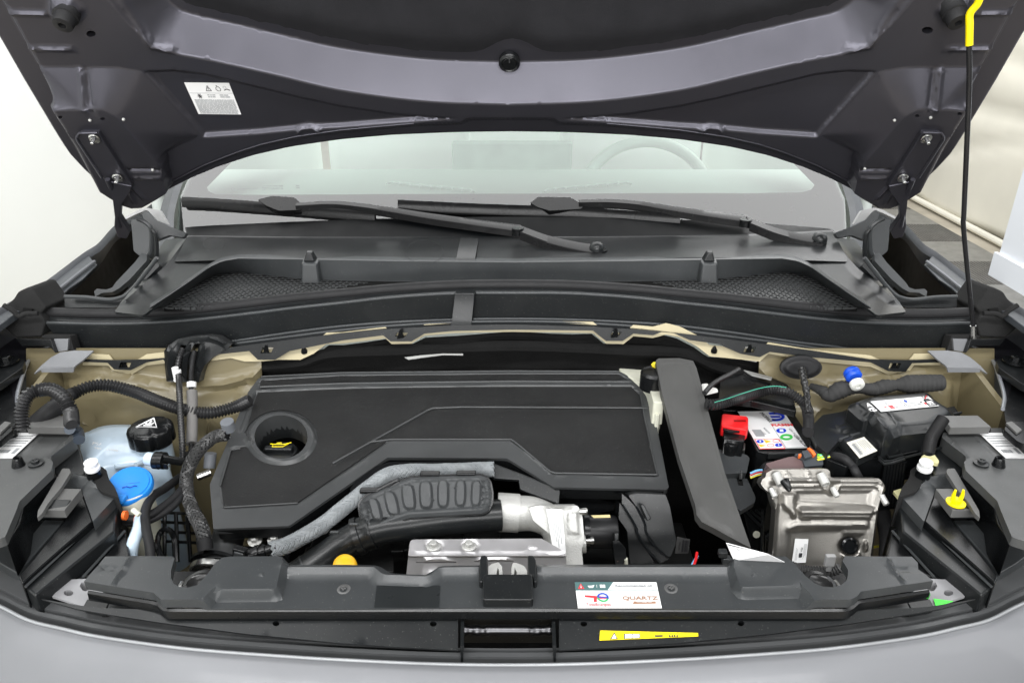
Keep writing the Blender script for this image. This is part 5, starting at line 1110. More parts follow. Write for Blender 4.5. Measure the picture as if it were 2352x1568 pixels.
# ------------------------------------------------------------------ in front of the engine
ab = fz(.80)
eb_ = empty('engine_block', 'dark engine castings and ribs deep below the pipes in the shadow', 'engine', (0, .85, .6))
mb = MB(); q_ = random.Random(5)
for i in range(26): 
    x = q_.uniform(-.30, .22); mb.box((x, q_.uniform(.80, 1.0), q_.uniform(.58, .73)), (q_.uniform(.03, .09), q_.uniform(.02, .08), q_.uniform(.03, .12)))
mb.box((-.02, .93, .62), (.62, .22, .16)); mb.build('casting', mat('dark_casting', (.035, .036, .036), .4, metal=.5, bump=.5, bs=200), eb_, bev=.004)
mb = MB()
for i in range(0, 7, 2): mb.tube([Y(352 + i * 13, 1165 + 3 * i, .90), Y(348 + i * 15, 1290, .86)], .003, 8)
for i in range(4): mb.tube([Y(350, 1175 + i * 22, .90), Y(455, 1180 + i * 22, .90)], .0022, 8)
mb.tube(rs([Y(372, 1290, .80), Y(362, 1250, .82), Y(368, 1222, .84), Y(385, 1215, .84), Y(400, 1235, .84), Y(404, 1290, .82)], 30, smooth=True), .004, 8)
mb.build('ribbed_casting', plastic_dark, eb_, 40)
for x, y in ((586, 1240), (631, 1238), (742, 1211)):
    MB().lathe(Y(x, y, .855), (0, -.5, 1), [(.0056, .002), (.0056, .008), (.0045, .009)], 6).lathe(Y(x, y, .855), (0, -.5, 1), [(.010, -.001), (.010, .0015)], 24).build('flange_bolt', alu, eb_, 30)
plate('bolt_bracket', zd([(720, 870), (980, 880), (980, 800), (1160, 760), (1300, 860), (1300, 1090), (1000, 1100)]), fz(.80), .01, plastic_dark, eb_)
plate('casting_web', t8([(100, 700), (190, 690), (210, 590), (330, 590), (360, 740), (360, 800), (100, 800)]), fz(.77), .03, MATS['dark_casting'], eb_, r=3, bev=.003)
fix(eb_)
al = empty('lower_intake_pipe', 'wide black plastic intake neck with bright clamp below the left of the engine cover', 'pipe', (-.28, .77, .7))
MB().tube([Y(532, 1206, .89), Y(524, 1235, .875), Y(514, 1268, .86), Y(503, 1305, .835)], [.0225, .0225, .0235, .028], 28).build('neck', mat('neck_plastic', (.05, .052, .053), .4), al, 60)
MB().lathe(Y(497, 1306, .835), Y(497, 1306, .835) - Y(515, 1250, .87), [(.030, -.010), (.037, -.010), (.037, -.005), (.030, -.005)], 32).build('neck_flange', plastic_dark, al)
MB().lathe(Y(493, 1314, .83), Y(497, 1306, .835) - Y(515, 1250, .87), [(.0325, -.006), (.0345, -.004), (.0345, .004), (.0325, .006)], 32).build('clamp', steel, al)
fix(al)
for sg in (-1, 1):
    c0 = (458, 1342) if sg < 0 else (1883, 1344)
    rb = empty('radiator_mount', 'black rubber radiator mount with bright rim in the %s notch of the slam panel cover' % ('left' if sg < 0 else 'right'), 'rubber mount', tuple(Z(*c0, .86)), 'radiator mounts')
    p = Z(*c0, .862); mb = MB().lathe(p, (.1 * sg, -.15, 1), [(.030, -.03), (.028, -.004), (.0215, .0), (.020, .003), (.015, .004), (.013, .002), (.0, .002)], 36).build('mount_rubber', mat('shiny_rubber', (.02, .02, .02), .22), rb, 50)
    a = np.linspace(R(170 if sg < 0 else -100), R(290 if sg < 0 else 20), 24)
    MB().tube([p + V(.0225 * math.cos(t), .0225 * math.sin(t), .0) for t in a], .0026, 8).build('bright_rim', steel, rb)
    plate('mount_base', [(c0[0] - 85, c0[1] - 32), (c0[0] + 90, c0[1] - 32), (c0[0] + 90, c0[1] + 30), (c0[0] - 85, c0[1] + 30)], fz(.84), .02, plastic_dark, rb)
    fix(rb)
# grey braided hose with quick connector
gb = weave('braided_hose', [Y(x, y, v) for x, y, v in [(622, 1262, .80), (655, 1253, .81), (690, 1235, .825), (740, 1205, .85), (790, 1165, .875), (840, 1125, .90), (885, 1093, .92), (930, 1083, .925), (990, 1082, .925), (1060, 1080, .925), (1132, 1077, .925)]], .0100, mat('grey_braid', (.23, .245, .255), .55, bump=.3, bs=900), n=8, wr=.0013, core_m=mat('grey_core', (.20, .215, .225), .6))
tag(gb, 'light grey braided hose running diagonally along the front of the engine cover', 'braided hose')
qc = empty('hose_quick_connector', 'black quick connector with square release button at the end of the grey braided hose', 'connector', tuple(Y(575, 1275, .87)))
A_, B_ = Y(628, 1260, .80), Y(560, 1278, .792); ax = B_ - A_
MB().lathe(A_, ax, [(.0075, -.005), (.0075, .010), (.010, .010), (.010, .014), (.008, .014), (.008, .019), (.011, .019), (.011, .023), (.009, .023), (.009, .034), (.006, .034), (.006, .044)], 24).build('connector_body', plastic_dark, qc)
q = Y(550, 1276, .782); MB().box(q, (.014, .008, .016), np.array([[.96, .2, .15], [-.2, .98, 0], [-.15, 0, .98]])).build('release_button', plastic_grey, qc, bev=.002)
MB().box(q + V(0, .003, 0), (.018, .010, .022), np.array([[.96, .2, .15], [-.2, .98, 0], [-.15, 0, .98]])).build('button_frame', plastic_dark, qc, bev=.002)
fix(qc)
# big black air pipe
ap = empty('air_pipe', 'thick black intake pipe curving from the lower left to the throttle body', 'pipe', (0, .86, .75))
pth = [Y(x, y, v) for x, y, v in [(640, 1350, .79), (700, 1312, .805), (750, 1278, .82), (805, 1240, .835), (870, 1214, .845), (950, 1202, .855), (1040, 1190, .86), (1150, 1182, .87)]]
MB().tube(rs(pth, 60, smooth=True), [.0215 if i < 22 else .0225 for i in range(60)], 28).build('pipe_wall', plastic, ap, 60)
P = rs(pth, 60, smooth=True); d = P[25] - P[24]
MB().lathe(P[24], d, [(.022, -.012), (.0265, -.012), (.0265, -.004), (.0245, -.003), (.0245, .006), (.0255, .008), (.0255, .012), (.022, .012)], 36).build('pipe_collar', plastic, ap)
d = P[9] - P[8]; MB().lathe(P[8], d, [(.0215, -.001), (.0222, -.001), (.0222, .001), (.0215, .001)], 36).build('pipe_seam', plastic_grey, ap)
for x, y, v in ((768, 1222, .815), (812, 1204, .82)): MB().box(Y(x, y, v), (.012, .004, .004)).build('pipe_tab', plastic_grey, ap, bev=.001)
fix(ap)
# ribbed resonator on the pipe
rc = empty('ribbed_resonator', 'black oval resonator box with seven ribbed pockets on the intake pipe', 'resonator', (-.06, .85, .84))
rf_ = Fr((0, .845, .865), (1, 0, 0), (0, .75, .66))
oq = t8([(120, 340), (140, 300), (190, 265), (420, 170), (480, 148), (600, 142), (950, 132), (1000, 145), (1030, 190), (1042, 260), (1038, 330), (1015, 385), (970, 405), (470, 435), (340, 480), (240, 520), (180, 518), (150, 480), (130, 420)])
pk = []
for cx, cy, w_, h_, lean in ((238, 375, 42, 82, .25), (350, 335, 48, 88, .22), (465, 290, 50, 92, .12), (585, 275, 50, 100, .03), (703, 268, 44, 100, 0), (822, 265, 42, 96, -.02), (930, 265, 40, 95, -.04)):
    poly = []
    for t in np.linspace(0, 2 * math.pi, 20, endpoint=False):
        ex_ = abs(math.cos(t)) ** .6 * np.sign(math.cos(t)); ey_ = abs(math.sin(t)) ** .6 * np.sign(math.sin(t)); poly.append((cx + w_ * ex_ + lean * h_ * ey_, cy + h_ * ey_))
    pk.append(t8(poly))
feats_ = [('pad', oq, .005, .006), ('pad', t8([(160, 345), (200, 300), (440, 195), (520, 175), (960, 165), (1000, 210), (1010, 300), (985, 370), (460, 400), (240, 480), (190, 470)]), -.003, .004)] + [('pad', p_, .0055, .0035) for p_ in pk]
for i in range(5): feats_.append(('bead', t8([(140 + 4 * i, 335 + i * 35), (185, 322 + i * 35)]), .003, .0025))
for i in range(5): feats_.append(('bead', t8([(975, 180 + i * 42), (1018, 185 + i * 42)]), .003, .0025))
relief('resonator_shell', rf_, oq, feats_, .0042, mat('dusty_rubber', (.045, .048, .05), .55, bump=.3, bs=400), rc, thick=.02, r=4, sm=45)
MB().tube(rs([rf_.w(*rf_.p(x, y), -.001) for x, y in oq], 90, closed=True), .0022, 6, closed=True).build('rolled_edge', plastic_dark, rc)
for x, y in t8([(610, 125), (860, 122), (195, 240)]): MB().box(rf_.w(*rf_.p(x, y), -.002), (.028, .010, .006)).build('mounting_tab', plastic_dark, rc, bev=.002)
MB().tube(rs([rf_.w(*rf_.p(x, y), .001) for x, y in t8([(245, 240), (330, 195), (380, 172), (400, 180), (330, 225)])], 24), .002, 6).build('wire_loop', plastic_dark, rc)
fix(rc)
for pts in (t8([(120, 140), (160, 100), (330, 45), (960, 35), (970, 70), (500, 85), (360, 110), (150, 190), (70, 260), (60, 230)]),):
    tag(plate('under_cover_shroud', pts, Fr((0, .93, .87), (1, 0, 0), (0, 1, .3)), .015, plastic_dark, r=3), 'dark shroud edge visible under the front arch of the engine cover', 'shroud')
cs = empty('cover_side_shroud', 'dark stepped shroud under the right front edge of the engine cover', 'shroud', (.13, .9, .8))
plate('shroud_flap', t8([(1055, 55), (1000, 110), (1050, 160), (1220, 170), (1230, 235), (1500, 340), (1510, 235), (1260, 130)]), Fr((0, .91, .86), (1, 0, 0), (0, .8, .6)), .01, plastic, cs, bev=.002)
plate('shroud_face', t8([(1300, 150), (1470, 225), (2250, 240), (2255, 420), (1900, 420), (1900, 250), (1880, 380), (1700, 420), (1500, 350)]), Fr((0, .93, .86), (1, 0, 0), (0, .2, 1)), .02, plastic_dark, cs)
fix(cs)
# throttle body casting
th = empty('throttle_housing', 'pale cast aluminium throttle housing with curved elbow and white sticker', 'throttle body', (.08, .86, .8))
MB().tube([Y(1142, 1175, .885), Y(1192, 1178, .885)], .0275, 36).build('inlet_flange', alu, th, 60)
e_ = [Y(1188, 1178, .885), Y(1225, 1180, .885), Y(1262, 1196, .88), Y(1282, 1225, .865), Y(1290, 1270, .84)]
MB().tube(rs(e_, 30, smooth=True), [.0255 - .00018 * i for i in range(30)], 32).build('elbow', alu, th, 60)
relief('housing', Fr((0, .86, .89), (1, 0, 0), (0, .55, .8)), [(1215, 1165), (1240, 1160), (1268, 1161), (1328, 1161), (1338, 1185), (1342, 1235), (1336, 1262), (1340, 1300), (1270, 1300), (1262, 1225), (1225, 1195)], [('pad', [(1300, 1175), (1328, 1172), (1334, 1230), (1302, 1228)], .004, .004), ('bead', [(1268, 1165), (1268, 1230)], .006, .006), ('bead', [(1200, 1140), (1262, 1160), (1310, 1163)], .004, .004)], .008, alu, th, thick=.05, r=5, sm=50)
MB().tube([Y(1300, 1250, .84), Y(1345, 1248, .84)], .013, 20).build('boss', alu, th, 60)
ls_ = px_sub(lambda x, y: Fr((0, .86, .89), (1, 0, 0), (0, .55, .8)).off(.0075).w(*Fr((0, .86, .89), (1, 0, 0), (0, .55, .8)).off(.0075).p(x, y)), (1255, 1168), (1291, 1169), (1300, 1268), (1269, 1254)); o = ls_.base(whitel, th, 'sticker'); mb = MB()
for i in range(5): ls_.quad(mb, .25 + i * .12, .35, .29 + i * .12, .35 + .12 * (3 + i % 3))
mb.build('small_print', greyink, o, None)['kind'] = 'stuff'
fix(th)
mo = empty('throttle_motor', 'black cylindrical electric motor bolted on the right of the aluminium housing', 'motor', (.13, .86, .8))
MB().tube([Y(1340, 1220, .865), Y(1352, 1220, .865)], .027, 30).build('motor_flange', plastic_dark, mo, 60)
b = MB().tube([Y(1350, 1220, .865), Y(1412, 1221, .865), Y(1417, 1221, .865)], [.0232, .0232, .021], 36).build('motor_body', mat('satin_black_metal', (.018, .018, .019), .35, metal=.3), mo, 50)
for x, y in ((1345, 1174), (1360, 1241)): MB().tube([Y(x - 14, y, .840), Y(x + 1, y, .840), Y(x + 4, y, .840)], [.004, .0052, .004], 18).build('bolt', steel, mo, 50)
plate('motor_sticker', t8([(1720, 412), (1850, 408), (1855, 428), (1740, 430)]), Fr((0, .86, .888), (1, 0, 0), (0, .8, .5)), .0005, mat('gold_print', (.5, .42, .2), .4), mo, bev=0)
fix(mo)
pc = empty('plug', 'black wired plug hanging at the right of the electric motor', 'connector', (.14, .83, .78))
plate('plug_body', t8([(1870, 590), (1910, 585), (1960, 640), (1965, 700), (1940, 760), (1890, 760), (1880, 690)]), Fr((0, .83, .83), (1, 0, 0), (0, .5, .8)), .02, plastic_dark, pc, r=3, bev=.002)
MB().tube([Y(1418, 1285, .82), Y(1422, 1300, .82)], .003, 8).build('wire', mat('copper_wire', (.7, .3, .2), .4), pc); MB().tube([Y(1437, 1282, .82), Y(1438, 1298, .82)], .003, 8).build('wire', cream, pc)
plate('plug_clip', t8([(1880, 535), (1915, 532), (1912, 580), (1885, 600)]), Fr((0, .83, .83), (1, 0, 0), (0, .5, .8)), .01, plastic, pc)
fix(pc)
# heat shield over the manifold
hs = empty('heat_shield', 'bright pressed metal heat shield with two bolts behind the bonnet latch', 'heat shield', (.0, .77, .8))
hf = Fr((0, .79, .835), (1, 0, 0), (0, 1, .25))
relief('shield_top', hf, t8([(470, 610), (480, 585), (510, 578), (1380, 572), (1545, 665), (1545, 690), (460, 690)]), [('pad', t8(ell((640, 625), 70, 45)), -.003, .004), ('pad', t8(ell((885, 625), 70, 45)), -.003, .004), ('pad', t8(ell((1320, 632), 40, 16)), .002, .003), ('bead', t8([(475, 680), (1545, 678)]), -.002, .004)], .009, shield, hs, thick=.002, r=2)
yb_ = hf.w(*hf.p(1176, 1272))[1]
vf = Fr((0, yb_ - .001, .83), (1, 0, 0), (0, .28, 1))
relief('shield_front', vf, t8([(462, 688), (1546, 686), (1552, 760), (1560, 1000), (430, 1000), (448, 820)]), [('pad', t8([(540, 735), (570, 690), (720, 685), (785, 735)]), .004, .006), ('pad', t8([(920, 730), (950, 690), (1150, 686), (1190, 730)]), .004, .006), ('pad', t8([(540, 860), (560, 790), (660, 775), (700, 800), (640, 860)]), .003, .004)], .009, shield, hs, thick=.002,
       holes=[t8([(515, 734), (790, 732), (790, 740), (515, 741)]), t8([(915, 728), (1192, 727), (1192, 733), (915, 733)])], hole_d=.01)
for x, y in t8([(635, 620), (880, 620)]):
    p = hf.w(*hf.p(x, y), -.002); MB().lathe(p, (0, -.1, 1), [(.0096, -.001), (.0096, .0015), (.008, .0025)], 26).lathe(p, (0, -.1, 1), [(.0056, .0025), (.0056, .0075), (.0045, .0085)], 6).build('shield_bolt', alu, hs, 30)
fix(hs)
oc2 = MB().lathe(Y(790, 1297, .765), (0, -.55, 1), [(.0155, -.02), (.0158, -.004), (.014, .002), (.007, .005), (0, .006)], 24).build('orange_cap', mat('amber_plastic', (.9, .50, .02), .35), sm=60); tag(oc2, 'round amber plastic cap peeking above the slam panel cover', 'cap')
# ------------------------------------------------------------------ air box right of the engine
ax_ = empty('air_filter_box', 'glossy black two part air filter box between engine cover and long grey duct', 'air filter box', (.22, .88, .8))
xf = Fr((0, .87, .86), (1, 0, 0), (0, .5, .86))
plate('box_rear', ze([(900, 265), (1240, 280), (1290, 420), (1365, 830), (1300, 1000), (1200, 1000), (1010, 700), (880, 400), (800, 290)]), xf, .05, plastic, ax_, r=5, bev=.005)
plate('box_front', ze([(700, 370), (780, 450), (890, 660), (1000, 900), (1120, 1080), (820, 1080), (790, 700), (690, 560)]), xf, .04, plastic_dark, ax_, r=4, bev=.004, h=.002)
plate('box_flange', ze([(720, 260), (800, 330), (890, 430), (985, 600), (1000, 700), (1100, 860), (1270, 1010), (1180, 1060), (1010, 930), (900, 760), (890, 660), (770, 430), (720, 380)]), xf, .008, plastic_dark, ax_, r=3, bev=.002, h=.009)
for pts in ([(730, 390), (880, 640), (900, 720), (1010, 900), (1160, 1060)], [(880, 405), (980, 600), (1000, 720), (1100, 870), (1250, 1000)]):
    MB().tube(rs([xf.w(*xf.p(*k), .011) for k in ze(pts)], 40, smooth=True), .0016, 6).build('flange_rib', plastic_gloss, ax_)
plate('snap_catch', ze([(920, 385), (965, 380), (1050, 545), (1000, 570)]), xf, .008, plastic, ax_, bev=.0015, h=.016)
fix(ax_)
plate_l = tag(plate('battery_sticker', ze([(1370, 770), (1520, 800), (1500, 960), (1345, 965)]), Fr((0, .86, .75), (1, 0, 0), (0, .3, 1)), .001, mat('dim_sticker', (.10, .10, .10), .6), bev=0), 'dim black and grey sticker with bars deep beside the air filter box', 'sticker')
ds = Sub(*[Fr((0, .859, .75), (1, 0, 0), (0, .3, 1)).w(*Fr((0, .859, .75), (1, 0, 0), (0, .3, 1)).p(*k)) for k in ze([(1370, 770), (1520, 800), (1500, 960), (1345, 965)])]); mb = MB(); ds.bars(mb, .45, .95, .1, .9, 9); mb.build('print_bars', inkm, plate_l, None); ds.text('BATTERIE', .25, .5, .12, inkm, plate_l, rot=math.pi / 2)
hose('loom_wire', 'thin red wire in the gap left of the white bar code tag', 'wire', [Y(1592, 1300, .80), Y(1598, 1285, .81), Y(1601, 1268, .82)], .002, redm, group='wires in the dark gap')
hose('loom_wire', 'thin light blue wire in the gap left of the white bar code tag', 'wire', [Y(1588, 1300, .80), Y(1595, 1288, .81), Y(1602, 1276, .82)], .002, mat('light_blue_wire', (.2, .5, .8), .4), group='wires in the dark gap')
# ------------------------------------------------------------------ long grey duct panel
ld = empty('air_duct_panel', 'long flat dark grey plastic panel standing between engine and battery', 'panel', (.30, 1.0, .8))
lo = [(1506, 828), (1512, 823), (1560, 822), (1592, 828), (1600, 845), (1665, 1085), (1725, 1258)] + [(1690, 1240), (1640, 1212), (1612, 1198), (1600, 1182), (1597, 1160), (1560, 1050), (1520, 900)]
lff = Fr((0, 1.10, .98), (1, 0, 0), (0, .34, .13))
relief('panel_face', lff, lo, [('pad', [(1516, 832), (1586, 832), (1655, 1085), (1705, 1238), (1628, 1196), (1608, 1170), (1570, 1050), (1528, 900)], .002, .004)], .012, MATS['matt_grey_lid'] if False else mat('duct_grey', (.062, .062, .06), .5, bump=.2, bs=1000), ld, thick=.014, r=2, sm=40)
fix(ld)
dp = empty('duct_side_wing', 'dark grey plastic wing with slot at the right of the long panel', 'panel', (.34, .95, .8))
wfr = Fr((0, .98, .88), (1, 0, 0), (0, .9, .3))
plate('wing_upper', [(1600, 1028), (1690, 1034), (1717, 1045), (1722, 1052), (1715, 1085), (1660, 1088)], wfr, .02, plastic_grey, dp, r=3, bev=.003)
plate('wing_lower', [(1668, 1086), (1720, 1087), (1740, 1130), (1738, 1142), (1725, 1150), (1705, 1162), (1690, 1150)], wfr, .012, plastic_grey, dp, r=3, bev=.002, h=-.012)
plate('wing_slot', t9([(385, 130), (420, 130), (428, 175), (395, 172)]), wfr, .003, felt, dp, bev=0, h=-.0105)
MB().tube([wfr.w(*wfr.p(1702, 1080), -.002), wfr.w(*wfr.p(1703, 1096), -.006)], .003, 8).build('wing_catch', plastic_dark, dp)
fix(dp)
# ------------------------------------------------------------------ brake fluid reservoir
br_ = empty('brake_fluid_reservoir', 'cream translucent brake fluid reservoir with black cap behind the engine cover', 'reservoir', (.27, 1.1, .9))
plate('reservoir_body', t5([(1890, 890), (1930, 882), (2110, 905), (2180, 1060), (2215, 1210), (2150, 1205), (2105, 1110), (2060, 1070), (1920, 990)]), fz(.93), .05, cream, br_, r=5, bev=.006)
plate('reservoir_step', t5([(2120, 1090), (2210, 1100), (2225, 1205), (2150, 1200)]), fz(.94), .04, cream, br_, r=3, bev=.005)
plate('reservoir_foot', t5([(2145, 1200), (2210, 1210), (2195, 1290), (2165, 1290)]), fz(.92), .04, cream, br_, r=2, bev=.003)
MB().lathe(Z(1503, 852, .965), (0, 0, 1), [(.022, -.03), (.022, -.004), (.019, .0), (.0, .001)], 30).build('reservoir_cap', plastic_dark, br_)
plate('cap_sticker', t5([(2135, 940), (2150, 925), (2175, 925), (2185, 960), (2160, 965), (2140, 955)]), fz(.9665), .0005, yellow, br_, bev=0)
plate('rear_nozzle', t5([(1755, 893), (1900, 900), (1895, 935), (1760, 925)]), fz(.935), .01, plastic_grey, br_, r=3)
fix(br_)
# ------------------------------------------------------------------ battery
ba_ = empty('battery', 'car battery with large white printed sticker and red terminal cover', 'battery', (.45, 1.0, .7))
zt = .892; bf = fz(zt)
btop = [Z(*k, zt) for k in za([(500, 800), (1225, 800), (1580, 1300), (1460, 1345), (930, 1355), (770, 1320), (560, 900)])]
plate('battery_case', za([(500, 790), (1240, 790), (1590, 1310), (1575, 1330), (1480, 1345), (925, 1358), (770, 1325), (640, 1060)]), fz(zt - .001), .19, plastic_dark, ba_, r=4, bev=.003)
plate('battery_rim', za([(930, 1345), (1570, 1300), (1575, 1330), (1490, 1352), (925, 1362)]), fz(zt + .002), .01, plastic, ba_, bev=.001)
plate('battery_rear_cover', za([(300, 780), (440, 670), (600, 650), (1020, 650), (1120, 700), (1200, 790), (520, 790)]), fz(zt - .004), .01, plastic_dark, ba_, r=6, bev=.004)
for dy in (0, 32): MB().tube(rs([Z(*k, zt + .002) for k in za([(520, 690 + dy), (620, 655 + dy), (1020, 668 + dy), (1130, 700 + dy), (1180, 790 + dy)])], 30, smooth=True), .0014, 6).build('cover_bead', plastic, ba_)
s1 = Sub(*[Z(*k, zt + .0008) for k in za([(520, 805), (1120, 797), (1440, 1282), (805, 1300)])]); o = s1.base(whitel, ba_, 'battery_sticker')
def at_(x, y): # sticker coords from za pixel
    q = Z(*za([(x, y)])[0], zt + .0008); a, b, c, d = s1.q; M = np.stack([(b - a + c - d)[:2] / 2, (d - a + c - b)[:2] / 2], 1); c0 = sum(s1.q) / 4; uv = np.linalg.solve(M, (q - c0)[:2]); return uv + .5
def zq(mb, pts, h=.0007): s1.poly(mb, [tuple(at_(*p)) for p in pts], h)
mb = MB(); zq(mb, [(950, 962), (1225, 962), (1440, 1282), (1155, 1290)], .0006); mb.build('panel_line', greyink, o, None)
mb = MB(); zq(mb, [(958, 967), (1221, 967), (1430, 1277), (1160, 1284)], .0008); mb.build('white_panel', whitel, o, None)
mb = MB(); zq(mb, [(735, 1170), (1065, 1168), (1150, 1298), (805, 1302)], .0006); mb.build('red_frame', redink, o, None)
mb = MB(); zq(mb, [(748, 1177), (1058, 1175), (1135, 1290), (812, 1293)], .0008); mb.build('white_panel', whitel, o, None)
blu = mat('deep_blue_print', (.0, .03, .55), .45)
def arc_(cx, cy, rx, ry, a0, a1, w_, n=30):
    out = []; inn = []
    for t in np.linspace(R(a0), R(a1), n): out.append((cx + rx * math.cos(t), cy + ry * math.sin(t))); inn.append((cx + (rx - w_) * math.cos(t), cy + (ry - w_ * .75) * math.sin(t)))
    m_ = MB(); L = [[s1.at(*at_(*p), .0009) for p in q] for q in (out, inn)]; m_.loft(L); return m_
m_ = MB(); 
for A in (arc_(1010, 878, 128, 60, -100, 110, 40),): m_.add(A.v, A.f)
zq(m_, [(925, 822), (1010, 818), (1010, 846), (940, 848)], .0009); zq(m_, [(945, 868), (1075, 866), (1085, 888), (965, 890)], .0009); zq(m_, [(965, 905), (1020, 912), (1010, 938), (985, 932)], .0009)
m_.build('blue_emblem', blu, o, None)
def disc(cx, cy, rx, ry, m, nm, h=.001, w_=None):
    if w_: b_ = arc_(cx, cy, rx, ry, 0, 360, w_)
    else: b_ = MB(); zq(b_, ell((cx, cy), rx, ry, 24), h)
    b_.build(nm, m, o, None)
disc(1094, 1062, 66, 32, blu, 'blue_disc'); disc(1163, 1148, 85, 42, mat('bright_green_print', (.05, .5, .08), .4), 'green_ring', w_=38)
disc(812, 1204, 48, 22, blu, 'blue_disc'); disc(1058, 1252, 48, 22, blu, 'blue_disc'); disc(1026, 1198, 48, 22, redink, 'ban_ring', w_=8); disc(952, 1254, 48, 22, redink, 'ban_ring', w_=8)
mb = MB(); yw = mat('ochre_print', (.75, .5, .02), .5); zq(mb, [(858, 1178), (965, 1205), (890, 1228)], .001); zq(mb, [(782, 1238), (888, 1256), (820, 1280)], .001); mb.build('warning_triangle', yw, o, None)
mb = MB(); zq(mb, [(1070, 1045), (1118, 1045), (1125, 1078), (1075, 1078)], .0013); zq(mb, [(800, 1195), (820, 1190), (826, 1212), (806, 1216)], .0013); zq(mb, [(1050, 1240), (1062, 1240), (1068, 1264), (1056, 1264)], .0013); mb.build('white_icons', whitel, o, None)
mb = MB()
q_ = random.Random(3)
for i in range(13): 
    y0 = 1048 + i * 7; zq(mb, [(705 + i * 4.5, y0), (825 + i * 4.5, y0 - 1), (828 + i * 4.5, y0 + 3), (708 + i * 4.5, y0 + 4)])
zq(mb, [(1130, 1205), (1180, 1203), (1195, 1240), (1145, 1245)]); zq(mb, [(1190, 1215), (1230, 1225), (1225, 1232), (1190, 1222)]); 
mb.build('bar_code', greyink, o, None)['kind'] = 'stuff'
u, v = at_(1105, 992); ang = 0
s1.text('FIAMM', u, v, .085, redink, o, bold=.0003, sx=1.25)
u, v = at_(890, 890); s1.text('MOPAR', u, v, .085, inkm, o, rot=math.radians(-78))
u, v = at_(900, 1065); s1.text('98325738', u, v, .04, greyink, o, rot=math.radians(-78)); u, v = at_(862, 1098); s1.text('LN2', u, v, .05, greyink, o, rot=math.radians(-78))
u, v = at_(1290, 1125); s1.text('420A EN 44Ah 12V', u, v, .045, greyink, o, rot=math.radians(-78)); u, v = at_(1340, 1200); s1.text('VORM VRLA 60', u, v, .045, inkm, o, rot=math.radians(-78))
plate('red_terminal_cover', za([(310, 840), (340, 828), (640, 862), (660, 885), (660, 1020), (630, 1045), (310, 985), (300, 960)]), fz(.915), .02, redm, ba_, r=2, bev=.004)
MB().box(Z(*za([(548, 928)])[0], .9155), (.018, .004, .001)).build('cover_mark', mat('dark_red', (.2, 0, 0), .5), ba_)
plate('terminal_clamp', za([(330, 1000), (620, 1035), (620, 1120), (600, 1200), (330, 1165)]), fz(.905), .04, plastic_dark, ba_, r=3, bev=.004)
plate('terminal_edge', za([(320, 1000), (400, 1035), (590, 1045), (640, 1035), (610, 1060), (400, 1060), (335, 1040)]), fz(.911), .004, steel if False else plastic_gloss, ba_, r=2, bev=.001)
MB().lathe(Z(*za([(440, 1195)])[0], .90), (0, -.2, 1), [(.0125, -.03), (.012, -.003), (.010, .0), (.0, .001)], 28).build('terminal_boot', plastic_dark, ba_)
MB().box(Z(*za([(432, 1195)])[0], .903), (.010, .002, .001)).box(Z(*za([(432, 1195)])[0], .903), (.002, .010, .001)).build('plus_mark', plastic_grey, ba_)
plate('clip_metal', za([(570, 1200), (620, 1215), (620, 1290), (600, 1310), (585, 1250)]), fz(.885), .01, steel, ba_)
fix(ba_)
# conduit over the battery and friends
hose('battery_conduit', 'thick corrugated conduit with green stripe arching over the back of the battery', 'hose', [Y(x, y, v) for x, y, v in za([(100, 700, 1.0), (200, 715, 1.0), (330, 690, 1.01), (450, 650, 1.02), (600, 610, 1.04), (800, 550, 1.06), (1000, 520, 1.06), (1170, 540, 1.05), (1300, 620, 1.04), (1400, 700, 1.03), (1440, 780, 1.02), (1450, 830, 1.01)])], .0074, conduit, True, pitch=.0034)
tag(MB().tube(rs([Y(x, y, v) for x, y, v in za([(215, 683, .989), (400, 628, 1.005), (570, 570, 1.028), (800, 500, 1.048), (1000, 468, 1.05), (1160, 486, 1.04)])], 60, smooth=True), .0006, 5).build('green_stripe', mat('green_stripe', (.05, .45, .3), .4)), 'thin green stripe line along the top of the battery conduit', 'stripe')
hose('cable_end', 'black taped cable end where the battery conduit meets the fuse box', 'cable', [Y(x, y, v) for x, y, v in za([(1440, 800, 1.01), (1455, 900, 1.0), (1455, 1000, .98), (1450, 1080, .96)])], .0082, rubber)
hose('thin_conduit', 'thin corrugated conduit running up into the dark behind the long panel', 'hose', [Y(x, y, v) for x, y, v in za([(80, 560, 1.02), (180, 450, 1.04), (300, 370, 1.06), (420, 310, 1.08), (540, 240, 1.10)])], .0034, conduit, True, pitch=.003)
plate_c = tag(plate('cable_tie', za([(150, 655), (190, 650), (205, 690), (205, 790), (160, 790)]), Fr((0, .995, .9), (1, 0, 0), (0, .3, 1)), .004, plastic_dark), 'black ribbed cable tie round the left end of the battery conduit', 'cable tie')
wb = empty('white_bracket', 'small pale metal bracket glimpsed behind the top of the long panel', 'bracket', tuple(Y(1625, 890, 1.05)))
plate('bracket_plate', za([(40, 440), (120, 430), (150, 470), (250, 500), (265, 550), (100, 590), (60, 560)]), Fr((0, 1.06, .95), (1, 0, 0), (0, .6, .8)), .004, alu, wb, r=3); fix(wb)
dk = empty('rear_dark_box', 'black box behind the battery below the bulkhead', 'box', (.47, 1.1, .85))
plate('dark_box', za([(300, 260), (560, 240), (1000, 370), (1180, 440), (1260, 620), (1300, 800), (700, 660), (260, 640)]), fz(.93), .012, plastic_dark, dk, r=5); 
plate('foil_edge', za([(590, 245), (980, 345), (965, 385), (700, 320)]), fz(.937), .003, mat('dull_foil', (.3, .3, .29), .5, metal=.5), dk); fix(dk)
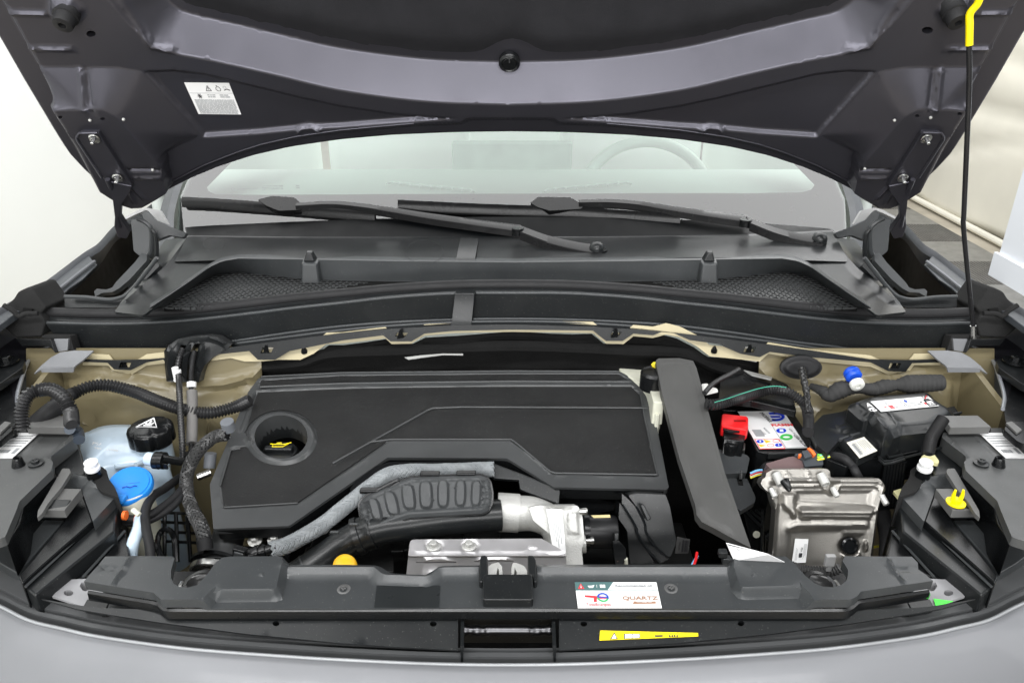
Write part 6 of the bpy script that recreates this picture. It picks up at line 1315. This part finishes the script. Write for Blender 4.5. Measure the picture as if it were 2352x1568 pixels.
# grommet and cable
gr = empty('bulkhead_grommet', 'large oval black rubber grommet in the beige bulkhead with a taped cable', 'grommet', tuple(Y(1841, 838, 1.10)))
g_ = Fr((0, 1.098, .9), (1, 0, 0), (0, .3, 1)); relief('grommet_disc', g_, ell(za([(1360, 225)])[0], 48, 27, 36), [('pad', ell(za([(1360, 225)])[0], 44, 24, 30), .006, .006), ('pad', ell(za([(1365, 250)])[0], 11, 11, 14), .008, .006)], .008, rubber, gr, thick=.006)
MB().tube(rs([Y(x, y, v) for x, y, v in za([(1368, 250, 1.09), (1380, 320, 1.07), (1400, 420, 1.05), (1430, 560, 1.04), (1440, 700, 1.02), (1455, 830, 1.0)])], 40, smooth=True), [.0058 - .00003 * i + .0006 * math.sin(i * 1.3) for i in range(40)], 14).build('taped_cable', mat('shiny_tape', (.02, .02, .02), .25, bump=.6, bs=120), gr); fix(gr)
bp_ = empty('blue_plug', 'blue ribbed plug with translucent white head on the beige bulkhead', 'plug', tuple(Y(1958, 868, 1.08)))
p = Y(*za([(2040, 320)])[0], 1.08); ax = V(.05, -.85, -.25)
MB().lathe(p, ax, [(.010, -.010), (.013, -.006), (.013, -.002), (.012, -.001), (.013, .002), (.013, .005), (.010, .008)], 26).build('blue_collar', mat('royal_blue', (.01, .08, .6), .35), bp_)
MB().lathe(p + V(.002, -.012, -.008), ax, [(.0112, 0), (.0112, .007), (.009, .009), (.004, .009), (.003, .005), (0, .005)], 26).build('clear_head', mat('clear_white', (.7, .7, .66), .25, sss=.3), bp_, 50)
fix(bp_)
fw_ = [Y(x, y, v) for x, y, v in [(1862, 886, 1.11), (1890, 898, 1.09), (1905, 908, 1.08), (1930, 895, 1.08), (1960, 890, 1.08), (1990, 893, 1.08), (2010, 894, 1.08), (2030, 888, 1.08), (2060, 884, 1.08), (2090, 882, 1.08), (2130, 880, 1.08), (2165, 878, 1.08)]]
rr_ = rs([(0, .006), (2, .013), (3, .017), (4, .013), (5, .010), (6, .013), (7, .014), (8, .010), (9, .018), (10, .017), (11, .0165), (12, .015)], 90)[:, 1]
fo_ = MB().tube(rs(fw_, 90, smooth=True), [r_ * (1 + .06 * math.sin(i * 2.1)) * .85 for i, r_ in enumerate(rr_)], 16).build('foam_wrap', mat('lumpy_foam', (.03, .03, .03), .8, bump=1.0, bs=90), sm=60); tag(fo_, 'lumpy black foam wrapped harness lying along the right of the beige bulkhead', 'foam wrap')
# ------------------------------------------------------------------ fuse box
fb = empty('fuse_box', 'large black fuse box with white jump start diagram sticker at the right', 'fuse box', (.65, .98, .8))
b1 = zb([(20, 350), (45, 310), (270, 230), (1080, 168), (1120, 185), (1180, 280), (1420, 430), (1440, 500), (1200, 650), (1090, 680), (720, 720), (500, 810), (470, 770), (280, 560), (230, 560), (20, 370)])
relief('lid', fz(.935), b1, [('pad', b1, .010, .012), ('bead', zb([(490, 420), (700, 700)]), .0015, .003), ('bead', zb([(270, 580), (320, 520), (520, 780)]), .006, .010)], .010, plastic, fb, thick=.035, r=3)
plate('lower_body', zb([(10, 370), (-230, 470), (-460, 640), (-480, 850), (-340, 1000), (0, 1130), (150, 1050), (430, 1010), (560, 1000), (1240, 860), (1400, 520)]), fz(.905), .05, plastic_dark, fb, r=3, bev=.004)
relief('side_lid', fz(.915), za([(1470, 1020), (1640, 850), (1980, 790), (2190, 1000), (2400, 1300), (2100, 1440), (1860, 1180), (1700, 1360), (1560, 1240)]), [('pad', za([(1815, 1010), (2000, 950), (2085, 1040), (1880, 1110)]), .002, .003), ('pad', za([(1860, 1185), (2180, 1070), (2420, 1300), (2100, 1440)]), .005, .004)], .010, plastic, fb, thick=.012, r=2)
for pts in ([(1855, 1155), (1985, 1115), (1990, 1130), (1870, 1178)], [(2000, 1105), (2135, 1070), (2145, 1090), (2025, 1130)]): plate('hinge_bar', za(pts), fz(.9205), .004, plastic_grey, fb, r=1)
s2 = Sub(*[Z(*k, .9465) for k in zb([(320, 270), (1080, 198), (1225, 325), (460, 402)])]); o = s2.base(whitel, fb, 'diagram_sticker')
mb = MB(); s2.quad(mb, .2, .55, .27, .85, .0008); s2.quad(mb, .80, .62, .84, .78, .0008); mb.build('red_marks', redink, o, None)['kind'] = 'stuff'
mb = MB(); s2.poly(mb, [(.55 + .025 * math.cos(t), .3 + .13 * math.sin(t)) for t in np.linspace(0, 6.28, 12, endpoint=False)], .0008); mb.build('blue_mark', blueink, o, None)
mb = MB()
for L_ in ([(.2, .3), (.45, .3), (.47, .75), (.22, .75), (.2, .3)], [(.5, .35), (.5, .8), (.75, .7)], [(.3, .8), (.36, .95)], [(.58, .5), (.66, .6), (.62, .75), (.74, .65)]): mb.tube([s2.at(*k, .0007) for k in L_], .0005, 4)
mb.build('thin_diagram', greyink, o, None)
mb = MB(); mb.tube([s2.at(*k, .0008) for k in ((.85, .55), (.84, .95), (.98, .95), (.98, .55), (.93, .3), (.86, .35), (.85, .55))], .0009, 5); mb.tube([s2.at(*k, .0008) for k in ((.87, .45), (.95, .45))], .0012, 5); s2.quad(mb, .76, .5, .79, .6, .0008); mb.build('box_outline', inkm, o, None)
s2.text('12V', .91, .8, .22, inkm, o, sx=1.2); s2.text('24V', .92, .13, .2, inkm, o, sx=1.2); s2.text('+', .13, .7, .3, redink, o)
mb = MB(); mb.tube([s2.at(*k, .001) for k in ((.89, .28), (.97, .0))], .0009, 4); mb.build('red_stroke', redink, o, None)
w3 = Sub(*[Z(*k, .9465) for k in zb([(255, 290), (330, 285), (410, 395), (320, 410)])]); mb = MB(); mb.tube([w3.at(*k) for k in ((.3, .05), (.0, .45), (.7, .4), (.3, .05))], .0012, 6); mb.tube([w3.at(.32, .18), w3.at(.34, .34)], .001, 5); mb.tube([w3.at(*k) for k in ((.05, .68), (.8, .55), (.95, .9), (.2, .98), (.05, .68))], .0012, 6); mb.tube([w3.at(.45, .62), w3.at(.6, .93)], .001, 5); mb.tube([w3.at(.6, .7), w3.at(.85, .68)], .001, 5); mb.build('white_icons', whitel, fb)
s4 = Sub(*[Z(*k, .9215) for k in za([(1960, 1215), (2190, 1140), (2365, 1320), (2130, 1420)])]); o = s4.base(mat('aged_label', (.72, .70, .62), .5), fb, 'part_sticker'); mb = MB(); s4.bars(mb, .12, .32, .2, .9, 3); 
for i in range(12): s4.quad(mb, .18, .14 + i * .06, .38, .14 + i * .06 + .03 * (1 + i % 2) / 2)
for i in range(5): s4.quad(mb, .48 + i * .09, .15, .50 + i * .09, .85 - .1 * (i % 3))
mb.build('small_print', greyink, o, None)['kind'] = 'stuff'
b = MB(); 
for L_ in ([(430, 1000), (500, 1060), (600, 1055), (770, 1000)], [(430, 1035), (500, 1095), (600, 1085), (770, 1030)], [(520, 940), (560, 1010), (740, 970), (700, 900), (540, 935)], [(770, 1010), (1010, 950), (1250, 880)]):
    b.tube([Z(*k, .91) for k in zb(L_)], .002, 6)
b.build('latch_ribs', plastic, fb)
b = MB(); 
for i in range(7): b.tube([Z(*zb([(530 + i * 40, 1060)])[0], .90), Z(*zb([(530 + i * 40, 1060)])[0], .90) + V(0, -.012, -.07)], .0035, 6)
b.build('side_ribs', plastic_dark, fb)
plate('side_hooks', zb([(1300, 350), (1430, 325), (1480, 400), (1520, 420), (1400, 445)]), fz(.92), .02, plastic_dark, fb)
MB().tube([Z(*k, .925) for k in zb([(1390, 445), (1520, 415)])], .002, 6).build('hook_pin', plastic, fb)
fix(fb)
hose('lamp_conduit', 'short shiny corrugated conduit dropping beside the right headlamp housing', 'hose', [Y(x, y, v) for x, y, v in zb([(1280, 500, .93), (1200, 620, .92), (1130, 740, .91), (1100, 850, .90), (1080, 960, .89)])], .0076, conduit, True, pitch=.0042)
tag(plate('tape_patch', zb([(1000, 980), (1080, 950), (1160, 955), (1230, 1050), (1220, 1085), (1140, 1070), (1040, 1060), (1000, 1120), (950, 1130), (955, 1080)]), fz(.915), .006, mat('pale_yellow_tape', (.72, .68, .36), .6), r=3, bev=.002), 'crumpled pale yellow tape above the right white topped adjuster', 'tape')
tag(plate('tape_patch', zb([(620, 1450), (715, 1418), (750, 1440), (690, 1540)]), fz(.88), .004, MATS['pale_yellow_tape'], r=2, bev=.001), 'small pale yellow tape corner left of the right duct moulding', 'tape')
# ------------------------------------------------------------------ brown connector and wires
kc = empty('loom_connector', 'brown and grey wiring connector with orange locks above the engine control unit', 'connector', (.40, .98, .85))
kf = Fr((0, .945, .905), (1, 0, 0), (0, 1, .3))
plate('brown_half', za([(890, 1490), (1180, 1405), (1260, 1395), (1380, 1460), (1400, 1560), (1000, 1600), (920, 1530)]), kf, .02, mat('brown_plastic', (.13, .085, .085), .5), kc, r=2, bev=.003)
plate('grey_half', za([(1260, 1390), (1520, 1330), (1640, 1430), (1640, 1530), (1400, 1560), (1370, 1460)]), kf, .02, mat('slate_dark', (.045, .052, .06), .45), kc, r=2, bev=.003, h=.004)
plate('orange_lock', za([(1415, 1340), (1450, 1330), (1500, 1370), (1535, 1420), (1500, 1440), (1470, 1390)]), kf, .006, orange, kc, r=1, h=.009, bev=.001)
plate('orange_lock', za([(1305, 1410), (1340, 1405), (1345, 1440), (1310, 1440)]), kf, .006, orange, kc, r=1, h=.008, bev=.001)
plate('lock_bridge', za([(1345, 1385), (1420, 1370), (1480, 1450), (1385, 1480)]), kf, .006, MATS['slate_dark'], kc, r=1, h=.010, bev=.001)
wc_ = [mat('wire_green', (.15, .6, .05), .4), mat('wire_lime', (.55, .75, .05), .4), mat('wire_yellow', (.85, .75, .05), .4), mat('light_blue_wire', (.2, .5, .8), .4)]
for i in range(7): MB().tube(rs([kf.w(*kf.p(*k), .004) for k in za([(1560 + (i % 3) * 30, 1400 + i * 11), (1650, 1400 + i * 8), (1760, 1385 + i * 5)])], 14, smooth=True), .0017, 6).build('wire', wc_[(i * 3) % 4], kc)
fix(kc)
hose('tape_cable', 'black tape wrapped cable curving down from the coloured wires', 'cable', [Y(x, y, v) for x, y, v in za([(1750, 1392, .935), (1850, 1400, .925), (1950, 1440, .915), (2030, 1520, .91)])] + [Y(1966, 1085, .90), Y(1980, 1110, .90)], .0062, rubber)
hose('tape_cable', 'black corrugated cable loop left of the control unit top', 'cable', [Y(x, y, v) for x, y, v in zc([(260, 300, .93), (310, 200, .94), (380, 150, .95), (470, 165, .95), (520, 190, .94)])], .0055, conduit, True, pitch=.003)
for i, (c_, nm) in enumerate(((MATS['light_blue_wire'], 'light blue'), (redm, 'red'), (cream, 'cream'), (wc_[2], 'yellow'))):
    hose('short_wire', 'thin %s wire between the duct wing and the black cable loop' % nm, 'wire', [Y(x, y, .93) for x, y in zc([(160, 245 + i * 16), (230, 215 + i * 17), (300, 205 + i * 14)])], .0018, c_, group='short coloured wires left of the control unit')
# ------------------------------------------------------------------ engine control unit
cu_ = empty('engine_control_unit', 'upright pressed aluminium engine control unit with small white sticker and round black valve', 'control unit', (.42, .9, .75))
EA = R(60); uf = Fr((0, .880, .905), (1, 0, 0), (0, math.cos(EA), math.sin(EA)))
uo = zc([(335, 290), (345, 240), (420, 200), (1040, 190), (1080, 215), (1090, 285), (1120, 300), (1640, 300), (1690, 350), (1720, 440), (1650, 560), (1560, 1300), (1520, 1420), (380, 1420), (440, 660), (400, 480), (320, 420), (280, 360), (300, 310)])
uft = [('bead', zc([(400, 330), (600, 325), (1640, 330), (1690, 400), (1660, 480), (1600, 700), (1520, 1300)]), .0045, .006),
       ('bead', zc([(560, 388), (980, 385), (1040, 440), (1090, 480), (1140, 460), (1190, 385), (1600, 385), (1640, 420)]), .003, .004),
       ('pad', zc([(500, 445), (650, 450), (690, 480), (700, 650), (660, 760), (530, 660), (500, 600)]), .006, .006),
       ('pad', zc([(690, 640), (1560, 640), (1600, 680), (1560, 800), (700, 790)]), .006, .007), ('pad', zc([(680, 440), (1590, 430), (1560, 640), (690, 590)]), -.003, .006),
       ('bead', zc([(740, 660), (1570, 665)]), .004, .007), ('bead', zc([(600, 870), (700, 835), (1500, 830)]), .004, .008), ('pad', zc([(590, 880), (1250, 860), (1270, 920), (1500, 930), (1500, 1400), (560, 1400)]), -.003, .008),
       ('pad', ell(zc([(1315, 1090)])[0], 26, 24, 24), -.006, .005), ('pad', ell(zc([(655, 720)])[0], 10, 12, 16), .005, .005), ('pad', ell(zc([(1490, 1080)])[0], 7, 16, 14), .006, .005), ('bead', zc([(1250, 1200), (1340, 1225), (1420, 1190)]), .003, .005),
       ('bead', zc([(470, 480), (440, 700), (400, 1300)]), .005, .005), ('bead', zc([(580, 240), (620, 310)]), .002, .003), ('bead', zc([(830, 240), (860, 310)]), .002, .003)]
relief('unit_case', uf, uo, uft, .0034, alus, cu_, thick=.018, r=2, sm=50)
for x, y, l in ((450, 250, .0175), (965, 255, .0165), (395, 420, .012), (1105, 410, .013), (1670, 500, .013)):
    p = uf.w(*uf.p(*zc([(x, y)])[0]), .002); d = V(.18, -.75, -.35)
    if l > .015: MB().lathe(p, d, [(.0062, 0), (.0062, l), (.0042, l), (.0035, l - .006), (0, l - .006)], 20).build('hollow_spacer', alu, cu_, 40)
    else: MB().lathe(p, d, [(.0042, 0), (.0042, l), (.0035, l + .001)], 18).build('threaded_stud', alu, cu_, 40)
p = uf.w(*uf.p(*zc([(495, 310)])[0]), .02); MB().lathe(p, V(.18, -.75, -.35), [(.0062, 0), (.0062, .004), (.0055, .007), (.004, .014), (.002, .017)], 14).build('black_valve_cap', plastic_dark, cu_)
p = uf.w(*uf.p(*zc([(1318, 1085)])[0]), -.004); MB().lathe(p, uf.n, [(.0115, 0), (.0115, .003), (.009, .0045), (.008, .002), (.0, .002)], 28).build('round_seal', plastic_gloss, cu_)
s5 = Sub(*[uf.off(.0005).w(*uf.off(.0005).p(*k)) for k in zc([(680, 998), (832, 1003), (800, 1275), (640, 1278)])]); o = s5.base(whitel, cu_, 'sticker'); 
s5.text('PSA', .55, .44, .11, inkm, o, rot=-math.pi / 2); s5.text('m', .56, .68, .22, inkm, o, rot=-math.pi / 2, bold=.0006)
mb = MB()
for i in range(4): s5.quad(mb, .74 + i * .055, .2, .755 + i * .055, .85 - .07 * (i % 3))
for i in range(2): s5.quad(mb, .18 + i * .08, .38 + .04 * i, .2 + i * .08, .9)
mb.build('small_print', greyink, o, None)['kind'] = 'stuff'
fix(cu_)
bx = empty('unit_bracket', 'black ribbed plastic bracket with a white dot left of the control unit', 'bracket', (.36, .92, .7))
bf_ = Fr((0, .93, .80), (1, 0, 0), (0, .35, 1)); 
plate('bracket_plate', zc([(70, 660), (340, 650), (345, 1000), (330, 1300), (180, 1300), (150, 1000)]), bf_, .02, plastic_dark, bx, bev=.002)
b = MB()
for a, c in (((100, 670), (280, 850)), ((150, 665), (290, 780)), ((210, 660), (295, 720)), ((295, 660), (280, 1300)), ((345, 680), (420, 860)), ((330, 960), (430, 1080)), ((420, 880), (330, 980)), ((345, 660), (440, 660))): b.tube([bf_.w(*bf_.p(*k), .004) for k in zc([a, c])], .0025, 6)
b.build('bracket_rib', plastic, bx)
MB().lathe(bf_.w(*bf_.p(*zc([(220, 938)])[0]), .004), bf_.n, [(.0055, 0), (.0055, .001)], 16).build('white_dot', cream, bx)
MB().box(V(.43, .935, .74), (.10, .03, .26)).build('rear_block', plastic_dark, bx); fix(bx)
hose('loom_harness', 'black woven harness hanging down right of the control unit', 'cable', [Y(x, y, v) for x, y, v in zc([(1680, 640, .93), (1700, 760, .91), (1730, 900, .89), (1750, 1050, .87), (1740, 1250, .85)])], .0115, mat('woven_tape', (.025, .025, .026), .5, bump=1, bs=250), flat=.6)
hose('short_harness', 'short black cable joining the control unit to the harness', 'cable', [Y(x, y, v) for x, y, v in zc([(1690, 600, .93), (1760, 600, .93), (1870, 590, .94)])], .008, conduit)
hose('yellow_wire', 'upper thin yellow wire right of the control unit', 'wire', [Y(x, y, .90) for x, y in zc([(1570, 1100), (1640, 1088), (1700, 1095)])], .0018, wc_[2], group='yellow wires by the control unit')
hose('yellow_wire', 'lower curved yellow wire near the slam panel right of the control unit', 'wire', [Y(x, y, .86) for x, y in zc([(1555, 1210), (1600, 1225), (1640, 1260), (1680, 1310)])], .0018, wc_[2], group='yellow wires by the control unit')
# tag, conduit, clip at the slam panel
tg_ = empty('barcode_tag', 'folded white tag with bar code sticking out over the slam panel cover', 'tag', tuple(Z(1740, 1290, .91)))
s6 = Sub(*[Z(x, y, z) for x, y, z in ((1668, 1246, .935), (1765, 1272, .935), (1802, 1290, .915), (1686, 1287, .912))]); o = s6.base(whitel, tg_, 'paper'); mb = MB(); s6.bars(mb, .06, .88, .30, .78, 17); s6.quad(mb, .02, .03, .95, .08); mb.build('bar_code', inkm, o, None)['kind'] = 'stuff'
s6.text('4850000 DI', .5, .22, .18, greyink, o, sx=1.3)
plate('paper_fold', [(1686, 1287), (1802, 1290), (1802, 1297), (1689, 1296)], fz(.913), .006, whitel, tg_, bev=.001); fix(tg_)
tc_ = empty('tag_clip', 'black ribbed clip holding the bar code tag', 'clip', tuple(Y(1665, 1275, .80)))
for x, y in ((1660, 1270), (1668, 1285), (1678, 1292)): MB().box(Y(x, y, .80), (.012, .01, .010)).build('clip_block', plastic_grey, tc_, bev=.002)
fix(tc_)
hose('front_conduit', 'corrugated conduit passing behind the right notch of the slam panel cover', 'hose', [Y(x, y, .74) for x, y in t9([(700, 745), (760, 770), (820, 790), (900, 800), (1000, 800), (1060, 785), (1090, 770)])], .0062, mat('grey_conduit', (.06, .06, .06), .35), True, pitch=.0048)
cl_ = empty('grey_clip', 'small pale grey clip above the conduit in the right notch', 'clip', tuple(Y(1905, 1290, .76)))
MB().box(Y(1906, 1286, .735), (.012, .006, .016)).box(Y(1904, 1302, .735), (.006, .004, .012)).build('clip_body', mat('pale_grey', (.3, .3, .3), .5), cl_, bev=.001); fix(cl_)
# ------------------------------------------------------------------ wipers
wpf = wf.off(.03)
def wp(pts, h=0): f = wf.off(h); return [f.w(*f.p(x, y)) for x, y in pts]
def wiper(name, lab, blade, arm1, arm2, piv, conn, cz_):
    w_ = empty(name, lab, 'wiper', tuple(Y(*piv)), 'windscreen wipers')
    M_ = rs([np.append(np.array(k[:2]), 0) for k in blade], 40, smooth=True)
    mid = wp([(p[0], p[1]) for p in M_], .022); low = wp([(p[0], p[1] + 9) for p in M_], .008)
    b = MB(); L = []
    n_ = wf.n
    b.loft([[p + V(0, .009, .002) for p in mid], [p + n_ * .010 for p in mid], [p + V(0, -.010, .0) + n_ * .001 for p in mid], [p + V(0, -.012, -.012) for p in mid], [p + V(0, .008, -.012) for p in mid], [p + V(0, .009, .002) for p in mid]]).build('blade_spoiler', mat('satin_wiper', (.009, .009, .0095), .26, spec=.3), w_, 40)
    MB().loft([[p + V(0, .003, 0) for p in mid], [p + V(0, -.003, 0) for p in mid], [p + V(0, -.002, 0) - n_ * .028 for p in mid], [p + V(0, .002, 0) - n_ * .028 for p in mid], [p + V(0, .003, 0) for p in mid]]).build('rubber_lip', rubber, w_, 40)
    MB().tube(wp([blade[0][:2], (blade[0][0] + 14, blade[0][1] + .3)], .022), .0105, 14, flat=.7).build('end_cap', MATS['satin_wiper'], w_)
    f = wf.off(.032); plate('blade_connector', conn, f, .014, MATS['satin_wiper'], w_, r=3, bev=.003)
    a = wp([k for k in arm1], .036); A = rs(a, 30, smooth=True); mb = MB(); hw = np.linspace(.006, .013, 30)[:, None] * V(0, 1, .3)
    mb.loft([A - hw * 1.05 - V(0, 0, .012), A - hw, A - hw * .8 + V(0, 0, .001), A + hw * .8 + V(0, 0, .001), A + hw, A + hw - V(0, 0, .010)]); mb.build('arm_rod', MATS['satin_wiper'], w_, 25)
    B = rs([Y(*k) for k in arm2], 30, smooth=True); hw = np.linspace(.014, .016, 30)[:, None] * V(0, 1, .25)
    MB().loft([B - hw * 1.05 - V(0, 0, .014), B - hw, B - hw * .8 + V(0, 0, .0015), B + hw * .8 + V(0, 0, .0015), B + hw, B + hw - V(0, 0, .012)]).build('arm_head', MATS['satin_wiper'], w_, 25)
    MB().tube([B[0] + V(-.004, 0, -.012), B[0] + V(-.004, 0, .002)], .012, 14).build('arm_joint', plastic_dark, w_)
    MB().lathe(Y(*piv), (0, -.1, 1), [(.0145, -.02), (.0145, -.004), (.012, .003), (.006, .007), (0, .008)], 30).build('pivot_cap', plastic, w_, 50)
    MB().lathe(Y(piv[0] + cz_, piv[1] + 14, piv[2] - .0), (0, -.0, 1), [(.027, -.02), (.027, -.008), (.022, -.006), (.020, -.014), (.014, -.014), (.014, .005)], 36).build('pivot_base', plastic_dark, w_, 40)
    fix(w_)
wiper('wiper', 'left wiper with short blade reaching to the left edge of the windscreen', [(421, 460), (500, 464), (640, 474), (760, 484), (862, 493)], [(680, 470), (760, 466), (830, 472), (905, 483), (1000, 498), (1196, 524)], [(1194, 526, 1.44), (1260, 550, 1.42), (1330, 566, 1.40), (1372, 572, 1.39)], (1371, 564, 1.39), [(592, 458), (625, 450), (675, 453), (700, 474), (690, 482), (640, 484), (610, 472)], 8)
wiper('wiper', 'right wiper with longer blade in the middle of the windscreen', [(915, 467), (1040, 473), (1160, 478), (1300, 482), (1420, 490), (1560, 500)], [(1330, 463), (1400, 462), (1470, 467), (1520, 475), (1620, 490), (1720, 503)], [(1718, 506, 1.475), (1780, 530, 1.45), (1840, 545, 1.43), (1884, 550, 1.42)], (1884, 543, 1.42), [(1218, 466), (1235, 452), (1310, 453), (1342, 472), (1335, 480), (1262, 484), (1235, 476)], -8)
fix(body)
